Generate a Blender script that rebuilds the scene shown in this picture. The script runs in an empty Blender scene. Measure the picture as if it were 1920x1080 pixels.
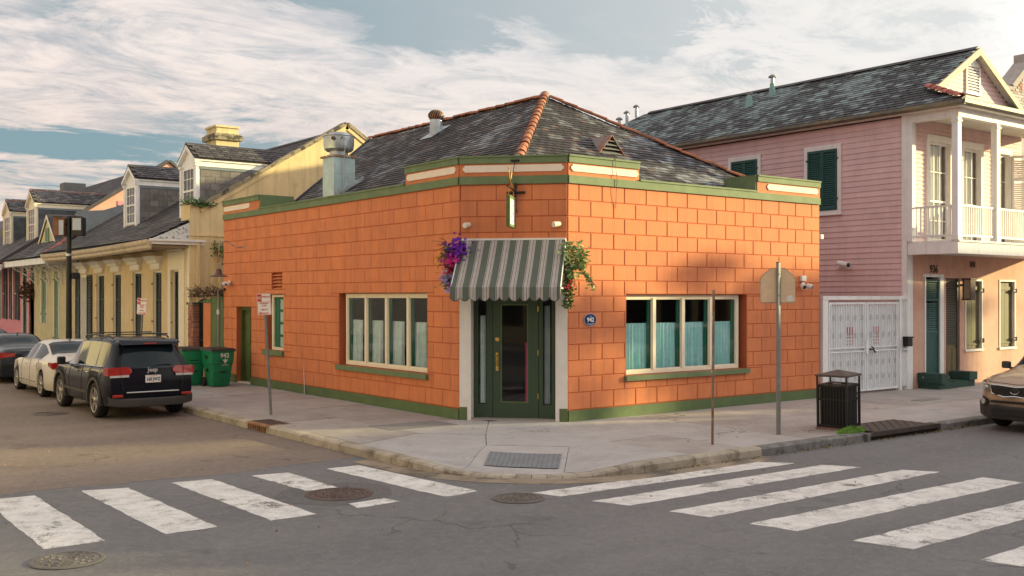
import bpy, bmesh, math, random
from mathutils import Vector, Matrix
rnd = random.Random(7)
S = bpy.context.scene
COL = S.collection
R_ = math.radians

# ---------------------------------------------------------------- camera
# world x runs along the right-hand street, world y along the left-hand street,
# the origin is where the two walls of the corner restaurant would meet
CAM = Vector((-11.845, -15.71, 2.5))
FWD = Vector((0.6058, 0.7957, 0)).normalized()
cd = bpy.data.cameras.new('camera')
cam = bpy.data.objects.new('camera', cd)
COL.objects.link(cam)
cam.location = CAM
cam.rotation_euler = FWD.to_track_quat('-Z', 'Y').to_euler()
cd.sensor_width = 36
cd.lens = 36 * 1943 / 1920
cd.shift_y = 15 / 1920
cd.clip_end = 2000
S.camera = cam

# ---------------------------------------------------------------- sun, sky, exposure
SUN_AZ = R_(-25)            # seen from above, angle from +x towards the sun
SUN_EL = R_(11)
SUNV = Vector((math.cos(SUN_AZ) * math.cos(SUN_EL), math.sin(SUN_AZ) * math.cos(SUN_EL), math.sin(SUN_EL)))
sl = bpy.data.lights.new('sun', 'SUN')
sl.energy = 4.9
sl.angle = R_(0.9)
sl.color = (0.95, 0.81, 0.39)
so = bpy.data.objects.new('sun', sl)
COL.objects.link(so)
so.rotation_euler = SUNV.to_track_quat('Z', 'Y').to_euler()
S.view_settings.view_transform = 'Standard'
S.view_settings.look = 'None'
S.view_settings.exposure = 0.9
S.view_settings.gamma = 1
S.view_settings.use_curve_mapping = False
S.cycles.max_bounces = 6

W = bpy.data.worlds.new('World')
S.world = W
W.use_nodes = True
nt = W.node_tree
nt.nodes.clear()


def nd(nt, typ, **kw):
    n = nt.nodes.new(typ)
    for k, v in kw.items():
        if k in ('inp',):
            for i, x in v.items():
                n.inputs[i].default_value = x
        else:
            setattr(n, k, v)
    return n


def math_(nt, op, a, b=None, clamp=False):
    n = nt.nodes.new('ShaderNodeMath')
    n.operation = op
    n.use_clamp = clamp
    for i, x in enumerate((a, b)):
        if x is None:
            continue
        if isinstance(x, (int, float)):
            n.inputs[i].default_value = x
        else:
            nt.links.new(x, n.inputs[i])
    return n.outputs[0]


def mixc(nt, f, a, b, blend='MIX'):
    n = nt.nodes.new('ShaderNodeMix')
    n.data_type = 'RGBA'
    n.blend_type = blend
    for i, x in ((0, f), (6, a), (7, b)):
        if isinstance(x, (int, float)):
            n.inputs[i].default_value = x
        elif isinstance(x, tuple):
            n.inputs[i].default_value = (*x[:3], 1)
        else:
            nt.links.new(x, n.inputs[i])
    return n.outputs[2]


def ramp(nt, src, stops, interp='LINEAR'):
    n = nt.nodes.new('ShaderNodeValToRGB')
    n.color_ramp.interpolation = interp
    e = n.color_ramp.elements
    while len(e) < len(stops):
        e.new(0.5)
    for i, (p, c) in enumerate(stops):
        e[i].position = p
        e[i].color = (*c, 1) if isinstance(c, tuple) else (c, c, c, 1)
    nt.links.new(src, n.inputs[0])
    return n.outputs[0]


def noise(nt, vec, scale, detail=4, rough=.5, dist=0.0):
    n = nd(nt, 'ShaderNodeTexNoise')
    n.inputs['Scale'].default_value = scale
    n.inputs['Detail'].default_value = detail
    n.inputs['Roughness'].default_value = rough
    n.inputs['Distortion'].default_value = dist
    if vec is not None:
        nt.links.new(vec, n.inputs['Vector'])
    return n.outputs['Fac']


def srgb(r, g, b, k=1.0):
    def f(x):
        x /= 255
        return (x / 12.92 if x < .04045 else ((x + .055) / 1.055) ** 2.4) * k
    return (f(r), f(g), f(b))


def sky():
    out = nd(nt, 'ShaderNodeOutputWorld')
    bg = nd(nt, 'ShaderNodeBackground')
    nt.links.new(bg.outputs[0], out.inputs[0])
    st = nd(nt, 'ShaderNodeTexSky')
    st.sky_type = 'NISHITA'
    st.sun_disc = False
    st.sun_elevation = SUN_EL
    # Nishita's sun_rotation turns clockwise from +y
    st.sun_rotation = math.pi / 2 - SUN_AZ
    st.air_density = 1.0
    st.dust_density = 1.5
    bg.inputs['Strength'].default_value = 0.068
    tc = nd(nt, 'ShaderNodeTexCoord')
    g = tc.outputs['Generated']
    sep = nd(nt, 'ShaderNodeSeparateXYZ')
    nt.links.new(g, sep.inputs[0])
    z = math_(nt, 'MAXIMUM', sep.outputs[2], 0.0)
    zz = math_(nt, 'ADD', z, 0.10)
    # cloud sheet: project the direction onto a high plane
    px = math_(nt, 'DIVIDE', sep.outputs[0], zz)
    py = math_(nt, 'DIVIDE', sep.outputs[1], zz)
    comb = nd(nt, 'ShaderNodeCombineXYZ')
    nt.links.new(px, comb.inputs[0])
    nt.links.new(py, comb.inputs[1])
    mp = nd(nt, 'ShaderNodeMapping')
    mp.inputs['Rotation'].default_value = (0, 0, R_(38))
    mp.inputs['Scale'].default_value = (0.70, 1.15, 1)
    mp.inputs['Location'].default_value = (SKYX, SKYY, 0)
    nt.links.new(comb.outputs[0], mp.inputs[0])
    big = noise(nt, mp.outputs[0], 0.50, 7, .58, 1.0)
    wisp = noise(nt, mp.outputs[0], 2.1, 12, .70, 2.2)
    fine = noise(nt, mp.outputs[0], 5.5, 10, .68, 1.8)
    soft = noise(nt, mp.outputs[0], 0.9, 5, .55, 0.5)
    cov = math_(nt, 'ADD', math_(nt, 'MULTIPLY', big, .40), math_(nt, 'ADD', math_(nt, 'MULTIPLY', wisp, .42), math_(nt, 'MULTIPLY', fine, .18)))
    # where the teal shows through: (azimuth right of the street corner, height, half sizes, depth)
    GAPS = [(-0.3862, 0.1313, 0.1544, 0.0154, 0.27), (-0.4338, 0.136, 0.0823, 0.0113, 0.25), (-0.247, 0.1423, 0.0463, 0.0113, 0.28), (-0.0873, 0.2476, 0.0618, 0.0216, 0.34), (-0.1732, 0.2705, 0.0772, 0.0113, 0.25), (-0.0309, 0.2757, 0.0823, 0.0154, 0.3), (0.0822, 0.2535, 0.0618, 0.0283, 0.22), (0.1381, 0.2615, 0.0412, 0.0206, 0.28), (0.1882, 0.2117, 0.0566, 0.0232, 0.12), (-0.4338, 0.0978, 0.0772, 0.0072, 0.12), (-0.3135, 0.1602, 0.0618, 0.0062, 0.1), (-0.4253, 0.2458, 0.0309, 0.0154, 0.08)]
    fx, fy = FWD.x, FWD.y
    da = math_(nt, 'ADD', math_(nt, 'MULTIPLY', sep.outputs[0], fx), math_(nt, 'MULTIPLY', sep.outputs[1], fy))
    db = math_(nt, 'ADD', math_(nt, 'MULTIPLY', sep.outputs[0], fy), math_(nt, 'MULTIPLY', sep.outputs[1], -fx))
    azm = math_(nt, 'ARCTAN2', db, da)
    elv = math_(nt, 'ARCSINE', sep.outputs[2])
    azm = math_(nt, 'ADD', azm, math_(nt, 'MULTIPLY', math_(nt, 'SUBTRACT', wisp, .5), .22))
    elv = math_(nt, 'ADD', elv, math_(nt, 'MULTIPLY', math_(nt, 'SUBTRACT', noise(nt, mp.outputs[0], 2.3, 8, .62, .8), .5), .085))
    tot = None
    for (a0, e0, ra, re_, kk) in GAPS:
        p = math_(nt, 'POWER', math_(nt, 'DIVIDE', math_(nt, 'SUBTRACT', azm, a0), ra), 2.0)
        q = math_(nt, 'POWER', math_(nt, 'DIVIDE', math_(nt, 'SUBTRACT', elv, e0), re_), 2.0)
        e_ = math_(nt, 'EXPONENT', math_(nt, 'MULTIPLY', math_(nt, 'ADD', p, q), -1.0))
        e_ = math_(nt, 'MULTIPLY', e_, kk)
        tot = e_ if tot is None else math_(nt, 'ADD', tot, e_)
    cov = math_(nt, 'SUBTRACT', math_(nt, 'ADD', cov, .075), tot)
    mask = ramp(nt, cov, [(.33, 0.0), (.60, 1.0)], 'EASE')
    # the sky is whiter towards the sun, on the right
    dotn = nd(nt, 'ShaderNodeVectorMath')
    dotn.operation = 'DOT_PRODUCT'
    nt.links.new(g, dotn.inputs[0])
    dotn.inputs[1].default_value = SUNV
    toward = math_(nt, 'MULTIPLY_ADD', dotn.outputs['Value'], 0.5)
    toward.node.inputs[2].default_value = 0.5
    white = ramp(nt, toward, [(.44, 0.0), (.78, .95)])
    mask = math_(nt, 'MAXIMUM', mask, math_(nt, 'MULTIPLY', white, .8), True)
    # colour of the clouds: mauve in their thick grey parts, cream at their lit edges
    sh = ramp(nt, math_(nt, 'ADD', math_(nt, 'MULTIPLY', soft, .45), math_(nt, 'ADD', math_(nt, 'MULTIPLY', wisp, .33), math_(nt, 'MULTIPLY', fine, .22))), [(.42, 0.0), (.56, 1.0)])
    cl = mixc(nt, sh, (5.0, 4.7, 4.9), (7.4, 6.6, 6.15))
    cl = mixc(nt, white, cl, (7.3, 7.15, 6.9))
    # cream band at the horizon
    hz = ramp(nt, z, [(.0, 1.0), (.22, 0.0)])
    cl = mixc(nt, hz, cl, (7.6, 6.0, 5.0))
    # clear sky: Nishita tinted towards the thin teal that the photograph shows
    base = mixc(nt, .88, st.outputs[0], (2.0, 3.05, 3.5))
    col = mixc(nt, mask, base, cl)
    # the evening glow: the whole sky brightens smoothly towards the sun
    glow = ramp(nt, toward, [(.80, 1.0), (1.0, 3.2)])
    gn = nd(nt, 'ShaderNodeVectorMath', operation='MULTIPLY')
    nt.links.new(col, gn.inputs[0])
    nt.links.new(glow, gn.inputs[1])
    nt.links.new(gn.outputs[0], bg.inputs['Color'])


SKYX, SKYY = 3.1, 1.4
sky()

# ---------------------------------------------------------------- mesh helpers


class MB:
    """collects shapes, then links them as ONE mesh object"""

    def __init__(s, M=None):
        s.v = []
        s.f = []
        s.M = M

    def add(s, vs, fs):
        n = len(s.v)
        if s.M is not None:
            vs = [s.M @ Vector(p) for p in vs]
        s.v += [tuple(p) for p in vs]
        s.f += [tuple(i + n for i in f) for f in fs]
        return s

    def box(s, x0, x1, y0, y1, z0, z1):
        s.add([(x0, y0, z0), (x1, y0, z0), (x1, y1, z0), (x0, y1, z0), (x0, y0, z1), (x1, y0, z1), (x1, y1, z1), (x0, y1, z1)],
              [(0, 3, 2, 1), (4, 5, 6, 7), (0, 1, 5, 4), (1, 2, 6, 5), (2, 3, 7, 6), (3, 0, 4, 7)])
        return s

    def rbox(s, x0, x1, y0, y1, z0, z1, r=.01):
        """box with chamfered edges"""
        bm = bmesh.new()
        bmesh.ops.create_cube(bm, size=1, matrix=Matrix.Translation(((x0 + x1) / 2, (y0 + y1) / 2, (z0 + z1) / 2)) @ Matrix.Diagonal((x1 - x0, y1 - y0, z1 - z0, 1)))
        bmesh.ops.bevel(bm, geom=bm.edges[:], offset=r, segments=2, affect='EDGES', profile=.5)
        bm.verts.ensure_lookup_table()
        s.add([v.co[:] for v in bm.verts], [tuple(v.index for v in f.verts) for f in bm.faces])
        bm.free()
        return s

    def prism(s, pts, d):
        """polygon (3-D points, one plane) pushed along vector d"""
        n = len(pts)
        d = Vector(d)
        a = [Vector(p) for p in pts]
        b = [p + d for p in a]
        s.add(a + b, [tuple(range(n))[::-1], tuple(range(n, 2 * n))] + [(i, (i + 1) % n, n + (i + 1) % n, n + i) for i in range(n)])
        return s

    def cyl(s, p0, p1, r0, r1=None, n=12, caps=True):
        r1 = r0 if r1 is None else r1
        p0, p1 = Vector(p0), Vector(p1)
        q = (p1 - p0).to_track_quat('Z', 'Y')
        vs, fs = [], []
        for p, r in ((p0, r0), (p1, r1)):
            for i in range(n):
                a = 2 * math.pi * i / n
                vs.append(p + q @ Vector((r * math.cos(a), r * math.sin(a), 0)))
        fs = [(i, (i + 1) % n, n + (i + 1) % n, n + i) for i in range(n)]
        if caps:
            fs += [tuple(range(n))[::-1], tuple(range(n, 2 * n))]
        return s.add(vs, fs)

    def tube(s, pts, r, n=8):
        pts = [Vector(p) for p in pts]
        vs, fs = [], []
        m = len(pts)
        for k, p in enumerate(pts):
            t = (pts[min(k + 1, m - 1)] - pts[max(k - 1, 0)])
            q = t.to_track_quat('Z', 'Y')
            rr = r[k] if isinstance(r, (list, tuple)) else r
            for i in range(n):
                a = 2 * math.pi * i / n
                vs.append(p + q @ Vector((rr * math.cos(a), rr * math.sin(a), 0)))
        for k in range(m - 1):
            for i in range(n):
                fs.append((k * n + i, k * n + (i + 1) % n, (k + 1) * n + (i + 1) % n, (k + 1) * n + i))
        fs += [tuple(range(n))[::-1], tuple(range((m - 1) * n, m * n))]
        return s.add(vs, fs)

    def lathe(s, prof, c=(0, 0, 0), n=24, axis=(0, 0, 1), caps=True):
        q = Vector(axis).to_track_quat('Z', 'Y')
        c = Vector(c)
        vs, fs = [], []
        for r, z in prof:
            for i in range(n):
                a = 2 * math.pi * i / n
                vs.append(c + q @ Vector((r * math.cos(a), r * math.sin(a), z)))
        for k in range(len(prof) - 1):
            for i in range(n):
                fs.append((k * n + i, k * n + (i + 1) % n, (k + 1) * n + (i + 1) % n, (k + 1) * n + i))
        if caps:
            fs += [tuple(range(n))[::-1], tuple(range((len(prof) - 1) * n, len(prof) * n))]
        return s.add(vs, fs)


def FR(o, u, n):
    """frame of a wall: s along u, d outwards along n, z up"""
    u, n = Vector(u).normalized(), Vector(n).normalized()
    M = Matrix.Identity(4)
    for i in range(3):
        M[i][0] = u[i]
        M[i][1] = n[i]
        M[i][2] = (0, 0, 1)[i]
        M[i][3] = o[i]
    return M


WLOC = {}


def wloc(o):
    return WLOC.get(o.name, Vector((0, 0, 0)))


def mesh_of(mb, name, off=Vector((0, 0, 0)), smooth=None):
    me = bpy.data.meshes.new(name)
    me.from_pydata([(x - off[0], y - off[1], z - off[2]) for x, y, z in mb.v], [], mb.f)
    bm = bmesh.new()
    bm.from_mesh(me)
    bmesh.ops.recalc_face_normals(bm, faces=bm.faces[:])
    bm.to_mesh(me)
    bm.free()
    if smooth:
        me.polygons.foreach_set('use_smooth', [True] * len(me.polygons))
        me.set_sharp_from_angle(angle=R_(smooth))
    return me


def part(name, mb, mat, parent=None, smooth=None, kind=None, label=None):
    """a mesh in world coordinates (or in its thing's own, if that thing is turned)"""
    me = mesh_of(mb, name, wloc(parent) if parent else Vector((0, 0, 0)), smooth)
    me.materials.append(mat)
    o = bpy.data.objects.new(name, me)
    COL.objects.link(o)
    if parent:
        o.parent = parent
        WLOC[o.name] = wloc(parent)
    if kind:
        o['kind'] = kind
    if label:
        o['label'] = label
    return o


def piece(name, me, loc, parent, rot=None):
    o = bpy.data.objects.new(name, me)
    COL.objects.link(o)
    o.location = Vector(loc) - wloc(parent)
    if rot is not None:
        o.rotation_euler = rot
    o.parent = parent
    WLOC[o.name] = Vector(loc)
    return o


def tag(o, label, cat, group=None):
    o['label'] = label
    o['category'] = cat
    if group:
        o['group'] = group
    return o


def thing(name, label, cat, loc, rot=None, group=None, local=False):
    o = bpy.data.objects.new(name, None)
    COL.objects.link(o)
    o.location = loc
    o.empty_display_size = .2
    if rot is not None:
        o.rotation_euler = rot
    WLOC[o.name] = Vector((0, 0, 0)) if (local or rot is not None) else Vector(loc)
    return tag(o, label, cat, group)


def struct(name, mb, mat, smooth=None):
    return part(name, mb, mat, None, smooth, 'structure')


def kids(o):
    return [c for c in COL.objects if c.parent == o]


def copy_tree(o, parent=None):
    c = o.copy()
    COL.objects.link(c)
    c.parent = parent
    WLOC[c.name] = wloc(o)
    for ch in kids(o):
        copy_tree(ch, c)
    return c


def text_mb(txt, size, M, depth=.004, align='CENTER', bold=0.0, sx=1.0):
    """lettering with depth, standing on the frame's s/z plane"""
    cu = bpy.data.curves.new('t', 'FONT')
    cu.body = txt
    cu.size = size
    cu.align_x = align
    cu.align_y = 'CENTER'
    cu.extrude = depth / 2
    cu.offset = bold
    cu.resolution_u = 3
    ob = bpy.data.objects.new('t', cu)
    COL.objects.link(ob)
    dg = bpy.context.evaluated_depsgraph_get()
    me = bpy.data.meshes.new_from_object(ob.evaluated_get(dg))
    mb = MB(M)
    mb.add([(v.co.x * sx, v.co.z, v.co.y) for v in me.vertices], [tuple(p.vertices) for p in me.polygons])
    bpy.data.objects.remove(ob)
    bpy.data.meshes.remove(me)
    bpy.data.curves.remove(cu)
    return mb


# ---------------------------------------------------------------- materials
MATS = {}


def mat(name, col, rough=.8, var=.12, scale=2.0, bump=.0, bscale=40, metal=0.0, rand=0.0, col2=None, thr=(.45, .6), c2scale=1.5,
        spec=.35, coat=0.0, streak=None, stretch=None, cracks=0):
    m = bpy.data.materials.new(name)
    m.use_nodes = True
    t = m.node_tree
    b = t.nodes['Principled BSDF']
    geo = nd(t, 'ShaderNodeNewGeometry')
    pos = geo.outputs['Position']
    if stretch:
        mp = nd(t, 'ShaderNodeMapping')
        mp.inputs['Scale'].default_value = stretch
        t.links.new(pos, mp.inputs[0])
        pos = mp.outputs[0]
    n1 = noise(t, pos, scale, 5, .6)
    lo = tuple(x * (1 - var) for x in col)
    hi = tuple(min(1, x * (1 + var)) for x in col)
    c = ramp(t, n1, [(.3, lo), (.7, hi)])
    if col2 is not None:
        n2 = noise(t, pos, c2scale, 6, .65)
        c = mixc(t, ramp(t, n2, [(thr[0], 0.0), (thr[1], 1.0)]), c, col2)
    if cracks:   # hair cracks and small dark spots
        wn = nd(t, 'ShaderNodeTexNoise')
        wn.inputs['Scale'].default_value = 2.4
        wn.inputs['Detail'].default_value = 6
        t.links.new(geo.outputs['Position'], wn.inputs['Vector'])
        vm_ = nd(t, 'ShaderNodeVectorMath', operation='MULTIPLY_ADD')
        t.links.new(wn.outputs['Color'], vm_.inputs[0])
        vm_.inputs[1].default_value = (.9, .9, .9)
        t.links.new(geo.outputs['Position'], vm_.inputs[2])
        vo = nd(t, 'ShaderNodeTexVoronoi', feature='DISTANCE_TO_EDGE')
        vo.inputs['Scale'].default_value = cracks
        t.links.new(vm_.outputs[0], vo.inputs['Vector'])
        k_ = math_(t, 'MULTIPLY', ramp(t, vo.outputs['Distance'], [(.004, 1.0), (.011, 0.0)]), ramp(t, noise(t, geo.outputs['Position'], .8, 3, .5), [(.52, 0.0), (.60, 1.0)]))
        c = mixc(t, math_(t, 'MULTIPLY', k_, .75), c, tuple(x * .25 for x in col))
        v2 = nd(t, 'ShaderNodeTexVoronoi')
        v2.inputs['Scale'].default_value = 3.2
        t.links.new(geo.outputs['Position'], v2.inputs['Vector'])
        c = mixc(t, ramp(t, v2.outputs['Distance'], [(.05, .6), (.075, 0.0)]), c, tuple(x * .45 for x in col))
        n5 = noise(t, geo.outputs['Position'], 9, 6, .75)
        c = mixc(t, ramp(t, n5, [(.52, 0.0), (.66, .5)]), c, tuple(x * .62 for x in col))
    if streak:   # (colour, amount) rain stains that run down
        mp = nd(t, 'ShaderNodeMapping')
        mp.inputs['Scale'].default_value = (6, 6, .35)
        t.links.new(geo.outputs['Position'], mp.inputs[0])
        n3 = noise(t, mp.outputs[0], 1.0, 5, .6)
        c = mixc(t, math_(t, 'MULTIPLY', ramp(t, n3, [(.5, 0.0), (.72, 1.0)]), streak[1]), c, streak[0])
    if rand:
        oi = nd(t, 'ShaderNodeObjectInfo')
        r = math_(t, 'FRACT', math_(t, 'ADD', oi.outputs['Random'], geo.outputs['Random Per Island']))
        k = math_(t, 'MULTIPLY_ADD', r, 2 * rand)
        k.node.inputs[2].default_value = 1 - rand
        vm = nd(t, 'ShaderNodeVectorMath', operation='SCALE')
        t.links.new(c, vm.inputs[0])
        t.links.new(k, vm.inputs['Scale'])
        c = vm.outputs[0]
    t.links.new(c, b.inputs['Base Color'])
    b.inputs['Roughness'].default_value = rough
    b.inputs['Metallic'].default_value = metal
    b.inputs['Specular IOR Level'].default_value = spec
    b.inputs['Coat Weight'].default_value = coat
    if bump:
        nb = noise(t, geo.outputs['Position'], bscale, 6, .65)
        bp = nd(t, 'ShaderNodeBump')
        bp.inputs['Strength'].default_value = bump
        bp.inputs['Distance'].default_value = .02
        t.links.new(nb, bp.inputs['Height'])
        t.links.new(bp.outputs[0], b.inputs['Normal'])
    MATS[name] = m
    return m


def slate_mat(name, dark, light, bias=0.0, warm=None, scale=.55):
    m = bpy.data.materials.new(name)
    m.use_nodes = True
    t = m.node_tree
    b = t.nodes['Principled BSDF']
    geo = nd(t, 'ShaderNodeNewGeometry')
    oi = nd(t, 'ShaderNodeObjectInfo')
    r = math_(t, 'FRACT', math_(t, 'ADD', oi.outputs['Random'], geo.outputs['Random Per Island']))
    big = noise(t, geo.outputs['Position'], scale, 4, .6)
    fine = noise(t, geo.outputs['Position'], 14, 5, .7)
    r3 = math_(t, 'POWER', r, 2.2)
    k = math_(t, 'ADD', math_(t, 'MULTIPLY', big, 2.6), math_(t, 'MULTIPLY', r3, .75))
    k = math_(t, 'ADD', k, math_(t, 'MULTIPLY', fine, .5))
    k = math_(t, 'ADD', k, bias - 1.42)
    mid = tuple((a + b_) / 2 for a, b_ in zip(dark, light))
    c = ramp(t, k, [(.28, dark), (.5, tuple(x * .8 for x in mid)), (.85, light)])
    if warm:
        c = mixc(t, ramp(t, r, [(.9, 0.0), (.93, 1.0)]), c, warm)
    t.links.new(c, b.inputs['Base Color'])
    b.inputs['Roughness'].default_value = .62
    nb = noise(t, geo.outputs['Position'], 30, 4, .6)
    bp = nd(t, 'ShaderNodeBump')
    bp.inputs['Strength'].default_value = .35
    bp.inputs['Distance'].default_value = .015
    t.links.new(nb, bp.inputs['Height'])
    t.links.new(bp.outputs[0], b.inputs['Normal'])
    return m


def glass_mat(name, col=(.02, .025, .03), rough=.03, see=0.0, ior=1.5):
    m = bpy.data.materials.new(name)
    m.use_nodes = True
    t = m.node_tree
    b = t.nodes['Principled BSDF']
    b.inputs['Base Color'].default_value = (*col, 1)
    b.inputs['Roughness'].default_value = rough
    b.inputs['IOR'].default_value = ior
    if see:
        tr = nd(t, 'ShaderNodeBsdfTransparent')
        tr.inputs[0].default_value = (.93, .94, .94, 1)
        gl = nd(t, 'ShaderNodeBsdfGlossy')
        gl.inputs['Roughness'].default_value = rough
        lw = nd(t, 'ShaderNodeLayerWeight')
        lw.inputs['Blend'].default_value = .5
        f5 = math_(t, 'MULTIPLY_ADD', math_(t, 'POWER', lw.outputs['Facing'], 5.0), .8)
        f5.node.inputs[2].default_value = .035
        mx = nd(t, 'ShaderNodeMixShader')
        t.links.new(f5, mx.inputs[0])
        t.links.new(tr.outputs[0], mx.inputs[1])
        t.links.new(gl.outputs[0], mx.inputs[2])
        t.links.new(mx.outputs[0], t.nodes['Material Output'].inputs[0])
    return m


ORANGE = mat('orange_paint', (.66, .214, .080), .75, .09, 2.4, .35, 60, rand=.03, col2=(.58, .19, .082), thr=(.42, .70), c2scale=1.1, streak=((.40, .135, .07), .50))
ORANGE_JOINT = mat('orange_joint', (.46, .12, .05), .85, .05, 2)
GREEN = mat('green_paint', (.145, .195, .095), .7, .1, 3, .2, 50, col2=(.19, .25, .12), thr=(.5, .8))
GREEN_DK = mat('green_base', (.105, .155, .062), .75, .15, 3, .3, 40, streak=((.12, .13, .08), .4))
DOORGREEN = mat('door_green', (.045, .075, .042), .5, .08, 4, .05, 60)
CREAM = mat('cream_paint', (.80, .71, .55), .55, .05, 6, .08, 60)
PANELW = mat('panel_white', (.80, .68, .55), .7, .05, 5, .1, 60)
WHITE = mat('white_paint', (.80, .79, .78), .6, .06, 4, .1, 50, streak=((.5, .48, .44), .4))
WHITEWARM = mat('white_trim', (.77, .73, .68), .6, .06, 4, .1, 50)
DARKIN = mat('interior_dark', (.018, .015, .014), .9)  # near-black stands for the unlit depth of rooms and openings
GLASS = glass_mat('window_glass', see=1)
GLASS_DK = glass_mat('dark_window_glass', (.03, .035, .035), .04)
TEAL = mat('curtain_teal', (.66, .78, .74), .85, .12, 8)
TERRA = mat('terracotta', (.33, .115, .06), .8, .2, 6, .3, 30, rand=.3, col2=(.17, .10, .07), thr=(.47, .7), c2scale=5)
SLATE = slate_mat('slate_grey', (.030, .023, .026), (.25, .26, .28), -.07, (.12, .075, .06))
SLATE_B = slate_mat('slate_green_grey', (.034, .028, .034), (.22, .28, .28), .06)
SLATE_C = slate_mat('slate_brown', (.05, .043, .045), (.13, .12, .12), .05)
SHINGLE = mat('grey_shingle', (.17, .155, .15), .8, .2, 3, .3, 30, rand=.25)
DECK = mat('roof_deck', (.02, .018, .018), .9)
GALV = mat('galvanised', (.50, .53, .54), .38, .2, 5, .1, 20, metal=.8, col2=(.30, .34, .36), thr=(.4, .7), c2scale=3)
RUSTM = mat('rusty_metal', (.33, .17, .09), .7, .3, 6, .3, 30, metal=.3, col2=(.45, .42, .38), thr=(.5, .6), c2scale=5)
BLACKM = mat('black_metal', (.016, .015, .015), .45, .2, 8, .1, 40, metal=.2, spec=.4)
STEEL = mat('steel_post', (.20, .20, .195), .6, .15, 7, .1, 40, metal=.25, col2=(.24, .15, .09), thr=(.6, .75), c2scale=4)
BRASS = mat('brass', (.62, .42, .12), .35, .15, 9, metal=.9)
YELLOW = mat('yellow_stucco', (.70, .55, .30), .85, .1, 1.5, .3, 30, col2=(.50, .40, .22), thr=(.55, .75), c2scale=1.2, streak=((.34, .28, .16), .45))
YELLOW2 = mat('yellow_front', (.70, .54, .31), .8, .07, 2, .15, 40, streak=((.50, .38, .22), .3))
COPING = mat('weathered_coping', (.33, .28, .19), .9, .3, 3, .5, 20, col2=(.07, .06, .05), thr=(.48, .58), c2scale=3)
CORNICE = mat('cornice_cream', (.55, .45, .33), .75, .12, 3, .2, 30, streak=((.3, .25, .18), .5))
SHUT = mat('shutter_dark', (.030, .045, .042), .55, .2, 5, .1, 50)
SHUTG = mat('shutter_green', (.022, .085, .075), .5, .15, 5, .1, 50)
SHUTP = mat('shutter_pale', (.18, .32, .22), .6, .15, 5, .1, 50)
PALE = mat('pale_yellow_stucco', (.58, .50, .30), .85, .08, 2, .2, 30, streak=((.42, .37, .25), .3))
PINK = mat('pink_clapboard', (.70, .50, .50), .65, .07, 2.5, .15, 40, rand=.04, streak=((.52, .35, .36), .35))
PINKW = mat('pink_stucco', (.64, .39, .30), .85, .08, 1.6, .3, 30, col2=(.50, .25, .18), thr=(.5, .8), c2scale=1.0, streak=((.46, .27, .2), .4))
PINK2 = mat('pink_front', (.62, .25, .30), .8, .08, 2, .2, 30)
BRICKM = mat('old_brick', (.33, .13, .085), .9, .25, 6, .5, 25, rand=.3, col2=(.42, .36, .30), thr=(.55, .7), c2scale=4)
CONC = mat('concrete', (.37, .33, .31), .88, .12, 1.6, .25, 60, rand=.09, col2=(.29, .255, .24), thr=(.48, .75), c2scale=.9, cracks=.55)
CONC2 = mat('concrete_light', (.42, .395, .385), .88, .1, 1.6, .25, 60, rand=.06, col2=(.33, .31, .30), thr=(.5, .75), c2scale=.9, cracks=.5)
CURB = mat('curb_concrete', (.36, .31, .25), .9, .2, 2.5, .4, 30, rand=.08, col2=(.13, .10, .06), thr=(.50, .68), c2scale=2.2)
CURBDK = mat('granite_curb', (.19, .18, .17), .85, .3, 6, .5, 25, rand=.1, col2=(.08, .08, .08), thr=(.5, .65), c2scale=4)
IRON = mat('cast_iron', (.11, .075, .065), .6, .25, 8, .3, 40, metal=.4)
TIREM = mat('tyre_rubber', (.018, .017, .016), .8, .2, 10, .1, 60)
REDL = mat('red_lens', (.34, .018, .012), .15, .1, 10, coat=.5)
CHROME = mat('chrome', (.65, .65, .65), .12, .05, 3, metal=1)
RIMM = mat('alloy_rim', (.48, .44, .38), .3, .1, 5, metal=.8)
LEAF = mat('leaf_green', (.07, .14, .035), .6, .35, 10, rand=.4)
BROWNLEAF = mat('dry_vine', (.10, .06, .04), .8, .3, 10, rand=.4)
BINGREEN = mat('bin_green', (.012, .20, .085), .45, .12, 4, .05, 60, streak=((.02, .13, .07), .4))
SIGNW = mat('sign_white', (.74, .70, .66), .45, .05, 8)
SIGNR = mat('sign_red', (.50, .03, .035), .5)
BLACK = mat('black_print', (.02, .02, .02), .6)
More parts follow.
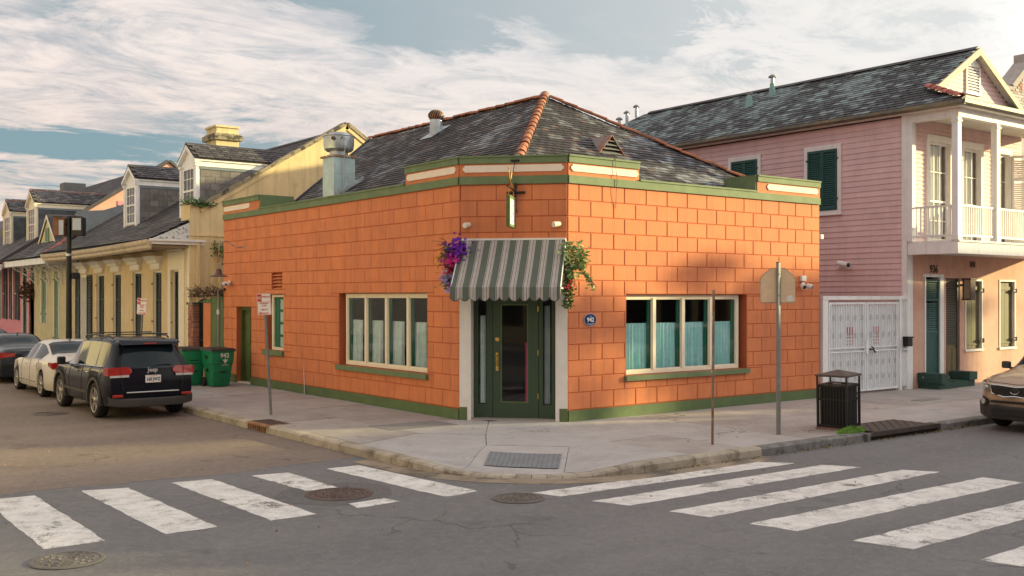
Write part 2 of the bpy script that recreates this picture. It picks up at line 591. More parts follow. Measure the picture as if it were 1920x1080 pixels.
# ================================================================ ground, roads, pavements
def asphalt(name, col, col2, tint=None, crack=.5):
    m = bpy.data.materials.new(name)
    m.use_nodes = True
    t = m.node_tree
    b = t.nodes['Principled BSDF']
    geo = nd(t, 'ShaderNodeNewGeometry')
    p = geo.outputs['Position']
    n1 = noise(t, p, .35, 6, .6)
    mp = nd(t, 'ShaderNodeMapping')
    mp.inputs['Scale'].default_value = (.12, .8, 1)
    t.links.new(p, mp.inputs[0])
    n2 = noise(t, mp.outputs[0], 1.0, 4, .5)
    c = ramp(t, n1, [(.3, col), (.7, col2)])
    c = mixc(t, ramp(t, n2, [(.45, 0.0), (.7, .45)]), c, tuple(x * 1.28 for x in col2))
    mid = noise(t, p, 9, 7, .8)
    c = mixc(t, ramp(t, mid, [(.50, 0.0), (.66, .5)]), c, tuple(x * 1.5 for x in col2))
    c = mixc(t, ramp(t, mid, [(.34, .35), (.48, 0.0)]), c, tuple(x * .7 for x in col))
    sp = noise(t, p, 55, 4, .85)          # aggregate
    c = mixc(t, ramp(t, sp, [(.56, 0.0), (.68, .65)]), c, tuple(min(1, x * 2.2) for x in col2))
    c = mixc(t, ramp(t, sp, [(.30, .6), (.42, 0.0)]), c, tuple(x * .4 for x in col))
    # tar stains
    n3 = noise(t, p, 1.1, 6, .7)
    c = mixc(t, ramp(t, n3, [(.60, 0.0), (.72, .55)]), c, tuple(x * .55 for x in col))
    # cracks: borders of large distorted voronoi cells
    wn = nd(t, 'ShaderNodeTexNoise')
    wn.inputs['Scale'].default_value = 1.7
    wn.inputs['Detail'].default_value = 6
    t.links.new(p, wn.inputs['Vector'])
    vm = nd(t, 'ShaderNodeVectorMath', operation='MULTIPLY_ADD')
    t.links.new(wn.outputs['Color'], vm.inputs[0])
    vm.inputs[1].default_value = (1.1, 1.1, 0)
    t.links.new(p, vm.inputs[2])
    vo = nd(t, 'ShaderNodeTexVoronoi', feature='DISTANCE_TO_EDGE')
    vo.inputs['Scale'].default_value = .27
    t.links.new(vm.outputs[0], vo.inputs['Vector'])
    brk = ramp(t, noise(t, p, .5, 3, .5), [(.5, 0.0), (.56, 1.0)])
    cr = math_(t, 'MULTIPLY', ramp(t, vo.outputs['Distance'], [(.002, 1.0), (.0065, 0.0)]), brk)
    c = mixc(t, math_(t, 'MULTIPLY', cr, crack), c, (.018, .016, .015))
    t.links.new(c, b.inputs['Base Color'])
    b.inputs['Roughness'].default_value = .82
    bp = nd(t, 'ShaderNodeBump')
    bp.inputs['Strength'].default_value = .5
    bp.inputs['Distance'].default_value = .012
    h = math_(t, 'SUBTRACT', sp, math_(t, 'MULTIPLY', cr, 2.0))
    t.links.new(h, bp.inputs['Height'])
    t.links.new(bp.outputs[0], b.inputs['Normal'])
    return m


ASPH = asphalt('asphalt_grey', (.108, .105, .111), (.148, .140, .142), crack=.4)
ASPHB = asphalt('asphalt_brown', (.138, .104, .086), (.190, .146, .120), crack=.45)
PAINT = bpy.data.materials.new('worn_road_paint')
PAINT.use_nodes = True


def paint_nodes():
    t = PAINT.node_tree
    b = t.nodes['Principled BSDF']
    geo = nd(t, 'ShaderNodeNewGeometry')
    p = geo.outputs['Position']
    w1 = noise(t, p, 2.6, 8, .75)
    w2 = noise(t, p, 26, 6, .8)
    w = math_(t, 'ADD', math_(t, 'MULTIPLY', w1, .7), math_(t, 'MULTIPLY', w2, .3))
    base = ramp(t, noise(t, p, 1.6, 5, .6), [(.3, (.60, .575, .555)), (.7, (.76, .73, .70))])
    c = mixc(t, ramp(t, w, [(.53, 0.0), (.60, .95)]), base, (.12, .108, .10))
    dirt = noise(t, p, 5, 7, .75)
    c = mixc(t, ramp(t, dirt, [(.45, 0.0), (.68, .55)]), c, (.27, .25, .235))
    sp = noise(t, p, 60, 4, .85)
    c = mixc(t, ramp(t, sp, [(.33, .6), (.46, 0.0)]), c, (.16, .14, .13))
    t.links.new(c, b.inputs['Base Color'])
    b.inputs['Roughness'].default_value = .7


paint_nodes()
ZR = -.15          # road level; pavements are at 0

struct('ground', MB().box(-400, 700, -400, 700, -.5, -.19), mat('earth', (.16, .13, .10), .95, .2, .2))
road = struct('road', MB().box(-130, 300, -14.2, 0.0, -.25, ZR), ASPH)
side = struct('side_street', MB().box(-11.2, -2.6, 0.0, 260, -.25, ZR).box(-11.2, -2.6, -130, -14.2, -.25, ZR), ASPH)
edge_ = []
for i in range(44):
    x = -11.2 + 8.6 * i / 43
    edge_.append((x, -.70 + .10 * math.sin(x * 1.3) + .05 * math.sin(x * 3.7 + 1) + rnd.uniform(-.03, .03), ZR - .01))
patch = struct('brown_asphalt', MB().prism(edge_ + [(-2.6, 260, ZR - .01), (-11.2, 260, ZR - .01)], (0, 0, .0125)), ASPHB)

# crosswalk bars: four millimetres of old paint, edges a little ragged


def bar(parent, c4):
    z0, z1 = ZR - .004, ZR + .0035
    edge = []
    for i in range(4):
        a, b = Vector(c4[i]), Vector(c4[(i + 1) % 4])
        n = max(2, int((b - a).length / .14))
        for k in range(n):
            q = a.lerp(b, k / n)
            edge.append((q.x + rnd.uniform(-.012, .012), q.y + rnd.uniform(-.012, .012), z0))
    return part('crosswalk_bar', MB().prism(edge, (0, 0, z1 - z0)), PAINT, parent)


for c4 in ([(-9.17, -4.12), (-8.55, -4.12), (-8.55, -.93), (-9.15, -.87)], [(-7.93, -4.2), (-7.33, -4.2), (-7.40, -1.12), (-7.98, -.95)],
           [(-6.69, -4.26), (-6.11, -4.26), (-6.22, -1.16), (-6.78, -1.08)], [(-5.54, -2.78), (-5.08, -3.0), (-5.10, -1.32), (-5.64, -1.23)],
           [(-5.53, -4.25), (-4.89, -4.19), (-4.95, -3.88), (-5.50, -3.93)], [(-4.27, -4.31), (-3.69, -4.24), (-3.93, -1.37), (-4.48, -1.34)],
           [(-10.6, -4.1), (-9.95, -4.1), (-9.95, -.9), (-10.6, -.9)]):
    bar(road, c4)
for c4 in ([(-3.17, -4.79), (-3.04, -5.21), (1.66, -5.37), (1.30, -4.92)], [(-2.91, -5.70), (-2.73, -6.19), (2.17, -6.22), (1.85, -5.73)],
           [(-2.59, -6.74), (-2.45, -7.27), (2.72, -7.2), (2.44, -6.74)], [(-2.34, -7.79), (-2.21, -8.37), (2.83, -8.41), (2.80, -7.84)],
           [(-2.11, -9.02), (-1.94, -9.63), (2.9, -9.6), (2.9, -9.05)], [(-1.81, -10.28), (-1.72, -10.75), (3.0, -10.75), (3.0, -10.2)],
           [(-1.75, -11.4), (-1.7, -11.9), (3.0, -11.9), (3.0, -11.4)]):
    bar(road, c4)


def ramp_z(x, y):
    """the pavement dips towards the crossing at the corner"""
    d = math.hypot(x + 2.55, y + 3.75)
    k = max(0.0, min(1.0, (1.9 - d) / 1.3))
    k = k * k * (3 - 2 * k)
    return -.105 * k


ARC = Vector((-.9, -2.0))
AR = 2.6


def kerb_line(r):
    """outline of the corner, from far up the side street, round the corner, along the main street"""
    a = [(ARC.x - r, y) for y in (200, 60, 30, 16, 12, 9, 7, 5, 3.95, 3.1, 1.5, 0, -1.0)]
    for i in range(0, 19):
        t = math.pi + i * (math.pi / 2) / 18
        a.append((ARC.x + r * math.cos(t), ARC.y + r * math.sin(t)))
    a += [(x, ARC.y - r) for x in (0.2, 1.8, 3.4, 4.7, 6.0, 7.2, 9, 11.5, 14, 18, 24, 40, 90, 200)]
    return a


# pavement base
pts = [(x, y, -.3) for x, y in kerb_line(AR - .2)]
bm_ = MB()
poly = pts + [(200, 40, -.3), (60, 200, -.3)]
bm_.prism(poly, (0, 0, .3 - .125))
pave = struct('pavement', bm_, mat('pavement_base', (.10, .085, .07), .95))
# kerb stones
kl_o, kl_i = kerb_line(AR), kerb_line(AR - .2)
dr = [(-3.52, 3.1, 3.95), ]
for i in range(len(kl_o) - 1):
    (x0, y0), (x1, y1) = kl_o[i], kl_o[i + 1]
    if i == 8:            # cast iron inlet sits here
        continue
    if y0 < -4.5 and 4.69 < x0 < 5.99 or (x0 == 6.0):
        continue
    (a0, b0), (a1, b1) = kl_i[i], kl_i[i + 1]
    L = math.hypot(x1 - x0, y1 - y0)
    n = max(1, min(6, round(L / 1.9)))
    for k in range(n):
        t0, t1 = k / n + .004 / L, (k + 1) / n - .004 / L
        l = lambda p, q, t: p + (q - p) * t
        ox0, oy0, ox1, oy1 = l(x0, x1, t0), l(y0, y1, t0), l(x0, x1, t1), l(y0, y1, t1)
        ix0, iy0, ix1, iy1 = l(a0, a1, t0), l(b0, b1, t0), l(a0, a1, t1), l(b0, b1, t1)
        j = rnd.uniform(-.006, .004)
        zt = [ramp_z(ox0, oy0) + j, ramp_z(ox1, oy1) + j, ramp_z(ix1, iy1) + .003, ramp_z(ix0, iy0) + .003]
        vs = [(ox0, oy0, -.3), (ox1, oy1, -.3), (ix1, iy1, -.3), (ix0, iy0, -.3),
              (ox0, oy0, zt[0] - .03), (ox1, oy1, zt[1] - .03), (ix1, iy1, zt[2]), (ix0, iy0, zt[3]),
              (l(ox0, ix0, .18), l(oy0, iy0, .18), zt[0]), (l(ox1, ix1, .18), l(oy1, iy1, .18), zt[1])]
        m = MB().add(vs, [(3, 2, 1, 0), (0, 1, 5, 4), (4, 5, 9, 8), (8, 9, 6, 7), (2, 3, 7, 6), (1, 2, 6, 9, 5), (0, 4, 8, 7, 3)])
        dark = oy0 < -4 and ox0 > 1.7
        part('kerb_stone', m, CURBDK if dark else CURB, pave)


# pavement slabs, each an own piece with open joints
def clip(poly, inside, inter):
    out = []
    for i in range(len(poly)):
        a, b = poly[i], poly[(i + 1) % len(poly)]
        ia, ib = inside(a), inside(b)
        if ia:
            out.append(a)
        if ia != ib:
            out.append(inter(a, b))
    return out


inner = kerb_line(AR - .21)


def clip_corner(poly):
    p = poly
    seg = inner[8:36]
    for (x0, y0), (x1, y1) in zip(seg[:-1], seg[1:]):
        nx, ny = -(y1 - y0), (x1 - x0)
        f = lambda q: (q[0] - x0) * nx + (q[1] - y0) * ny
        p = clip(p, lambda q: f(q) >= 0, lambda a, b: tuple(a[k] + (b[k] - a[k]) * (f(a) / (f(a) - f(b))) for k in (0, 1)))
        if len(p) < 3:
            return []
    return p


def slab(poly, m, gap=.008, rough=True):
    cx = sum(p[0] for p in poly) / len(poly)
    cy = sum(p[1] for p in poly) / len(poly)
    pp = []
    for x, y in poly:
        d = math.hypot(x - cx, y - cy)
        pp.append((x - (x - cx) / d * gap, y - (y - cy) / d * gap))
    near = any(math.hypot(x + 2.5, y + 3.7) < 2.6 for x, y in pp)
    j = rnd.uniform(-.004, .004)
    b = bmesh.new()
    vs = [b.verts.new((x, y, 0)) for x, y in pp]
    f = b.faces.new(vs)
    if f.normal.z < 0 or True:
        b.normal_update()
        if f.normal.z < 0:
            f.normal_flip()
    if near:
        bmesh.ops.triangulate(b, faces=b.faces[:])
        for _ in range(3):
            bmesh.ops.subdivide_edges(b, edges=b.edges[:], cuts=1, use_grid_fill=True)
    for v in b.verts:
        v.co.z = j + (ramp_z(v.co.x, v.co.y) if near else 0)
    ex = bmesh.ops.extrude_face_region(b, geom=b.faces[:])
    for g in ex['geom']:
        if isinstance(g, bmesh.types.BMVert):
            g.co.z = -.16
    b.verts.index_update()
    mb = MB()
    mb.add([v.co[:] for v in b.verts], [tuple(v.index for v in f.verts) for f in b.faces])
    b.free()
    return part('paving_slab', mb, m, pave)


ys = [1.62, 3.4, 5.3, 7.2, 9.2, 11.3, 13.4, 15.6, 18, 20.6, 23.4, 26.4, 30, 35, 42, 60]
for a, b in zip(ys[:-1], ys[1:]):
    slab([(-3.3, a), (-1.75, a + .05), (-1.75, b + .05), (-3.3, b)], rnd.choice((CONC, CONC, CONC2)))
    slab([(-1.75, a + .05), (0.3, a), (.3, b), (-1.75, b + .05)], rnd.choice((CONC, CONC2, CONC)))
xs = [1.55, 3.3, 5.2, 7.3, 9.6, 11.9, 14.3, 17.2, 21, 26, 40]
for a, b in zip(xs[:-1], xs[1:]):
    slab([(a, -4.39), (b, -4.39), (b, -2.5), (a, -2.5)], rnd.choice((CONC, CONC2)))
    slab([(a, -2.5), (b, -2.5), (b, .3), (a, .3)], CONC if a > 3 else CONC2)
# the corner itself: the ramp slab with its flares, and light slabs behind
RQ = [(-2.86, -2.80), (-1.66, -1.62), (-.66, -2.60), (-1.95, -3.98)]
corner_polys = [
    [(-3.6, 1.62), (-3.6, -.55), (-1.75, .1), (-1.75, 1.62)],
    [(-1.75, 1.62), (-1.75, .1), (-.9, -.9), (.75, .75), (0.0, 1.62)],
    [(1.55, -.6), (-.05, -.02), (-.9, -.9), (-.66, -2.60), (1.55, -2.5)],
    [(-3.6, -.55), (-3.6, -2.4), (-2.86, -2.80), (-1.66, -1.62), (-.9, -.9), (-1.75, .1)],
    [(-.66, -2.60), (-1.66, -1.62), (-.9, -.9), (-.7, -1.6)],
    [(-.66, -2.60), (-1.95, -3.98), (-1.3, -4.8), (1.55, -4.8), (1.55, -2.5)],
    [(-2.86, -2.80), (-3.6, -2.4), (-3.6, -3.5), (-3.2, -3.9)],
    [(1.55, -.6), (1.55, .3), (.75, .75), (-.05, -.02)],
]
# keep only clean, non-overlapping ones: simple fan round the ramp quad
corner_polys = [
    [(-3.6, 1.62), (-3.6, -.35), (-1.75, .35), (-1.75, 1.62)],
    [(-1.75, 1.62), (-1.75, .35), (-.9, -.55), (0.3, 1.0), (0.3, 1.62)],
    [(-.9, -.55), (1.55, -.75), (1.55, .3), (.9, .9), (.3, 1.0)],
    [(-3.6, -.35), (-3.6, -2.1), (-2.86, -2.80), (-1.66, -1.62), (-.9, -.55), (-1.75, .35)],
    [(-.9, -.55), (-1.66, -1.62), (-.66, -2.60), (1.55, -2.5), (1.55, -.75)],
    [(-.66, -2.60), (-1.95, -3.98), (-1.6, -4.9), (0.3, -4.9), (.25, -2.56)],
    [(.25, -2.56), (.3, -4.9), (1.55, -4.9), (1.55, -2.5)],
    [(-2.86, -2.80), (-3.6, -2.1), (-3.6, -3.6), (-3.3, -3.7)],
    [(-2.86, -2.80), (-3.6, -3.30), (-2.9, -4.6), (-1.7, -4.9), (-1.95, -3.98)],
    [(-2.86, -2.80), (-1.95, -3.98), (-.66, -2.60), (-1.66, -1.62)],
]
corner_polys[7] = [(-2.86, -2.80), (-3.6, -2.1), (-3.6, -3.30)]
for i, p in enumerate(corner_polys):
    if sum(p[k][0] * p[(k + 1) % len(p)][1] - p[(k + 1) % len(p)][0] * p[k][1] for k in range(len(p))) < 0:
        p = p[::-1]
    q = clip_corner(p)
    if len(q) > 2:
        slab(q, CONC2 if i not in (0, 6) else CONC)
# grey tactile pad in the ramp: a plate of little domes
tp = [(-2.60, -2.86), (-2.02, -2.22), (-1.22, -3.06), (-1.85, -3.74)]
pad = thing('tactile_pad', 'grey dimpled tactile pad let into the corner ramp', 'tactile paving', (-1.9, -3.0, -.06))
mt = MB()
dm = MB()
N = 15
for i in range(N):
    for k in range(N):
        q = []
        for (u, v) in ((i / N, k / N), ((i + 1) / N, k / N), ((i + 1) / N, (k + 1) / N), (i / N, (k + 1) / N)):
            x = (1 - u) * ((1 - v) * tp[0][0] + v * tp[1][0]) + u * ((1 - v) * tp[3][0] + v * tp[2][0])
            y = (1 - u) * ((1 - v) * tp[0][1] + v * tp[1][1]) + u * ((1 - v) * tp[3][1] + v * tp[2][1])
            q.append((x, y, ramp_z(x, y) + .012))
        mt.add(q, [(0, 1, 2, 3)])
        cx, cy, cz = (sum(p[j] for p in q) / 4 for j in range(3))
        dm.cyl((cx, cy, cz), (cx, cy, cz + .006), .018, .01, 6)
PADM = mat('tactile_grey', (.20, .205, .22), .85, .1, 5, .2, 50)
part('plate', mt, PADM, pad)
part('domes', dm, PADM, pad, kind='stuff')


# manhole covers
def cover(label, x, y, r, mt_, name='manhole_cover', group='manhole covers in the road'):
    t = thing(name, label, 'manhole cover', (x, y, ZR), None, group)
    part('rim', MB().lathe([(r * .9, 0), (r * .9, .012), (r, .012), (r * 1.05, 0.003)], (x, y, ZR + .004), 40), mt_, t, 40)
    part('cover', MB().lathe([(r * .885, -.002), (r * .885, .009), (.0, .009)], (x, y, ZR + .004), 40), mt_, t)
    m = MB()
    for ring, nn in ((.25, 6), (.5, 12), (.74, 18)):
        for i in range(nn):
            a0 = 2 * math.pi * i / nn
            a1 = a0 + 2 * math.pi / nn * .72
            p = [(x + ring * r * math.cos(a0 + (a1 - a0) * k / 3), y + ring * r * math.sin(a0 + (a1 - a0) * k / 3)) for k in range(4)]
            m.tube([(q[0], q[1], ZR + .0125) for q in p], r * .035, 4)
    part('raised_pattern', m, mt_, t)
    return t


cover('rusty round manhole cover between the two pieces of the broken crosswalk bar', -5.30, -3.30, .43, IRON)
cover('grey manhole cover at the near left edge of the road, before the left crosswalk', -9.10, -4.76, .345, mat('iron_grey', (.15, .135, .12), .6, .2, 8, metal=.3))
cover('faint small cover flush with the road below the kerb ramp, between the two crosswalks', -3.57, -4.98, .33, mat('iron_dusty', (.12, .10, .088), .75, .2, 8))
cover('worn grey cover in the brown side street, left of the black suv', -6.0, 9.1, .38, MATS['iron_dusty'])
# dark tarred ring and repair around the rusty cover
part('tar_patch', MB().prism([(-5.3 + (.75 + .22 * rnd.random()) * math.cos(a * .35), -3.2 + (.62 + .25 * rnd.random()) * math.sin(a * .35), ZR + .0005) for a in range(18)], (0, 0, .0020)),
     asphalt('tar_dark', (.082, .078, .080), (.118, .110, .110)), side)

# left kerb inlet with rusty bars
t = thing('kerb_inlet', 'rusty kerb inlet with upright bars below the parking sign pole', 'storm drain', (-3.4, 3.5, 0))
m = MB().box(-3.46, -3.0, 3.02, 3.98, -.02, .006)
part('frame', m, RUSTM, t)
g = MB()
for i in range(9):
    y = 3.08 + i * .1
    g.box(-3.43, -3.05, y, y + .035, .006, .016)
for i in range(4):
    x = -3.40 + i * .11
    g.box(x, x + .03, 3.06, 3.94, .006, .012)
part('top_grating', g, IRON, t)
g = MB()
for i in range(10):
    y = 3.12 + i * .088
    g.box(-3.52, -3.49, y, y + .028, -.16, -.02)
g.box(-3.525, -3.47, 3.0, 4.0, -.035, 0)
part('front_bars', g, RUSTM, t)
part('opening', MB().box(-3.45, -3.40, 3.0, 4.0, -.2, -.021), DARKIN, t)
for y in (3.06, 3.96):
    pass
# right storm drain, big chequered plate
t = thing('storm_drain', 'wide storm drain with a chequered iron plate beside the black litter bin', 'storm drain', (5.9, -4.4, 0))
RUSTDK = mat('drain_iron', (.075, .058, .05), .6, .3, 8, .2, 40, metal=.4)
part('plate', MB().box(4.98, 6.95, -4.60, -3.72, -.03, .012), RUSTDK, t)
g = MB()
for i in range(16):
    for k in range(8):
        x, y = 5.05 + i * .12, -4.5 + k * .1
        a = .5 if (i + k) % 2 else -.5
        c_, s_ = math.cos(a) * .04, math.sin(a) * .04
        g.add([(x - c_, y - s_, .0125), (x + c_, y + s_, .0125), (x + c_ - s_ * .4, y + s_ + c_ * .4, .0125), (x - c_ - s_ * .4, y - s_ + c_ * .4, .0125),
               (x, y, .021)], [(0, 1, 4), (1, 2, 4), (2, 3, 4), (3, 0, 4)])
part('tread_lugs', g, mat('drain_iron_worn', (.13, .10, .085), .5, .2, 8, metal=.5), t)
part('lintel', MB().box(4.75, 7.15, -4.64, -4.602, -.075, .008), RUSTDK, t)
part('opening', MB().box(4.78, 7.12, -4.58, -4.50, -.25, -.035), DARKIN, t)
part('end_block', MB().box(4.68, 4.78, -4.66, -4.4, -.2, .0).box(7.12, 7.22, -4.66, -4.4, -.2, .0), CURBDK, t)
# small pavement plates
for lab, c, sx, sy in (('dark utility plate in the pavement before the long left wall', (-1.25, 1.35), .75, .42), ('little iron lid in the pavement before the white gate', (11.2, -1.9), .42, .14)):
    tag(part('utility_plate', MB().box(c[0] - sx, c[0] + sx, c[1] - sy, c[1] + sy, -.03, .010), mat('plate' + str(sx), (.22, .21, .21), .8, .12, 4, .2, 40)), lab, 'plate')
# weeds by the bin, leaf litter in the gutter


def leaf_cloud(n, fn, size, mb=None, flat=.3):
    m = mb or MB()
    for _ in range(n):
        c = Vector(fn())
        a = rnd.uniform(0, 6.28)
        u = Vector((math.cos(a), math.sin(a), rnd.uniform(-.8, .8))).normalized()
        w = u.cross(Vector((rnd.uniform(-1, 1), rnd.uniform(-1, 1), rnd.uniform(-.2, 1) + .01)).normalized()).normalized()
        s_ = size * rnd.uniform(.6, 1.3)
        m.add([c - u * s_, c + w * s_ * .45, c + u * s_, c - w * s_ * .45], [(0, 1, 2, 3)])
    return m


wm = mat('weed_green', (.13, .27, .03), .6, .3, 10, rand=.3)
m = MB()
for _ in range(420):
    a, r = rnd.uniform(0, 6.28), rnd.random() ** .6
    x, y = 4.62 + .40 * r * math.cos(a), -4.36 + .13 * r * math.sin(a)
    h = rnd.uniform(.04, .11) * (1.2 - r * .6)
    dx, dy = rnd.uniform(-.03, .03), rnd.uniform(-.03, .03)
    m.add([(x - .012, y, 0), (x + .012, y, 0), (x + dx + .010, y + dy, h), (x + dx - .004, y + dy + .01, h)], [(0, 1, 2, 3)])
tag(part('weed_tuft', m, wm, kind='stuff'), 'bright green weeds growing on the kerb at the foot of the litter bin', 'weeds')
m = leaf_cloud(420, lambda: (lambda x: (x, -4.66 - abs(rnd.gauss(0, .045)), ZR + .012 + rnd.random() * .02))(rnd.uniform(-.6, 8.5)), .022)
tag(part('leaf_litter', m, mat('litter', (.22, .15, .05), .8, .4, 20, rand=.5), kind='stuff'), 'brown leaf litter lying in the gutter along the right kerb', 'leaves')
m = leaf_cloud(160, lambda: (rnd.uniform(-9.5, 3), rnd.uniform(-9, 4), ZR + .014), .018)
tag(part('fallen_leaves', m, mat('litter2', (.33, .17, .06), .8, .4, 20, rand=.5), kind='stuff'), 'few small dry leaves scattered on the road', 'leaves')
# concrete gutter strip along the corner
gp = kerb_line(AR)[12:34]
gi = kerb_line(AR + .34)[12:34]
m = MB()
for i in range(len(gp) - 1):
    z = ZR + .004
    m.add([(*gi[i], z), (*gi[i + 1], z), (*gp[i + 1], z + .012), (*gp[i], z + .012)], [(0, 1, 2, 3)])
struct('gutter', m, mat('gutter_concrete', (.27, .215, .155), .9, .2, 2.5, .3, 40, col2=(.12, .10, .085), thr=(.5, .65), c2scale=1.8))
# ================================================================ the orange corner restaurant
REST = thing('corner_restaurant', 'single-storey orange block corner restaurant with green bands and a slate hip roof', 'restaurant', (0, 0, 0))
YL = 13.98     # far end of the left wall
XR = 9.617     # far end of the right wall
ZW = 4.745     # top of the block courses
FL = FR((0, 0, 0), (0, 1, 0), (-1, 0, 0))          # left wall, s = y
FRR = FR((0, 0, 0), (1, 0, 0), (0, -1, 0))         # right wall, s = x
P1, P2 = Vector((0, 1.59, 0)), Vector((1.5, 0, 0))
CU = (P2 - P1).normalized()
CN = Vector((CU.y, -CU.x, 0))
if CN.x > 0:
    CN = -CN
FC = FR(P1, CU, CN)                                # chamfer, s from left to right
LC = (P2 - P1).length


def rect_minus(r, holes):
    """r = (s0, s1, z0, z1) cut by rectangular holes"""
    out = [r]
    for h in holes:
        nxt = []
        for (a, b, c, d) in out:
            if h[0] >= b or h[1] <= a or h[2] >= d or h[3] <= c:
                nxt.append((a, b, c, d))
                continue
            if h[2] > c:
                nxt.append((a, b, c, h[2]))
            if h[3] < d:
                nxt.append((a, b, h[3], d))
            c2, d2 = max(c, h[2]), min(d, h[3])
            if h[0] > a:
                nxt.append((a, h[0], c2, d2))
            if h[1] < b:
                nxt.append((h[1], b, c2, d2))
        out = nxt
    return [q for q in out if q[1] - q[0] > .012 and q[3] - q[2] > .012]


def wall_grid(mb, s0, s1, z0, z1, holes, d0, d1):
    """wall with openings, cut into columns and rows so that no boxes overlap"""
    ss = sorted({s0, s1} | {min(max(x, s0), s1) for h in holes for x in h[:2]})
    for a, b in zip(ss[:-1], ss[1:]):
        if b - a < 1e-4:
            continue
        hs = sorted((h[2], h[3]) for h in holes if h[0] < (a + b) / 2 < h[1])
        z = z0
        for (p, q) in hs:
            if p > z:
                mb.box(a, b, d0, d1, z, p)
            z = max(z, q)
        if z < z1:
            mb.box(a, b, d0, d1, z, z1)
    return mb


H_R = [(3.10, 6.90, .84, 2.535)]
H_L = [(2.80, 6.74, .845, 2.565), (9.86, 11.02, 1.03, 2.55), (11.96, 13.02, -.1, 2.19), (9.93, 10.60, 2.67, 3.13)]
H_C = [(.0, LC, -.1, 3.62)]
TW = .32
mb = wall_grid(MB(FL), 1.59, YL, 0, 4.93, H_L, -TW, 0)
part('left_wall', mb, ORANGE_JOINT, REST)
mb = wall_grid(MB(FRR), 1.50, XR, 0, 4.93, H_R, -TW, 0)
part('right_wall', mb, ORANGE_JOINT, REST)
mb = wall_grid(MB(FC), .02, LC - .02, 0, 4.93, H_C, -TW, -.001)
part('entrance_wall', mb, ORANGE_JOINT, REST)
# end and rear walls, ceiling deck
mb = MB().box(.33, 9.6, YL - .3, YL - .01, 0, 4.9).box(XR - .3, XR, .33, YL - .31, 0, 4.9)
part('rear_wall', mb, ORANGE, REST)
# near-black panels for the unlit room behind the windows
mb = MB().box(3.0, 9.2, 3.2, 3.25, .01, 3.4).box(3.0, 3.05, 3.26, 12, .01, 3.4).box(1.15, 9.2, 1.15, 13.6, 3.42, 3.46).box(.35, 1.14, 2.2, 13.6, 3.42, 3.46).box(2.2, 9.2, .35, 1.14, 3.42, 3.46).box(1.15, 9.2, 1.15, 13.6, .005, .03)
part('interior', mb, DARKIN, REST)

# blocks ----------------------------------------------------------------
ROWS = [4.735 - .3205 * k for k in range(15)]
ROWS[-1] = .225
BL = []      # (frame, s0, s1, z0, z1, distance)


def course(frame, s0, s1, holes, jA, jB, per, zfloor=.225):
    for r in range(14):
        zt, zb = ROWS[r], max(ROWS[r + 1], zfloor)
        if r == 13:
            zb = zfloor
        j0 = jA if r % 2 == 0 else jB
        k = math.floor((s0 - j0) / per)
        s = j0 + k * per
        while s < s1:
            a, b = max(s, s0), min(s + per, s1)
            if b - a > .03:
                for q in rect_minus((a, b, zb, zt), holes):
                    c = frame @ Vector(((q[0] + q[1]) / 2, 0, (q[2] + q[3]) / 2))
                    BL.append((frame, *q, (c - CAM).length))
            s += per


course(FL, 1.59, YL, H_L, 1.895, 2.206, .6535)
course(FRR, 1.50, XR, H_R, 2.417, 2.11, .6263)
course(FC, .0, LC, H_C, .75, .36, .725)
BL.sort(key=lambda q: q[-1])
cache = {}
rest = MB()


def block_mesh(fr, w, h):
    key = (id(fr), round(w, 2), round(h, 2))
    if key in cache:
        return cache[key]
    g, p, e = .007, .012, .009
    gx = .008 if fr is FRR else .005
    m = MB(fr.to_3x3().to_4x4())
    x, z = w / 2 - gx, h / 2 - g
    m.add([(-x, 0, -z), (x, 0, -z), (x, 0, z), (-x, 0, z), (-x + e, p, -z + e), (x - e, p, -z + e), (x - e, p, z - e), (-x + e, p, z - e)],
          [(4, 5, 6, 7), (0, 1, 5, 4), (1, 2, 6, 5), (2, 3, 7, 6), (3, 0, 4, 7)])
    me = bpy.data.meshes.new('block')
    me.from_pydata([tuple(v) for v in m.v], [], m.f)
    bm = bmesh.new()
    bm.from_mesh(me)
    # normals outwards
    nrm = (fr.to_3x3() @ Vector((0, 1, 0)))
    bm.normal_update()
    if bm.faces[:] and sum((f.normal.dot(nrm) * f.calc_area() for f in bm.faces)) < 0:
        bmesh.ops.reverse_faces(bm, faces=bm.faces[:])
    bm.to_mesh(me)
    bm.free()
    me.materials.append(ORANGE)
    cache[key] = me
    return me


for i, (fr, a, b, z0, z1, d) in enumerate(BL):
    w, h = round(b - a, 2), round(z1 - z0, 2)
    c = fr @ Vector(((a + b) / 2, 0, (z0 + z1) / 2))
    me = block_mesh(fr, b - a, z1 - z0)
    if i < 300:
        piece('block', me, c, REST)
    else:
        rest.add([tuple(v.co + c) for v in me.vertices], [tuple(p.vertices) for p in me.polygons])
part('far_blocks', rest, ORANGE, REST, kind='stuff')

# green base, bands, parapets ---------------------------------------------
m = MB(FL)
for a, b in ((1.60, 11.96), (13.02, YL)):
    m.box(a, b, 0, .035, 0, .215)
part('base_band', m, GREEN_DK, REST)
m = MB(FRR).box(1.51, XR, 0, .035, 0, .215)
part('base_band', m, GREEN_DK, REST)
for s0, s1 in ((.0, .155), (LC - .155, LC)):
    part('base_block', MB(FC).box(s0, s1, 0, .05, 0, .26), GREEN_DK, REST)
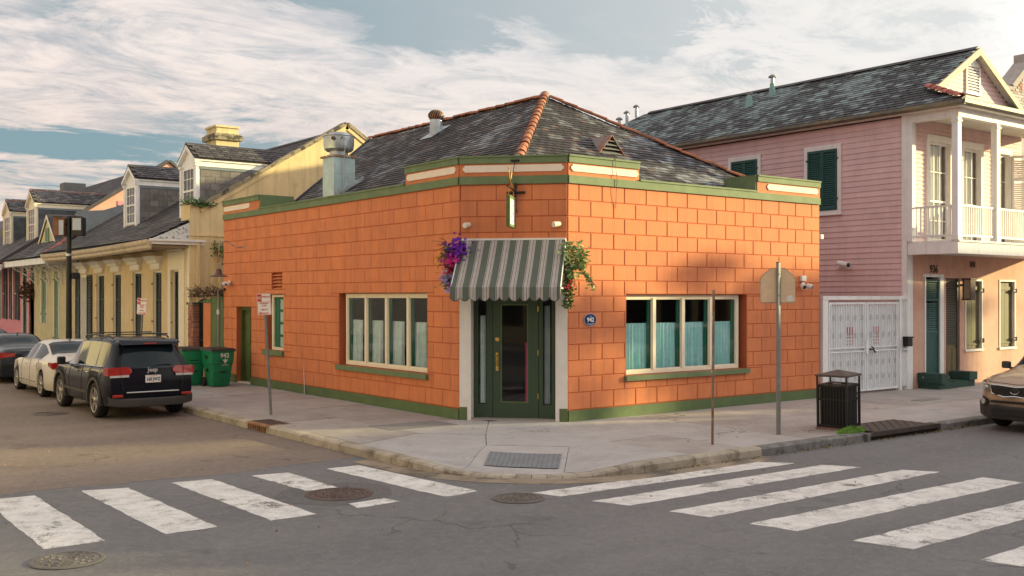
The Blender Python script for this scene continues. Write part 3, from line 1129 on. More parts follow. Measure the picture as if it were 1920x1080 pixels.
# upper band with coping, stepped parapet with the white panels
for F, s0, s1, hi0, hi1, st in ((FL, 1.60, YL, 1.60, 3.646, 1), (FRR, 1.51, XR, 1.51, 3.453, -1)):
    m = MB(F).box(s0, s1, 0.0, .045, 4.745, 4.905)
    part('green_band', m, GREEN, REST)
    for a, b in (([(hi1, 11.36)] if st == 1 else [(hi1, 7.245)])):
        part('coping', MB(F).box(a + .01, b - .01, -.36, .065, 4.907, 4.945), GREEN, REST)
m = MB(FC).box(.0, LC, 0.0, .045, 4.743, 4.903)
part('green_band', m, GREEN, REST)


def notched(mb, s0, s1, z0, z1, d, t=.02):
    """plaque with scooped corners"""
    r = (z1 - z0) * .30
    pts = []
    def arc(cx, cz, a0, a1):
        for k in range(5):
            a = R_(a0 + (a1 - a0) * k / 4)
            pts.append((cx + r * math.cos(a), d, cz + r * math.sin(a)))
    arc(s0, z0, 90, 0)
    arc(s1, z0, 180, 90)
    arc(s1, z1, 270, 180)
    arc(s0, z1, 360, 270)
    zm = (z0 + z1) / 2
    mb.prism(pts, (0, t, 0))
    return mb


def parapet(F, s0, s1, e0, e1, z1=5.31, zp=(4.985, 5.125), ps=None):
    part('parapet', MB(F).box(s0, s1, -.30, -.001, 4.93, z1 - .03), ORANGE, REST)
    part('parapet_face', MB(F).box(s0, s1, 0, .02, 4.907, z1 - .155), ORANGE, REST)
    part('green_band', MB(F).box(s0 - e0, s1 + e1, 0.0, .05, z1 - .153, z1 - .032), GREEN, REST)
    part('coping', MB(F).box(s0 - e0, s1 + e1, -.34, .07, z1 - .030, z1 + .005), GREEN, REST)
    ps = ps or (s0 + .06, s1 - .06)
    part('white_panel', notched(MB(F), ps[0], ps[1], zp[0], zp[1], .021), PANELW, REST)


parapet(FL, 1.60, 3.646, 0, 0, ps=(1.69, 3.58))
parapet(FRR, 1.51, 3.453, 0, 0, ps=(1.57, 3.41))
parapet(FC, .0, LC, 0, 0, ps=(.07, LC - .07))
parapet(FL, 11.38, YL, .0, 0, ps=(12.02, 13.90))
parapet(FRR, 7.26, XR, .0, 0, ps=(7.60, 9.52))
part('parapet_return', MB().box(.0, 1.0, 11.34, 11.379, 4.95, 5.31), GREEN, REST)
part('parapet_return', MB().box(7.21, 7.259, .0, .95, 4.95, 5.31), GREEN, REST)


# windows ---------------------------------------------------------------
POSTG = mat('post_green', (.02, .16, .10), .6)


def band_window(F, s0, s1, z0, z1, n, dd, flip, name='window', sill=True, wide=.075, post=True, reveal_hi=.14):
    """wooden window of n tall lights set back dd from the wall face"""
    w = part(name, MB(F).box(s0, s1, -dd - .05, -dd, z0, z0 + .07).box(s0, s1, -dd - .05, -dd, z1 - .07, z1)
             .box(s0, s0 + wide, -dd - .05, -dd, z0 + .07, z1 - .07).box(s1 - wide, s1, -dd - .05, -dd, z0 + .07, z1 - .07), CREAM, REST)
    pw = (s1 - s0 - wide) / n
    for k in range(1, n):
        c = s0 + wide / 2 + pw * k
        part('mullion', MB(F).box(c - .045, c + .045, -dd - .05, -dd + .012, z0 + .07, z1 - .07), CREAM, w)
    for k in range(n):
        a, b = s0 + wide / 2 + pw * k + .045, s0 + wide / 2 + pw * (k + 1) - .045
        part('sash', MB(F).box(a, b, -dd - .045, -dd - .012, z0 + .07, z0 + .10).box(a, b, -dd - .045, -dd - .012, z1 - .10, z1 - .07)
             .box(a, a + .025, -dd - .045, -dd - .012, z0 + .10, z1 - .10).box(b - .025, b, -dd - .045, -dd - .012, z0 + .10, z1 - .10), CREAM, w)
        part('pane', MB(F).box(a + .025, b - .025, -dd - .032, -dd - .026, z0 + .10, z1 - .10), GLASS, w)
        if post:
            e = (b - .09, b + .01) if not flip else (b - .07, b + .03)
            part('shutter_post', MB(F).box(e[0], e[1], -dd - .10, -dd - .06, z0, z1 - .06), POSTG, w)
    # reveal linings
    return w


def curtain(F, a, b, z0, z1, d, label, group, folds=7, amp=.03, m=TEAL, pull=0):
    """hanging cloth with real folds"""
    n = folds * 8
    rows = 6
    mb_ = MB(F)
    vs = []
    ph = rnd.uniform(0, 6)
    for r in range(rows + 1):
        v = r / rows
        for i in range(n + 1):
            u = i / n
            w = 1 - pull * math.sin(v * 2.4) * (1 if v < .99 else 1)
            s_ = a + (b - a) * (u * w + (1 - w) * .25)
            f = math.sin(u * folds * 6.283 + ph + .5 * math.sin(3 * u + v * 1.4)) + .35 * math.sin(u * folds * 15 + ph * 2)
            vs.append((s_, d + amp * f * (.45 + .55 * v), z1 - (z1 - z0) * v + (.006 * math.cos(u * folds * 6.28) if r == 0 else 0)))
    fs = []
    for r in range(rows):
        for i in range(n):
            fs.append((r * (n + 1) + i, r * (n + 1) + i + 1, (r + 1) * (n + 1) + i + 1, (r + 1) * (n + 1) + i))
    mb_.add(vs, fs)
    o = part('curtain', mb_, m, None, 60)
    return tag(o, label, 'curtain', group)


band_window(FRR, 3.10, 6.76, .85, 2.525, 4, .12, False)
part('window_sill', MB(FRR).box(3.04, 6.93, -.12, .09, .735, .838), GREEN, REST)
pw = (6.76 - 3.10 - .075) / 4
names = ('leftmost', 'second', 'third', 'rightmost')
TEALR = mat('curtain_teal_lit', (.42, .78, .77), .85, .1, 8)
for k in range(4):
    a = 3.10 + .0375 + pw * k + .05
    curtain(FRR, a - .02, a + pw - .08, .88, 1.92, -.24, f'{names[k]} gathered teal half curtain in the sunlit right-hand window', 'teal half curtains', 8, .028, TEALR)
band_window(FL, 2.80, 6.62, .86, 2.555, 4, .12, True)
part('window_sill', MB(FL).box(2.74, 6.80, -.12, .09, .735, .842), GREEN, REST)
pw = (6.62 - 2.80 - .075) / 4
# seen from the street the left window's lights run from far (left) to near (right)
for k in range(4):
    far = 6.62 - .0375 - pw * k - .05
    curtain(FL, far - pw * .52, far + .02, .88, 1.93, -.26, f'{names[k]} pale teal half curtain in the shaded left-hand window', 'teal half curtains', 5, .03, TEAL, .08)
    curtain(FL, far - pw + .09, far - pw + .22, .88, 1.93, -.27, f'narrow drawn-back curtain at the right side of the {names[k]} light of the left-hand window', 'teal half curtains', 2, .025, TEAL, -.3)
# small louvred window
w = part('small_window', MB(FL).box(9.86, 10.86, -.17, -.12, 1.04, 1.11).box(9.86, 10.86, -.17, -.12, 2.47, 2.54).box(10.76, 10.86, -.17, -.12, 1.11, 2.47).box(9.86, 9.93, -.17, -.12, 1.11, 2.47), CREAM, REST)
part('shutter_edge', MB(FL).box(10.50, 10.76, -.26, -.18, 1.11, 2.47), mat('edge_green', (.02, .14, .075), .6), w)
m = MB(FL)
for k in range(4):
    z = 1.12 + k * .34
    m.box(9.93, 10.50, -.24, -.20, z, z + .27)
part('louvre_glass', m, mat('frosted', (.40, .50, .47), .4), w)
part('louvre_rails', MB(FL).box(9.93, 10.50, -.25, -.19, 1.39, 1.46).box(9.93, 10.50, -.25, -.19, 1.73, 1.80).box(9.93, 10.50, -.25, -.19, 2.07, 2.14).box(9.93, 10.50, -.25, -.19, 2.41, 2.47), MATS['edge_green'], w)
part('window_sill', MB(FL).box(9.80, 11.06, -.12, .09, .90, 1.028), GREEN, REST)
# red louvre vent
t = part('wall_vent', MB(FL).box(9.93, 10.60, -.30, -.20, 2.67, 3.13), ORANGE_JOINT, REST)
for k in range(5):
    z = 2.68 + k * .09
    m = MB(FL)
    m.add([(9.94, -.02, z), (10.59, -.02, z), (10.59, -.14, z + .075), (9.94, -.14, z + .075), (9.94, -.02, z + .012), (10.59, -.02, z + .012), (10.59, -.14, z + .087), (9.94, -.14, z + .087)],
          [(0, 1, 2, 3), (4, 5, 6, 7), (0, 1, 5, 4), (2, 3, 7, 6), (1, 2, 6, 5), (3, 0, 4, 7)])
    part('slat', m, ORANGE, t)
# side door, olive green with panels
OL = mat('olive_door', (.085, .115, .03), .55, .12, 4, .1, 40)
dr_ = part('side_door', MB(FL).box(11.98, 12.98, -.27, -.22, .03, 2.15), OL, REST)
part('door_frame', MB(FL).box(11.961, 11.999, -.219, -.12, .0, 2.19).box(12.94, 13.019, -.219, -.12, 0, 2.19).box(12.0, 12.939, -.219, -.12, 2.10, 2.19), OL, dr_)
for z0, z1 in ((.15, .95), (1.10, 1.98)):
    for a, b in ((12.10, 12.44), (12.52, 12.86)):
        part('door_panel', MB(FL).rbox(a, b, -.221, -.205, z0, z1, .008), OL, dr_)
part('door_step', MB(FL).box(11.97, 13.01, -.2, -.01, .002, .03), PANELW, REST)

# entrance -----------------------------------------------------------------
part('entrance_head', MB(FC).box(.0, LC, -.3, .0, 2.62, 3.60), ORANGE, REST)
for a, b in ((.155, .30), (LC - .30, LC - .155)):
    pass
part('door_pilaster', MB(FC).box(.0, .235, -.05, .035, .262, 3.55).box(.157, .235, -.31, .036, .0, .262), WHITEWARM, REST)
part('door_pilaster', MB(FC).box(LC - .235, LC, -.05, .035, .262, 3.55).box(LC - .235, LC - .157, -.31, .036, .0, .262), WHITEWARM, REST)
part('door_reveal', MB(FC).box(.1, .235, -.31, -.052, .262, 2.6).box(LC - .235, LC - .1, -.31, -.052, .262, 2.6), WHITEWARM, REST)
e = part('entrance', MB(FC).box(.236, .33, -.30, -.24, .0, 2.6).box(.50, .63, -.30, -.24, .0, 2.6).box(1.58, 1.66, -.30, -.24, 0, 2.6).box(1.84, LC - .236, -.30, -.24, 0, 2.6)
         .box(.33, .50, -.30, -.24, 0, .30).box(1.66, 1.84, -.30, -.24, 0, .30).box(.33, .50, -.30, -.24, 2.42, 2.6).box(1.66, 1.84, -.30, -.24, 2.42, 2.6)
         .box(.63, 1.58, -.30, -.24, 2.50, 2.6), DOORGREEN, REST)
part('sidelight', MB(FC).box(.33, .50, -.275, -.268, .30, 2.42), GLASS, e)
part('sidelight', MB(FC).box(1.66, 1.84, -.275, -.268, .30, 2.42), GLASS, e)
for a in (.42, .56):
    pass
d_ = part('front_door', MB(FC).box(.64, .80, -.285, -.235, .03, 2.49).box(1.36, 1.57, -.285, -.235, .03, 2.49).box(.80, 1.36, -.285, -.235, .03, .34).box(.80, 1.36, -.285, -.235, 2.33, 2.49), DOORGREEN, REST)
part('pane', MB(FC).box(.80, 1.36, -.265, -.258, .34, 2.33), GLASS, d_)
part('glazing_bead', MB(FC).box(.80, .82, -.256, -.236, .36, 2.31).box(1.34, 1.36, -.256, -.236, .36, 2.31).box(.80, 1.36, -.256, -.236, .34, .36).box(.80, 1.36, -.256, -.236, 2.31, 2.33), GREEN_DK, d_)
m = MB(FC).rbox(.70, .755, -.234, -.220, .98, 1.35, .006)
m.tube([(.728, -.22, 1.08), (.728, -.165, 1.11), (.728, -.15, 1.18), (.728, -.165, 1.27), (.728, -.22, 1.31)], [.012, .016, .018, .016, .012], 8)
part('handle', m, BRASS, d_)
part('lock', MB(FC).lathe([(.045, 0), (.045, .01), (.03, .018), (.012, .02)], (.728, -.235, 1.62), 20, (0, 1, 0)), BRASS, d_)
for z in (.42, 1.30, 2.18):
    part('hinge', MB(FC).cyl((1.565, -.232, z), (1.565, -.232, z + .11), .012), BRASS, d_)
part('threshold', MB(FC).box(.236, LC - .236, -.30, .05, .001, .028), CONC, e)
tag(part('pink_cloth', MB(FC).box(1.29, 1.345, -.34, -.33, .35, 1.55), mat('pink_cloth', (.55, .01, .12), .6)), 'narrow bright pink cloth hanging inside the glass front door', 'cloth')
curtain(FC, .36, .47, .32, 2.1, -.30, 'narrow teal curtain in the sidelight left of the front door', 'sidelight curtains', 2, .02)
curtain(FC, 1.69, 1.80, .32, 2.3, -.30, 'narrow pale curtain in the sidelight right of the front door', 'sidelight curtains', 2, .02, mat('curtain_pale', (.34, .42, .42), .85))
part('entrance_back', MB(FC).box(.3, LC - .3, -1.6, -1.55, .01, 2.7), DARKIN, REST)

# ================================================================ slate roofs
PARV = []


def above_parapet(p):
    """is this roof point seen over the restaurant's own parapets?"""
    d = p - CAM
    for ax, lo, hi, f in ((0, 1.59, 14, lambda y: 5.32 if (y < 3.65 or y > 11.36) else 4.95), (1, 1.5, 9.62, lambda x: 5.32 if (x < 3.45 or x > 7.25) else 4.95)):
        if d[ax] == 0:
            continue
        t = (0 - CAM[ax]) / d[ax]
        if 0 < t < 1:
            q = CAM + d * t
            if lo < q[1 - ax] < hi and q.z < f(q[1 - ax]):
                return False
    t = None
    # chamfer plane
    den = d.dot(CN)
    if den:
        t = (P1 - CAM).dot(CN) / den
        q = CAM + d * t
        s_ = (q - P1).dot(CU)
        if 0 < t < 1 and 0 < s_ < LC and q.z < 5.32:
            return False
    return True


def slates(O, U, V, srange, tmax, exp, wid, out, thick=.012, t0=0.0, vis=lambda p: True, skew=0.0):
    """lists slates (mesh, place) of one slope; U along the eave, V up the slope"""
    U, V = Vector(U).normalized(), Vector(V).normalized()
    N = U.cross(V).normalized()
    if N.z < 0:
        N = -N
    meshes = []
    for k in range(4):
        w = wid * (.48 - .012 * k)
        jl, jr, js = rnd.uniform(-.006, .006), rnd.uniform(-.006, .006), rnd.uniform(-.01, .01)
        vs = []
        for (s_, t_, n_) in ((-w, -.0 + jl, thick * 2.0), (w, .0 + jr, thick * 2.0), (w + js, exp * 1.25, .003), (-w + js, exp * 1.25, .003)):
            vs.append(U * s_ + V * t_ + N * n_)
        lo = [v - N * thick for v in vs]
        me = bpy.data.meshes.new('slate')
        me.from_pydata([tuple(v) for v in vs + lo], [], [(0, 1, 2, 3), (0, 4, 5, 1), (1, 5, 6, 2), (3, 2, 6, 7), (0, 3, 7, 4)])
        bm = bmesh.new()
        bm.from_mesh(me)
        bm.normal_update()
        if bm.faces[:] and max(bm.faces, key=lambda f: f.calc_area()).normal.dot(N) < 0:
            bmesh.ops.reverse_faces(bm, faces=bm.faces[:])
        bm.to_mesh(me)
        bm.free()
        meshes.append(me)
    r = 0
    t = t0
    while t < tmax:
        a, b = srange(t)
        s_ = a - rnd.random() * .02 + (wid / 2 if r % 2 else 0) - wid / 2
        s_ = math.floor(a / wid) * wid + (wid / 2 if r % 2 else 0)
        while s_ < b:
            if s_ > a:
                c = Vector(O) + U * (s_ + rnd.uniform(-.008, .008)) + V * (t + rnd.uniform(-.006, .006)) + N * rnd.uniform(0, .003)
                out.append((rnd.choice(meshes), c, (c - CAM).length, vis(c)))
            s_ += wid
        t += exp
        r += 1
    return out


def lay(lst, roof, m, limit=300, rest_name='more_slates'):
    for me in {q[0] for q in lst}:
        me.materials.clear()
        me.materials.append(m)
    v = sorted([q for q in lst if q[3]], key=lambda q: q[2])
    rest = v[limit:] + [q for q in lst if not q[3]]
    for q in v[:limit]:
        piece('slate', q[0], q[1], roof)
    mb = MB()
    for q in rest:
        mb.add([tuple(x.co + q[1]) for x in q[0].vertices], [tuple(p.vertices) for p in q[0].polygons])
    if mb.v:
        o = part(rest_name, mb, m, roof, kind='stuff')


def tiles(a, b, parent, n=None, r=.10, m=TERRA, sep=True, name='ridge_tile', L=.36, first=None):
    """overlapping half-round tiles from a up to b"""
    a, b = Vector(a), Vector(b)
    d = b - a
    n = n or max(2, round(d.length / L))
    L = d.length / n
    prof = MB()
    K = 8
    vs = []
    for (z, rr) in ((0, r * 1.12), (L * .12, r * 1.08), (L * 1.08, r * .86)):
        for i in range(K + 1):
            t_ = math.pi * i / K
            vs.append((rr * math.cos(t_), rr * math.sin(t_) * .85, z))
        for i in range(K + 1):
            t_ = math.pi * i / K
            vs.append(((rr - .018) * math.cos(t_), (rr - .018) * math.sin(t_) * .85, z))
    fs = []
    w = 2 * (K + 1)
    for j in range(2):
        for i in range(K):
            fs.append((j * w + i, j * w + i + 1, (j + 1) * w + i + 1, (j + 1) * w + i))
            fs.append((j * w + K + 1 + i, j * w + K + 2 + i, (j + 1) * w + K + 2 + i, (j + 1) * w + K + 1 + i))
    for i in range(K):
        fs.append((i, i + 1, K + 2 + i, K + 1 + i))
        fs.append((2 * w + i, 2 * w + i + 1, 2 * w + K + 2 + i, 2 * w + K + 1 + i))
    prof.add(vs, fs)
    me = mesh_of(prof, name, smooth=50)
    me.materials.append(m)
    z = d.normalized()
    up = Vector((0, 0, 1))
    y = (up - z * up.dot(z)).normalized()
    x = y.cross(z)
    Rm = Matrix((x, y, z)).transposed()
    for k in range(n):
        c = a + d * (k / n)
        rot = (Rm @ Matrix.Rotation(rnd.uniform(-.05, .05), 3, 'X') @ Matrix.Rotation(rnd.uniform(-.05, .05), 3, 'Z')).to_euler()
        piece(name, me, c, parent, rot)


# restaurant roof: ridge from the apex towards the back, two hips
AP = Vector((4.957, 4.957, 7.60))
SL = .617
EV = .30
ze = AP.z - SL * (AP.x - EV)
RE = Vector((AP.x, 13.93, AP.z))          # ridge end
XE = 2 * AP.x - EV
YQ = 10.7            # the far edge of this slope runs back from here up to the ridge end
YB = YQ
mb = MB()
# the corner under the chamfered parapet is cut off: along u + v = CUTC
CUTC = 2.05
zc_ = ze + SL * (CUTC / 2 - EV)
mb.add([(CUTC - EV, EV, ze - .03), (XE, EV, ze - .03), tuple(AP - Vector((0, 0, .03))), tuple(RE - Vector((0, 0, .03))), (EV, YB, ze - .03), (XE, YB, ze - .03),
        (EV, CUTC - EV, ze - .03), (CUTC / 2, CUTC / 2, zc_ - .03)],
       [(0, 1, 2, 7), (6, 7, 2, 3, 4), (4, 3, 5), (1, 5, 3, 2), (0, 7, 6), (6, 4, 5, 1, 0)])
roof = part('roof', mb, DECK, REST)
L_ = []
sv = Vector((1, 0, SL))
slen = (AP.x - EV) * math.sqrt(1 + SL * SL)
k_ = math.sqrt(1 + SL * SL)
# the back of this slope is cut off by the rear hip, which starts lower down towards the wall
slates((EV, 0, ze), (0, 1, 0), sv, lambda t: (EV + t / k_, YQ + (RE.y - YQ) * (t / slen)), slen, .150, .235, L_, vis=above_parapet)
slates((0, EV, ze), (1, 0, 0), (0, 1, SL), lambda t: (EV + t / k_, XE - t / k_), slen, .150, .235, L_, vis=above_parapet)
L_ = [q for q in L_ if q[1].x + q[1].y > CUTC + .02]
lay(L_, roof, SLATE)
tiles((CUTC / 2, CUTC / 2, zc_ + .05), AP + Vector((-.05, -.05, .05)), roof, r=.10, L=.33)
tiles((XE - .1, EV + .1, ze + .09), AP + Vector((.05, -.05, .03)), roof, r=.082, L=.40)
tiles(RE + Vector((0, .1, .04)), AP + Vector((0, 0, .03)), roof, r=.085, L=.42)
part('verge_board', MB().prism([(EV, YQ + .02, ze - .06), tuple(RE + Vector((0, .02, -.06))), tuple(RE + Vector((0, .02, .05))), (EV, YQ + .02, ze + .05)], (-.03, .04, 0)), SLATE_C, roof)
part('lead_finial', MB().lathe([(.13, -.12), (.14, 0), (.09, .06), (.02, .09)], tuple(AP + Vector((0, 0, .08))), 14), mat('lead', (.25, .25, .26), .6), roof, 40)
part('hip_end_mortar', MB().lathe([(.16, -.05), (.15, .05), (.06, .12)], (CUTC / 2 + .02, CUTC / 2 + .02, zc_ + .05), 10, (-1, -1, -.4)), PANELW, roof, 40)

# things standing on that roof --------------------------------------------
def roof_z(x, y):
    return AP.z - SL * max(0, AP.x - min(x, y), x - AP.x if y > AP.y else 0)


def exhaust():
    x, y = 1.05, 8.75
    t = thing('exhaust_fan', 'silver mushroom exhaust fan on a square sheet metal duct', 'exhaust fan', (x, y, 5.1))
    h = .31
    zb, zt = 5.02, 6.17
    duct = part('duct', MB().box(x - h, x + h, y - h, y + h, zb, zt - .05), mat('duct_metal', (.40, .50, .50), .42, .15, 3, .1, 20, metal=.55, col2=(.36, .26, .17), thr=(.55, .68), c2scale=2.0), t)
    part('duct_flange', MB().box(x - h - .05, x + h + .05, y - h - .05, y + h + .05, zt - .048, zt), RUSTM, t)
    part('duct_seam', MB().box(x - h - .006, x + h + .006, y - h - .006, y + h + .006, 5.68, 5.70), GALV, t)
    part('neck', MB().lathe([(.24, 0), (.24, .14)], (x, y, zt), 28), GALV, t, 40)
    part('bowl', MB().lathe([(.23, .12), (.33, .13), (.38, .18), (.40, .30), (.40, .50), (.42, .515), (.42, .53), (.36, .53)], (x, y, zt), 36), GALV, t, 35)
    part('cap', MB().lathe([(.36, .52), (.30, .535), (.285, .58), (.24, .615), (.10, .63), (0, .635)], (x, y, zt), 28), GALV, t, 35)
    part('motor_inlet', MB().tube([(x - .16, y - .40, zt + .40), (x - .13, y - .44, zt + .45), (x - .10, y - .41, zt + .47)], .012, 5).cyl((x - .29, y - .27, zt + .42), (x - .34, y - .32, zt + .42), .05), IRON, t)
    part('conduit', MB().tube([(x - .05, y - .43, zt + .45), (x - .05, y - .44, zt + .25), (x - .04, y - .40, zt), (x - .04, y - .36, zb + .15)], .013), GALV, t)
    # curb under the duct, following the slope, and the slanting flashing at its foot
    part('curb', MB().box(x - .36, x + .36, y - .36, y + .36, 4.9, 5.10), PANELW, t)
    m = MB()
    m.prism([(x - .25, y - h - .004, 5.12), (x + .55, y - h - .004, 5.55), (x + .55, y - h - .004, 5.66), (x - .25, y - h - .004, 5.20)], (0, -.03, 0))
    part('brace', m, GALV, t)
    part('grease_cup', MB().lathe([(.10, -.04), (.11, .05), (.10, .05)], (x - .12, y - .52, 5.02), 14), RUSTM, t)


exhaust()


def turbine(x, y):
    z = roof_z(x, y)
    t = thing('turbine_vent', 'rusty spinning turbine vent on a galvanised collar near the ridge', 'roof vent', (x, y, z))
    part('collar', MB().cyl((x, y, z - .25), (x, y, z + .38), .20, .175, 24), GALV, t, 40)
    part('flashing', MB().prism([(x - .35, y - .3, roof_z(x - .35, y) + .04), (x + .3, y - .3, roof_z(x + .3, y) + .04), (x + .3, y + .3, roof_z(x + .3, y) + .04), (x - .35, y + .3, roof_z(x - .35, y) + .04)], (0, 0, .012)), GALV, t)
    part('head', MB().lathe([(.15, .36), (.19, .40), (.20, .48), (.19, .56), (.13, .62), (0, .64)], (x, y, z), 24), mat('turbine_dark', (.05, .03, .02), .8), t, 40)
    for k in range(20):
        a = 2 * math.pi * k / 20
        pts = []
        for j in range(7):
            u = j / 6
            rr = .235 * math.sin(math.pi * (.22 + .66 * u)) ** .7
            aa = a + .5 * u
            pts.append((x + rr * math.cos(aa), y + rr * math.sin(aa), z + .37 + .27 * u))
        m = MB()
        for j in range(6):
            p, q = Vector(pts[j]), Vector(pts[j + 1])
            w_ = Vector((-math.sin(a), math.cos(a), 0)) * .016
            m.add([p - w_, p + w_, q + w_, q - w_], [(0, 1, 2, 3)])
        part('vane', m, RUSTM, t)
    part('cap', MB().lathe([(.13, .625), (.10, .65), (0, .655)], (x, y, z), 20), RUSTM, t, 40)


turbine(4.10, 8.75)
# triangular louvred vent on the front slope
def tri_vent():
    x, y = 4.55, 2.0
    z = roof_z(x, y)
    t = thing('roof_louvre', 'small triangular metal louvre vent low on the front slates', 'roof vent', (x, y, z))
    hw, hh = .42, .47
    yb = y + hh / SL
    m = MB()
    zf = z - .02
    m.prism([(x - hw, y, zf), (x, y, zf + hh), (x - hw, y, zf)][:2] + [(x, yb + .05, zf + hh)], (0, 0, .018))
    m.prism([(x + hw, y, zf), (x, y, zf + hh), (x, yb + .05, zf + hh)], (0, 0, .018))
    part('hood', m, mat('vent_rust', (.30, .27, .25), .7, .2, 4, metal=.3, col2=(.30, .10, .05), thr=(.45, .6), c2scale=4), t)
    part('back', MB().prism([(x - hw + .02, y + .12, zf), (x + hw - .02, y + .12, zf), (x, y + .12, zf + hh - .03)], (0, .01, 0)), DARKIN, t)
    for k in range(4):
        z0 = zf + .04 + k * .095
        w_ = hw * (1 - (z0 - zf + .05) / hh)
        if w_ > .03:
            part('slat', MB().add([(x - w_, y, z0), (x + w_, y, z0), (x + w_, y + .1, z0 + .07), (x - w_, y + .1, z0 + .07), (x - w_, y, z0 + .01), (x + w_, y, z0 + .01), (x + w_, y + .1, z0 + .08), (x - w_, y + .1, z0 + .08)],
                                  [(0, 1, 2, 3), (4, 5, 6, 7), (0, 1, 5, 4), (2, 3, 7, 6), (1, 2, 6, 5), (3, 0, 4, 7)]), mat('louvre_grey' + str(k), (.16, .16, .155), .7), t)
    part('rim', MB().tube([(x - hw, y, zf), (x, y, zf + hh)], .014, 6).tube([(x, y, zf + hh), (x + hw, y, zf)], .014, 6), MATS['vent_rust'], t)


tri_vent()
# ================================================================ things fixed to the restaurant
# awning ------------------------------------------------------------------
def stripes_mat():
    m = bpy.data.materials.new('striped_canvas')
    m.use_nodes = True
    t = m.node_tree
    b = t.nodes['Principled BSDF']
    tc = nd(t, 'ShaderNodeTexCoord')
    sep = nd(t, 'ShaderNodeSeparateXYZ')
    t.links.new(tc.outputs['Object'], sep.inputs[0])
    per = 2.20 / 8.45
    f = math_(t, 'FRACT', math_(t, 'DIVIDE', math_(t, 'ADD', sep.outputs[0], 10 * per), per))
    g, cr, nv = (.098, .118, .096), (.40, .35, .31), (.03, .028, .05)
    gs = ramp(t, f, [(0, g), (.43, (.47, .43, .39)), (.475, nv), (.515, (.44, .40, .37)), (.73, nv), (.765, (.45, .41, .38)), (.80, (.49, .44, .40)), (.855, nv), (.875, (.47, .43, .39)), (.93, g)], 'CONSTANT')
    n = noise(t, tc.outputs['Object'], 9, 5, .6)
    c = mixc(t, ramp(t, n, [(.4, 0.0), (.8, .35)]), gs, (.16, .15, .12))
    t.links.new(c, b.inputs['Base Color'])
    b.inputs['Roughness'].default_value = .9
    nb = noise(t, tc.outputs['Object'], 260, 2, .5)
    bp = nd(t, 'ShaderNodeBump')
    bp.inputs['Strength'].default_value = .2
    bp.inputs['Distance'].default_value = .004
    t.links.new(nb, bp.inputs['Height'])
    t.links.new(bp.outputs[0], b.inputs['Normal'])
    return m


CANV = stripes_mat()
rotC = FC.to_3x3().to_euler()
AW = thing('awning', 'green and cream striped canvas awning with scalloped edge over the corner door', 'awning', tuple(P1 + CU * 0.02), (0, 0, math.atan2(CU.y, CU.x)), local=True)
# local frame: x along the wall, -y outwards
W_ = LC - .06
ZT, ZB, DP = 3.62, 2.67, .92
m = MB()
nx, ny = 60, 8
vs, fs = [], []
for j in range(ny + 1):
    v = j / ny
    for i in range(nx + 1):
        u = i / nx
        sag = -.035 * math.sin(math.pi * v) - .006 * math.sin(u * 43) * math.sin(math.pi * v)
        vs.append((W_ * u, -.06 - DP * v, ZT + (ZB - ZT) * v + sag))
for j in range(ny):
    for i in range(nx):
        a = j * (nx + 1) + i
        fs.append((a, a + 1, a + nx + 2, a + nx + 1))
n0 = len(vs)
m.add(vs, fs)
m.add([(x, y + .004, z - .006) for x, y, z in vs], fs)
part('canopy', m, CANV, AW, 60)
# scalloped valance
m = MB()
NS = 11
pts = []
vs, fs = [], []
for i in range(NS * 8 + 1):
    u = i / (NS * 8)
    ph = (u * NS) % 1.0 if i < NS * 8 else 1.0
    dz = .075 * math.sin(math.pi * ph) ** .7 if 0 < ph < 1 else 0
    x = W_ * u
    vs += [(x, -.98, ZB), (x, -.985 - .01 * math.sin(u * 37), ZB - .14), (x, -.98 - .012 * math.sin(u * 37), ZB - .195 - dz)]
for i in range(NS * 8):
    a = i * 3
    fs += [(a, a + 3, a + 4, a + 1), (a + 1, a + 4, a + 5, a + 2)]
m.add(vs, fs)
part('valance', m, CANV, AW, 60)
m = MB().tube([vs[i * 3 + 2] for i in range(NS * 8 + 1)], .007, 5)
part('valance_trim', m, mat('trim_dark', (.03, .035, .035), .8), AW)
# triangular sides, frame and arms
for x in (0.0, W_):
    part('side_cheek', MB().prism([(x, -.06, ZT), (x, -.06 - DP, ZB), (x, -.06 - DP, ZB - .19), (x, -.5, ZB - .1 + .30), (x, -.06, ZT - .25)], (.006, 0, 0)), CANV, AW)
    part('frame_arm', MB().tube([(x + .01, -.02, ZB - .02), (x + .01, -.96, ZB - .02)], .014).tube([(x + .01, -.02, ZT), (x + .01, -.96, ZB)], .014), WHITE, AW)
part('front_bar', MB().tube([(0, -.965, ZB - .02), (W_, -.965, ZB - .02)], .014), WHITE, AW)
part('head_rail', MB().box(-.01, W_ + .01, -.075, -.017, ZT - .005, ZT + .035), WHITEWARM, AW)

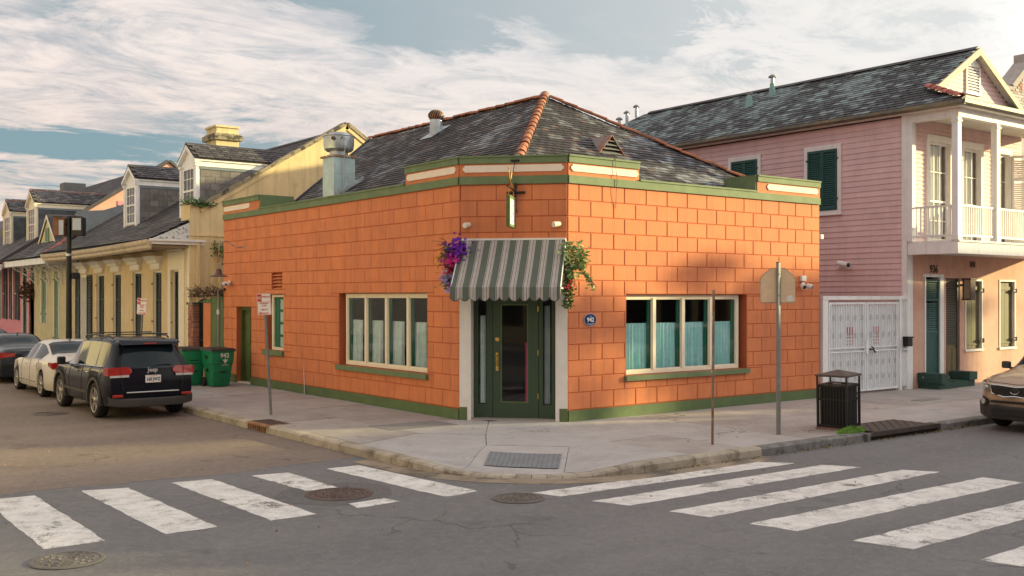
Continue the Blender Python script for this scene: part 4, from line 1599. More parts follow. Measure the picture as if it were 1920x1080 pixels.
# number plaque ------------------------------------------------------------
t = thing('number_plaque', 'oval dark blue house number plaque reading 942 right of the door', 'plaque', (2.08, -.02, 2.02))
ell = MB(FRR)
for (rx, rz, d0, d1, mm, nm) in ((.165, .128, .017, .030, mat('plaque_rim', (.35, .40, .48), .3), 'rim'), (.152, .115, .030, .036, mat('plaque_blue', (.012, .035, .13), .25, coat=.4), 'plate')):
    part(nm, MB(FRR).prism([(2.08 + rx * math.cos(a / 32 * 6.2832), d0, 2.02 + rz * math.sin(a / 32 * 6.2832)) for a in range(32)], (0, d1 - d0, 0)), mm, t)
part('number', text_mb('942', .125, Matrix.Translation((2.08, -.038, 2.018)) @ FRR, .004, bold=.004), SIGNW, t)
part('top_lettering', text_mb('~•~', .05, Matrix.Translation((2.08, -.038, 2.095)) @ FRR, .003), SIGNW, t)
m = MB(FRR)
for k in range(9):
    a = R_(235 + k * 8.7)
    m.add([(2.08 + .128 * math.cos(a) - .007, .037, 2.02 + .098 * math.sin(a)), (2.08 + .128 * math.cos(a) + .007, .037, 2.02 + .098 * math.sin(a)), (2.08 + .128 * math.cos(a) + .007, .037, 2.034 + .098 * math.sin(a)), (2.08 + .128 * math.cos(a) - .007, .037, 2.034 + .098 * math.sin(a))], [(0, 1, 2, 3)])
part('scroll_line', m, SIGNW, t)

# hanging sign ---------------------------------------------------------------
def fc(s, d, z):
    return FC @ Vector((s, d, z))


SG = 1.145
t = thing('hanging_sign', 'small white sign in a green frame hanging from an iron bracket above the awning', 'sign', tuple(fc(SG, 0, 4.4)))
part('bracket', MB(FC).cyl((SG, .05, 4.15), (SG, .05, 4.76), .022).cyl((SG - .17, .06, 4.565), (SG + .20, .06, 4.565), .026).tube([(SG, .05, 4.58), (SG, .5, 4.60), (SG, .98, 4.60)], .017)
     .cyl((SG, .0, 4.2), (SG, .05, 4.2), .03).cyl((SG, 0, 4.7), (SG, .05, 4.7), .03), BLACKM, t)
part('wall_plate', MB(FC).rbox(SG - .09, SG + .09, .05, .075, 5.185, 5.225, .008), BLACKM, t)
part('stay_rod', MB(FC).tube([(SG, .08, 5.2), (SG, .52, 4.74)], .008, 6), BLACKM, t)
part('scroll', MB(FC).tube([(SG, .40, 4.62), (SG, .62, 4.70), (SG, .80, 4.78), (SG, .86, 4.88), (SG, .84, 5.0)], .017, 8).tube([(SG, .70, 4.74), (SG, .58, 4.80), (SG, .50, 4.92)], .013, 8), BRASS, t)
m = MB(FC)
for d in (.28, .84):
    for k in range(4):
        z = 4.585 - k * .035
        m.tube([(SG + .012, d, z), (SG - .012, d, z - .02), (SG + .012, d, z - .045)], .006, 5)
part('chain', m, BRASS, t)
z0, z1 = 3.84, 4.44
part('frame', MB(FC).box(SG - .035, SG + .035, .20, .25, z0, z1).box(SG - .035, SG + .035, .87, .92, z0, z1).box(SG - .035, SG + .035, .25, .87, z0, z0 + .05).box(SG - .035, SG + .035, .25, .87, z1 - .05, z1), MATS['green_base'], t)
fp = part('face', MB(FC).box(SG - .022, SG + .022, .25, .87, z0 + .05, z1 - .05), SIGNW, t)
MT = Matrix.Translation(fc(SG + .024, .56, 0)) @ FR((0, 0, 0), CN * -1, CU)
m = MB()
for k, (tx, w) in enumerate(((-.14, .2), (.05, .14), (-.05, .22), (.08, .12), (-.1, .16), (.0, .2))):
    zz = 4.33 - k * .075
    mm = MB(MT)
    for q in range(5):
        x = tx + (q - 2) * w / 5
        mm.box(x, x + w / 9, 0, .002, zz, zz + rnd.uniform(.012, .03))
    m.add(mm.v, mm.f)
part('faint_lettering', m, mat('faint_grey', (.35, .34, .38), .7), t)

# spot lights on the entrance wall ------------------------------------------
def spot(s, z, lab, dirx):
    t = thing('spotlight', lab, 'spotlight', tuple(fc(s, .0, z)), group='cream spotlights above the awning')
    part('wall_plate', MB(FC).lathe([(.055, 0), (.055, .02), (.03, .035)], (s, .016, z), 18, (0, 1, 0)), CREAM, t, 40)
    ax = Vector((dirx, .75, -.12)).normalized()
    c = Vector((s, .075, z))
    part('lamp_body', MB(FC).cyl(tuple(c - ax * .07), tuple(c + ax * .09), .050, .056, 18), CREAM, t, 40)
    part('lens', MB(FC).cyl(tuple(c + ax * .091), tuple(c + ax * .096), .046, .046, 18), SIGNW, t)


spot(.17, 3.925, 'cream spotlight on the entrance wall above the awning\'s left end', -.3)
spot(1.985, 3.925, 'cream spotlight on the entrance wall above the awning\'s right end', -.75)


# security floodlights / cameras ----------------------------------------------
def twin_lamp(F, s, z, lab, name='security_light', cat='security light'):
    t = thing(name, lab, cat, tuple(F @ Vector((s, 0, z))))
    part('mount', MB(F).rbox(s - .05, s + .05, .016, .07, z - .05, z + .05, .01), WHITEWARM, t)
    for k, dx in enumerate((-.13, .13)):
        ax = Vector((dx * 1.5, .6, -.25)).normalized()
        c = Vector((s + dx, .15, z - .05))
        part('arm', MB(F).tube([(s, .06, z - .02), (s + dx * .6, .10, z - .02), tuple(c)], .015), WHITEWARM, t)
        part('lamp_head', MB(F).lathe([(.02, -.10), (.055, -.07), (.062, .0), (.066, .06)], tuple(c), 18, tuple(ax)), SIGNW, t, 40)
        part('lens', MB(F).cyl(tuple(c + ax * .061), tuple(c + ax * .066), .050, .050, 16), GLASS_DK, t)


twin_lamp(FL, 13.45, 2.90, 'white twin security lamp below the gooseneck lamp at the far end of the left wall')
twin_lamp(FRR, 8.92, 2.78, 'white twin security lamp near the right end of the sunlit wall')
part('junction_box', MB(FRR).rbox(8.83, 9.0, .016, .09, 2.86, 2.99, .01), WHITEWARM, [o for o in COL.objects if o.name.startswith('security_light')][-1])
t = thing('floodlight', 'small cream floodlight high on the right end of the orange building', 'floodlight', (9.62, .12, 3.95))
part('bracket', MB().box(9.618, 9.66, .05, .15, 3.90, 4.0), WHITEWARM, t)
part('lamp_body', MB().rbox(9.66, 9.78, -.02, .16, 3.90, 4.02, .02), WHITEWARM, t)

# gooseneck lamp ---------------------------------------------------------------
t = thing('gooseneck_lamp', 'rusty gooseneck wall lamp with a bell shade at the far end of the left wall', 'wall lamp', (0, 12.45, 3.92))
pts = [(-.02, 12.45, 3.90), (-.18, 12.48, 3.88), (-.32, 12.55, 3.95), (-.44, 12.62, 4.05), (-.56, 12.70, 4.05), (-.63, 12.75, 3.95), (-.64, 12.76, 3.6), (-.64, 12.76, 3.25)]
part('pipe', MB().tube(pts, .018, 8), RUSTM, t, 50)
part('wall_flange', MB().lathe([(.06, 0), (.055, .02), (.02, .03)], (0, 12.45, 3.90), 16, (-1, 0, 0)), RUSTM, t)
part('shade', MB().lathe([(.03, .22), (.07, .20), (.085, .10), (.10, .06), (.26, .0), (.265, -.012), (.24, -.01), (.06, .05)], (-.64, 12.76, 3.06), 24), mat('shade_iron', (.12, .07, .06), .6, .2, 8), t, 40)
# loose cable at the foot of the left wall
tag(part('loose_cable', MB().tube([(-.045, 8.55, .75), (-.05, 8.56, .6), (-.045, 8.54, .3), (-.06, 8.50, .12), (-.09, 8.45, .02)], .008, 6), SIGNW), 'thin white cable running down to the pavement on the left wall', 'cable')
# crack-like telephone wire over the coping
tag(part('wire', MB().tube([(2.72, -.078, 5.32), (2.74, -.075, 5.1), (2.78, -.07, 4.9), (2.76, -.06, 4.6), (2.78, -.03, 4.3)], .006, 5), IRON), 'thin dark wire hanging over the parapet right of the entrance', 'wire')

# flower baskets ---------------------------------------------------------------
def petals(c, r, n, size):
    m = MB()
    for _ in range(n):
        d = Vector((rnd.gauss(0, 1), rnd.gauss(0, 1), rnd.gauss(0, 1))).normalized()
        p = Vector(c) + Vector((rnd.gauss(0, 1), rnd.gauss(0, 1), rnd.gauss(0, 1))) * r * .58
        # a five petal flower facing outwards
        a = d.orthogonal().normalized()
        b = d.cross(a)
        k0 = rnd.uniform(0, 6)
        s_ = size * rnd.uniform(.7, 1.2)
        for k in range(5):
            an = k0 + k * 1.2566
            e = a * math.cos(an) + b * math.sin(an)
            f = a * math.cos(an + .55) + b * math.sin(an + .55)
            g = a * math.cos(an - .55) + b * math.sin(an - .55)
            m.add([p, p + f * s_ * .75 + d * .006, p + e * s_ * 1.1 + d * s_ * .35, p + g * s_ * .75 + d * .006], [(0, 1, 2, 3)])
    return m


PUR = mat('petal_purple', (.16, .02, .38), .6, .3, 20)
MAG = mat('petal_magenta', (.62, .03, .25), .6, .3, 20)
RED = mat('petal_red', (.58, .04, .06), .6, .3, 20)
LIL = mat('petal_lilac', (.46, .38, .66), .6, .2, 20)
ORF = mat('petal_amber', (.58, .32, .03), .6, .3, 20)
c0 = fc(-.10, .40, 3.2)


def bk(s, d, z):
    return fc(s, d, z)


t = thing('flower_basket', 'hanging basket of purple, magenta and lilac flowers left of the awning', 'flowers', tuple(bk(-.05, .3, 3.2)))
part('purple_flowers', petals(bk(.03, .35, 3.42), .19, 230, .038), PUR, t, kind='stuff')
m = petals(bk(-.06, .35, 3.30), .13, 90, .036)
part('violet_flowers', m, mat('petal_violet', (.42, .02, .40), .6, .3, 20), t, kind='stuff')
part('magenta_flowers', petals(bk(-.07, .40, 3.17), .14, 150, .042), MAG, t, kind='stuff')
part('red_flowers', petals(bk(-.08, .38, 3.02), .10, 70, .04), RED, t, kind='stuff')
m = petals(bk(-.17, .35, 2.88), .11, 90, .034)
q = petals(bk(.02, .40, 2.86), .09, 70, .034)
m.add(q.v, q.f)
q = petals(bk(-.12, .38, 2.70), .11, 80, .034)
m.add(q.v, q.f)
part('lilac_flowers', m, LIL, t, kind='stuff')
part('deep_flowers', petals(bk(.02, .36, 2.68), .10, 70, .036), MATS['petal_violet'], t, kind='stuff')
m = petals(bk(-.30, .25, 3.30), .10, 40, .03)
q = petals(bk(-.37, .22, 3.22), .08, 26, .03)
m.add(q.v, q.f)
part('amber_flowers', m, ORF, t, kind='stuff')
part('leaves', leaf_cloud(520, lambda: bk(-.05 + rnd.gauss(0, .12), .34 + rnd.gauss(0, .07), rnd.uniform(2.65, 3.5)), .045), LEAF, t, kind='stuff')
m = MB()
for k in range(9):
    a = bk(-.05, .3, 3.3)
    pts = [a]
    dx, dz = rnd.uniform(-.5, -.15), rnd.uniform(-.35, .45)
    for j in range(1, 6):
        u = j / 5
        pts.append(bk(-.05 + dx * u, .3 - .2 * u, 3.3 + dz * u + .12 * math.sin(u * 3) + rnd.uniform(-.02, .02)))
    m.tube(pts, .005, 4)
part('bare_twigs', m, BROWNLEAF, t)
part('pot', MB().lathe([(.10, 0), (.14, .22), (.15, .22)], tuple(bk(.02, .30, 3.0)), 14), IRON, t)

VAR = mat('leaf_variegated', (.27, .38, .14), .6, .45, 14, rand=.5)
t = thing('trailing_plant', 'trailing green ivy with a few red flowers right of the awning', 'plant', tuple(bk(LC + .05, .3, 3.1)))
m = leaf_cloud(430, lambda: bk(LC + .10 + rnd.gauss(0, .10), .35 + rnd.gauss(0, .06), rnd.uniform(2.85, 3.56)), .045)
q = leaf_cloud(170, lambda: bk(LC + .30 + rnd.gauss(0, .07), .30 + rnd.gauss(0, .05), 3.28 + rnd.gauss(0, .11)), .05)
m.add(q.v, q.f)
part('upper_leaves', m, VAR, t, kind='stuff')
m = leaf_cloud(300, lambda: (lambda u: bk(LC + .10 + u * .42 + rnd.gauss(0, .03), .32, 3.02 + .10 * math.sin(u * 4) - .28 * u * u + rnd.gauss(0, .045)))(rnd.random()), .038)
part('trailing_leaves', m, VAR, t, kind='stuff')
part('lower_leaves', leaf_cloud(420, lambda: bk(LC + .06 + rnd.gauss(0, .06), .38 + rnd.gauss(0, .05), rnd.uniform(2.25, 3.0)), .042), LEAF, t, kind='stuff')
part('red_flowers', petals(bk(LC + .05, .42, 2.72), .09, 36, .034), RED, t, kind='stuff')
m = MB()
for k in range(10):
    dx, dz = rnd.uniform(.1, .6), rnd.uniform(-.6, .3)
    m.tube([bk(LC + .05 + dx * u, .33, 3.1 + dz * u + .1 * math.sin(3 * u)) for u in (0, .25, .5, .75, 1)], .005, 4)
part('stems', m, BROWNLEAF, t)
part('pot', MB().lathe([(.10, 0), (.14, .22), (.15, .22)], tuple(bk(LC - .01, .30, 2.95)), 14), IRON, t)

# ================================================================ street furniture
def lean(o, ax, ay):
    o.rotation_euler = (ax, ay, o.rotation_euler[2])


def no_parking(x, y, h, az, lab, tilt, word, arrow):
    """round pole with the red and white kerb-side sign; az = direction the sign faces"""
    t = thing('parking_sign', lab, 'street sign', (x, y, 0), (tilt[0], tilt[1], 0), 'no parking signs on leaning poles', local=True)
    part('pole', MB().cyl((0, 0, 0), (0, 0, h + .02), .030, .028, 14), STEEL, t, 40)
    F = FR((0, 0, 0), (-math.sin(az), math.cos(az), 0), (math.cos(az), math.sin(az), 0))
    hw, hh = .152, .225
    cz = h - .20

    def rr(w, hgt, d0, d1, r=.03, cx=0, c=cz):
        p = []
        for (sx, sz, a0) in ((1, 1, 0), (-1, 1, 90), (-1, -1, 180), (1, -1, 270)):
            for k in range(5):
                a = R_(a0 + 22.5 * k)
                p.append((cx + sx * (w - r) + r * math.cos(a), d0, c + sz * (hgt - r) + r * math.sin(a)))
        return MB(F).prism(p, (0, d1 - d0, 0))
    b = part('sign_board', rr(hw, hh, .032, .036), SIGNW, t)
    part('red_border', rr(hw - .006, hh - .006, .0362, .0368), SIGNR, b)
    part('white_field', rr(hw - .014, hh - .014, .0370, .0376, .024), SIGNW, b)
    M0 = F @ Matrix.Translation((0, .040, cz))
    part('no_box', MB(M0).box(-.135, -.045, -.002, 0, .06, .205), SIGNR, b)
    T = lambda s, x_, z_, sz, m_, sx=1.0, bo=.0006: part('lettering', text_mb(s, sz, M0 @ Matrix.Translation((x_, 0.002, z_)), .001, bold=bo, sx=sx), m_, b)
    T('NO', -.090, .13, .085, SIGNW, .72)
    T('PARKING', .046, .155, .058, SIGNR, .74)
    T('ANY TIME', .046, .095, .04, SIGNR, .8) if False else None
    part('red_rule', MB(M0).box(-.135, .135, 0, .001, .048, .054), SIGNR, b)
    for (s_, z_, sz) in word:
        T(s_, 0, z_, sz, SIGNR, .8)
    z = -.185
    d = -1 if arrow == 'L' else 1
    part('arrow', MB(M0).box(-.09, .09, 0, .001, z - .009, z + .009).prism([(d * .12, .001, z), (d * .075, .001, z + .028), (d * .075, .001, z - .028)], (0, .001, 0)), SIGNR, b)
    return t


FACE = math.atan2(-15.7 - 4.7, -11.8 + 2.7)
no_parking(-2.68, 4.69, 2.545, FACE - .35, 'red and white parking sign on a leaning pole before the left orange wall', (0.055, -.085), (('PASSENGER', .020, .046), ('ZONE', -.030, .046), ('5 MINUTE', -.115, .044)), 'L')
no_parking(-2.75, 13.2, 2.42, FACE - .45, 'red and white parking sign on a pole rising behind the black suv', (0.05, .035), (('FREIGHT', .020, .046), ('ZONE', -.030, .046), ('5 MINUTE', -.115, .044)), 'R')

# bare rusty post
t = thing('bare_post', 'bare steel sign post without a sign, rusty below, standing nearer the kerb', 'post', (1.41, -3.85, 0), (R_(.3), R_(.4), 0), local=True)
m = MB()
u_ = [(-.035, 0), (-.035, .03), (-.015, .03), (-.012, .008), (.012, .008), (.015, .03), (.035, .03), (.035, 0), (.014, -.002), (-.014, -.002)]
F = Matrix.Rotation(R_(-127), 4, 'Z')
m.M = F
m.prism([(x, y, 0) for x, y in u_], (0, 0, 2.60))
part('channel_post', m, mat('rusty_post', (.27, .21, .16), .7, .3, 5, .3, 30, metal=.35, col2=(.20, .085, .035), thr=(.45, .6), c2scale=1.5), t)
m = MB(F)
for k in range(14):
    m.cyl((0, -.004, .9 + k * .12), (0, -.0025, .9 + k * .12), .007, .007, 8)
part('bolt_holes', m, BLACK, t)
part('sticker', MB(F).box(-.02, .02, -.006, -.003, 2.10, 2.16).box(-.02, .015, -.006, -.003, 1.62, 1.66).box(-.015, .02, -.006, -.003, 1.2, 1.25), SIGNW, t)
# stop sign seen from behind
t = thing('stop_sign', 'grey steel pole carrying a road sign seen from its blank faded back', 'road sign', (3.30, -3.75, 0))
part('pole', MB().box(3.272, 3.328, -3.778, -3.722, 0, 3.10), STEEL, t)
part('pole_cap', MB().box(3.268, 3.332, -3.782, -3.718, 3.10, 3.115), IRON, t)
az = math.atan2(-12, -15.1) + .25
F = FR((3.30, -3.75, 2.69), (math.sin(az), -math.cos(az), 0), (math.cos(az), math.sin(az), 0))
o = []
w, h = .318, .31
for (x, z) in ((-w, -h + .03), (-w + .03, -h), (w - .03, -h), (w, -h + .03), (w, .10), (w - .03, .17), (.13, h), (-.13, h), (-w + .03, .17), (-w, .10)):
    o.append((x, -.040, z))
part('sign_back', MB(F).prism(o, (0, -.004, 0)), mat('sign_back_faded', (.72, .52, .32), .45, .08, 2, col2=(.60, .46, .32), thr=(.5, .7), c2scale=3), t)
part('rim', MB(F).tube([(x, -.042, z) for x, _, z in o] + [(o[0][0], -.042, o[0][2])], .005, 5), STEEL, t)
for z in (-.18, .20):
    part('bolt', MB(F).cyl((0, .03, z), (0, .045, z), .016, .012, 8), STEEL, t)
part('sticker', MB(F).prism([(-.29, -.0385, -.27), (-.17, -.0385, -.29), (-.15, -.0385, -.20), (-.25, -.0385, -.17)], (0, .001, 0)), SIGNW, t)

# litter bin ---------------------------------------------------------------
LB = thing('litter_bin', 'black slatted steel litter bin with a raised hipped lid beside the storm drain', 'litter bin', (4.86, -3.92, 0), (0, R_(-1.5), R_(11)), local=True)
hb = .285
part('base_plate', MB().box(-hb - .03, hb + .03, -hb - .03, hb + .03, 0, .05), mat('bin_footing', (.20, .12, .09), .8, .2, 6, .3, 40), LB)
part('liner', MB().box(-hb + .06, hb - .04, -hb + .045, hb - .045, .06, .80), mat('liner_black', (.010, .010, .011), .7), LB)
for side in range(4):
    Rm = Matrix.Rotation(side * math.pi / 2, 4, 'Z')
    m = MB(Rm)
    m.box(-hb, hb, -hb, -hb + .02, .065, .10)
    m.box(-hb, hb, -hb, -hb + .02, .555 if side % 2 else .555, .585)
    m.box(-hb, hb, -hb, -hb + .02, .80, .835)
    part('side_rail', m, BLACKM, LB)
    for k in range(10):
        x = -hb + .018 + k * (2 * hb - .036) / 9
        part('slat', MB(Rm).box(x - .011, x + .011, -hb - .008, -hb - .001, .07, .84), BLACKM, LB)
for sx in (-1, 1):
    for sy in (-1, 1):
        part('corner_post', MB().box(sx * hb - .015, sx * hb + .015, sy * hb - .015, sy * hb + .015, .05, 1.0), BLACKM, LB)
lidm = mat('bin_lid', (.085, .060, .055), .5, .2, 6, .1, 30, metal=.3)
part('shelf', MB().box(-hb + .016, hb - .016, -hb + .022, -hb + .14, .84, .86).box(-hb + .016, hb - .016, hb - .14, hb - .022, .84, .86).box(-hb + .022, -hb + .14, -hb + .14, hb - .14, .84, .86).box(hb - .14, hb - .022, -hb + .14, hb - .14, .84, .86), lidm, LB)
k = hb + .03
part('lid', MB().add([(-k, -k, 1.0), (k, -k, 1.0), (k, k, 1.0), (-k, k, 1.0), (-k, -k, 1.035), (k, -k, 1.035), (k, k, 1.035), (-k, k, 1.035), (0, 0, 1.12)],
                     [(3, 2, 1, 0), (0, 1, 5, 4), (1, 2, 6, 5), (2, 3, 7, 6), (3, 0, 4, 7), (4, 5, 8), (5, 6, 8), (6, 7, 8), (7, 4, 8)]), lidm, LB)
part('litter', MB().prism([(-.1, -.02, .80), (.0, -.06, .83), (.03, .08, .84), (-.06, .1, .82)], (0, 0, .03)), SIGNW, LB)

# green wheelie carts ---------------------------------------------------------
def cart(x, y, rz, lab, num):
    t = thing('wheelie_bin', lab, 'wheelie bin', (x, y, 0), (0, 0, rz), 'green wheelie bins by the side door', local=True)
    # local: front towards -y (the side that shows the number), handle side +y
    m = MB()
    def ring(z, w, d0, d1, r=.05):
        p = []
        for (sx, yy, a0) in ((1, d1, 0), (-1, d1, 90), (-1, d0, 180), (1, d0, 270)):
            for k in range(4):
                a = R_(a0 + 30 * k)
                cy = yy - r if yy == d1 else yy + r
                p.append((sx * (w - r) + r * math.cos(a), cy + r * math.sin(a), z))
        return p
    rings = [ring(.02, .24, -.26, .20), ring(.10, .255, -.28, .24), ring(.62, .295, -.355, .33), ring(.63, .31, -.375, .35), ring(.80, .325, -.40, .37), ring(.98, .335, -.415, .38)]
    n = len(rings[0])
    vs = [p for r in rings for p in r]
    fs = [(k * n + i, k * n + (i + 1) % n, (k + 1) * n + (i + 1) % n, (k + 1) * n + i) for k in range(len(rings) - 1) for i in range(n)] + [tuple(range(n))[::-1], tuple(range((len(rings) - 1) * n, len(rings) * n))]
    m.add(vs, fs)
    part('body', m, BINGREEN, t, 30)
    part('rim', MB().rbox(-.355, .355, -.435, .40, .965, .995, .01), BINGREEN, t)
    lid = MB()
    lid.add([(-.36, -.45, 1.0), (.36, -.45, 1.0), (.36, .42, 1.0), (-.36, .42, 1.0), (-.33, -.40, 1.05), (.33, -.40, 1.05), (.33, .40, 1.07), (-.33, .40, 1.07)],
            [(3, 2, 1, 0), (0, 1, 5, 4), (1, 2, 6, 5), (2, 3, 7, 6), (3, 0, 4, 7), (4, 5, 6, 7)])
    part('lid', lid, mat('lid_dark' + num, (.035, .022, .022), .6, .1, 5), t)
    part('handle', MB().tube([(-.28, .40, .98), (-.28, .47, 1.0), (.28, .47, 1.0), (.28, .40, .98)], .016), BINGREEN, t)
    for sx in (-1, 1):
        part('wheel', MB().cyl((sx * .26, .22, .13), (sx * .33, .22, .13), .13, .13, 20), TIREM, t, 40)
    part('grab_bar', MB().box(-.12, .12, -.395, -.345, .70, .72).box(-.10, .10, -.37, -.30, .40, .42), BLACKM, t)
    # recessed grips on the side facing the road
    part('side_grip', MB().box(-.345, -.325, -.10, .02, .78, .86).box(-.315, -.283, -.06, .04, .42, .50), BLACKM, t)
    return t


c1 = cart(-.92, 12.15, R_(2), 'green wheelie bin with the white number 942, in front by the side door', 'a')
part('number', text_mb('942', .17, Matrix.Translation((.03, -.425, .86)) @ FR((0, 0, 0), (1, 0, 0), (0, -1, 0)), .004, bold=.003), SIGNW, c1)
F = Matrix.Translation((.05, -.398, .70)) @ FR((0, 0, 0), (1, 0, 0), (0, -1, 0))
m = MB(F)   # lily emblem
m.prism([(0, .012, .085), (.028, .012, .045), (.012, .012, -.01), (-.012, .012, -.01), (-.028, .012, .045)], (0, .003, 0))
for sx in (-1, 1):
    m.tube([(sx * .01, .016, .0), (sx * .045, .016, .03), (sx * .06, .016, .055), (sx * .072, .016, .035), (sx * .06, .016, .02)], .009, 5)
m.box(-.045, .045, .012, .015, -.018, -.006)
m.prism([(0, .012, -.07), (.02, .012, -.02), (-.02, .012, -.02)], (0, .003, 0))
part('lily_emblem', m, SIGNW, c1)
part('small_print', MB(F).box(-.10, .10, .011, .013, -.10, -.088), SIGNW, c1)
cart(-1.40, 12.95, R_(-3), 'plain green wheelie bin half hidden behind the numbered one, nearer the road', 'b')
# ================================================================ yellow cottage (left of the alley)
YH = thing('yellow_cottage', 'yellow stucco cottage with dark louvred shutters, dormers and a tall weathered gable', 'house', (0, 16.8, 0))
G0, G1 = 16.8, 30.3
YS = .61


def gable(parent, y, x0, z0, xp, zp, x1, z1, m, th=.3, cop=.12, copm=COPING, base=0.0):
    part('gable_wall', MB().prism([(x0, y, base), (x1, y, base), (x1, y, z1), (xp, y, zp), (x0, y, z0)], (0, th, 0)), m, parent)
    for (ax, az, bx, bz) in ((x0, z0, xp, zp), (xp, zp, x1, z1)):
        d = Vector((bx - ax, 0, bz - az)).normalized()
        n = Vector((-d.z, 0, d.x))
        a, b = Vector((ax, y - .07, az)), Vector((bx, y - .07, bz))
        part('gable_coping', MB().prism([a + n * .003, b + n * .003, b + n * cop, a + n * cop], (0, th + .1, 0)), copm, parent)
        n2 = n * -.14
        part('gable_moulding', MB().prism([a + Vector((0, .03, 0)), b + Vector((0, .03, 0)), b + Vector((0, .03, 0)) + n2, a + Vector((0, .03, 0)) + n2], (0, .038, 0)), m, parent)


gable(YH, G0, .30, 5.30, 5.6, 8.50, 10.9, 5.10, YELLOW)
part('corner_pier', MB().box(-.02, .30, G0 - .04, G0 + .75, 0, 5.42), YELLOW, YH)
part('pier_cap', MB().box(-.05, .36, G0 - .07, G0 + .78, 5.42, 5.48), COPING, YH)
part('string_course', MB().box(.31, 3.2, G0 - .03, G0 - .001, 4.42, 4.47).box(-.05, .309, G0 - .075, G0 - .041, 4.42, 4.47), YELLOW, YH)
part('vent_opening', MB().box(5.95, 6.6, G0 - .03, G0 - .001, 6.2, 6.75), WHITE, YH)
part('vent_dark', MB().box(6.0, 6.55, G0 - .04, G0 - .031, 6.25, 6.6), DARKIN, YH)
part('downpipe', MB().box(.18, .27, G0 - .16, G0 - .06, .0, 4.38), YELLOW, YH)
part('downpipe', MB().cyl((.95, G0 - .05, 2.3), (.95, G0 - .05, 3.9), .045), YELLOW, YH)
# front wall with openings
OPN = [(17.50, 18.48, .12, 3.36), (19.50, 20.38, .12, 3.36), (21.62, 22.62, .12, 3.36), (24.0, 25.02, .12, 3.36), (26.15, 27.2, .12, 3.36), (28.35, 29.4, .12, 3.36)]
part('front_wall', wall_grid(MB(FL), G0 + .75, G1, 0, 4.45, OPN, -.4, 0), YELLOW2, YH)
part('dark_inside', MB(FL).box(G0 + .8, G1 - .05, -.45, -.41, 0, 4.3), DARKIN, YH)
part('party_wall', MB().box(.4, 10.9, G1 - .3, G1, 0, 4.9), YELLOW, YH)


def louvred(F, s0, s1, z0, z1, d, m, parent, name='shutter', solid=.22, n=None, lab=None, t=.045, back=None):
    """one leaf: stiles, rails, slanting slats above, a solid panel below"""
    mb_ = MB(F)
    st = .055
    zm = z0 + (z1 - z0) * solid
    mb_.box(s0, s0 + st, d, d + t, z0, z1).box(s1 - st, s1, d, d + t, z0, z1)
    mids = [(z0, z0 + .09), (z1 - .07, z1)] + ([(zm - .04, zm + .04)] if solid else [])
    if z1 - z0 > 2:
        zq = zm + (z1 - zm) * .62
        mids.append((zq - .035, zq + .035))
    for a, b in mids:
        mb_.box(s0 + st, s1 - st, d, d + t, a, b)
    if solid:
        mb_.box(s0 + st, s1 - st, d + .01, d + t - .012, z0 + .09, zm - .04)
    z = zm + .04 if solid else z0 + .09
    step = .062
    while z < z1 - .10:
        if not any(a - .03 < z + .03 < b + .01 for a, b in mids):
            mb_.add([(s0 + st, d + .004, z), (s1 - st, d + .004, z), (s1 - st, d + t - .004, z - .0), (s0 + st, d + t - .004, z),
                     (s0 + st, d + .004, z + .048), (s1 - st, d + .004, z + .048), (s1 - st, d + .012, z + .048), (s0 + st, d + .012, z + .048)],
                    [(0, 1, 2, 3), (4, 5, 6, 7), (0, 1, 5, 4), (3, 2, 6, 7), (1, 2, 6, 5), (0, 3, 7, 4)])
        z += step
    return part(name, mb_, m, parent, label=lab)


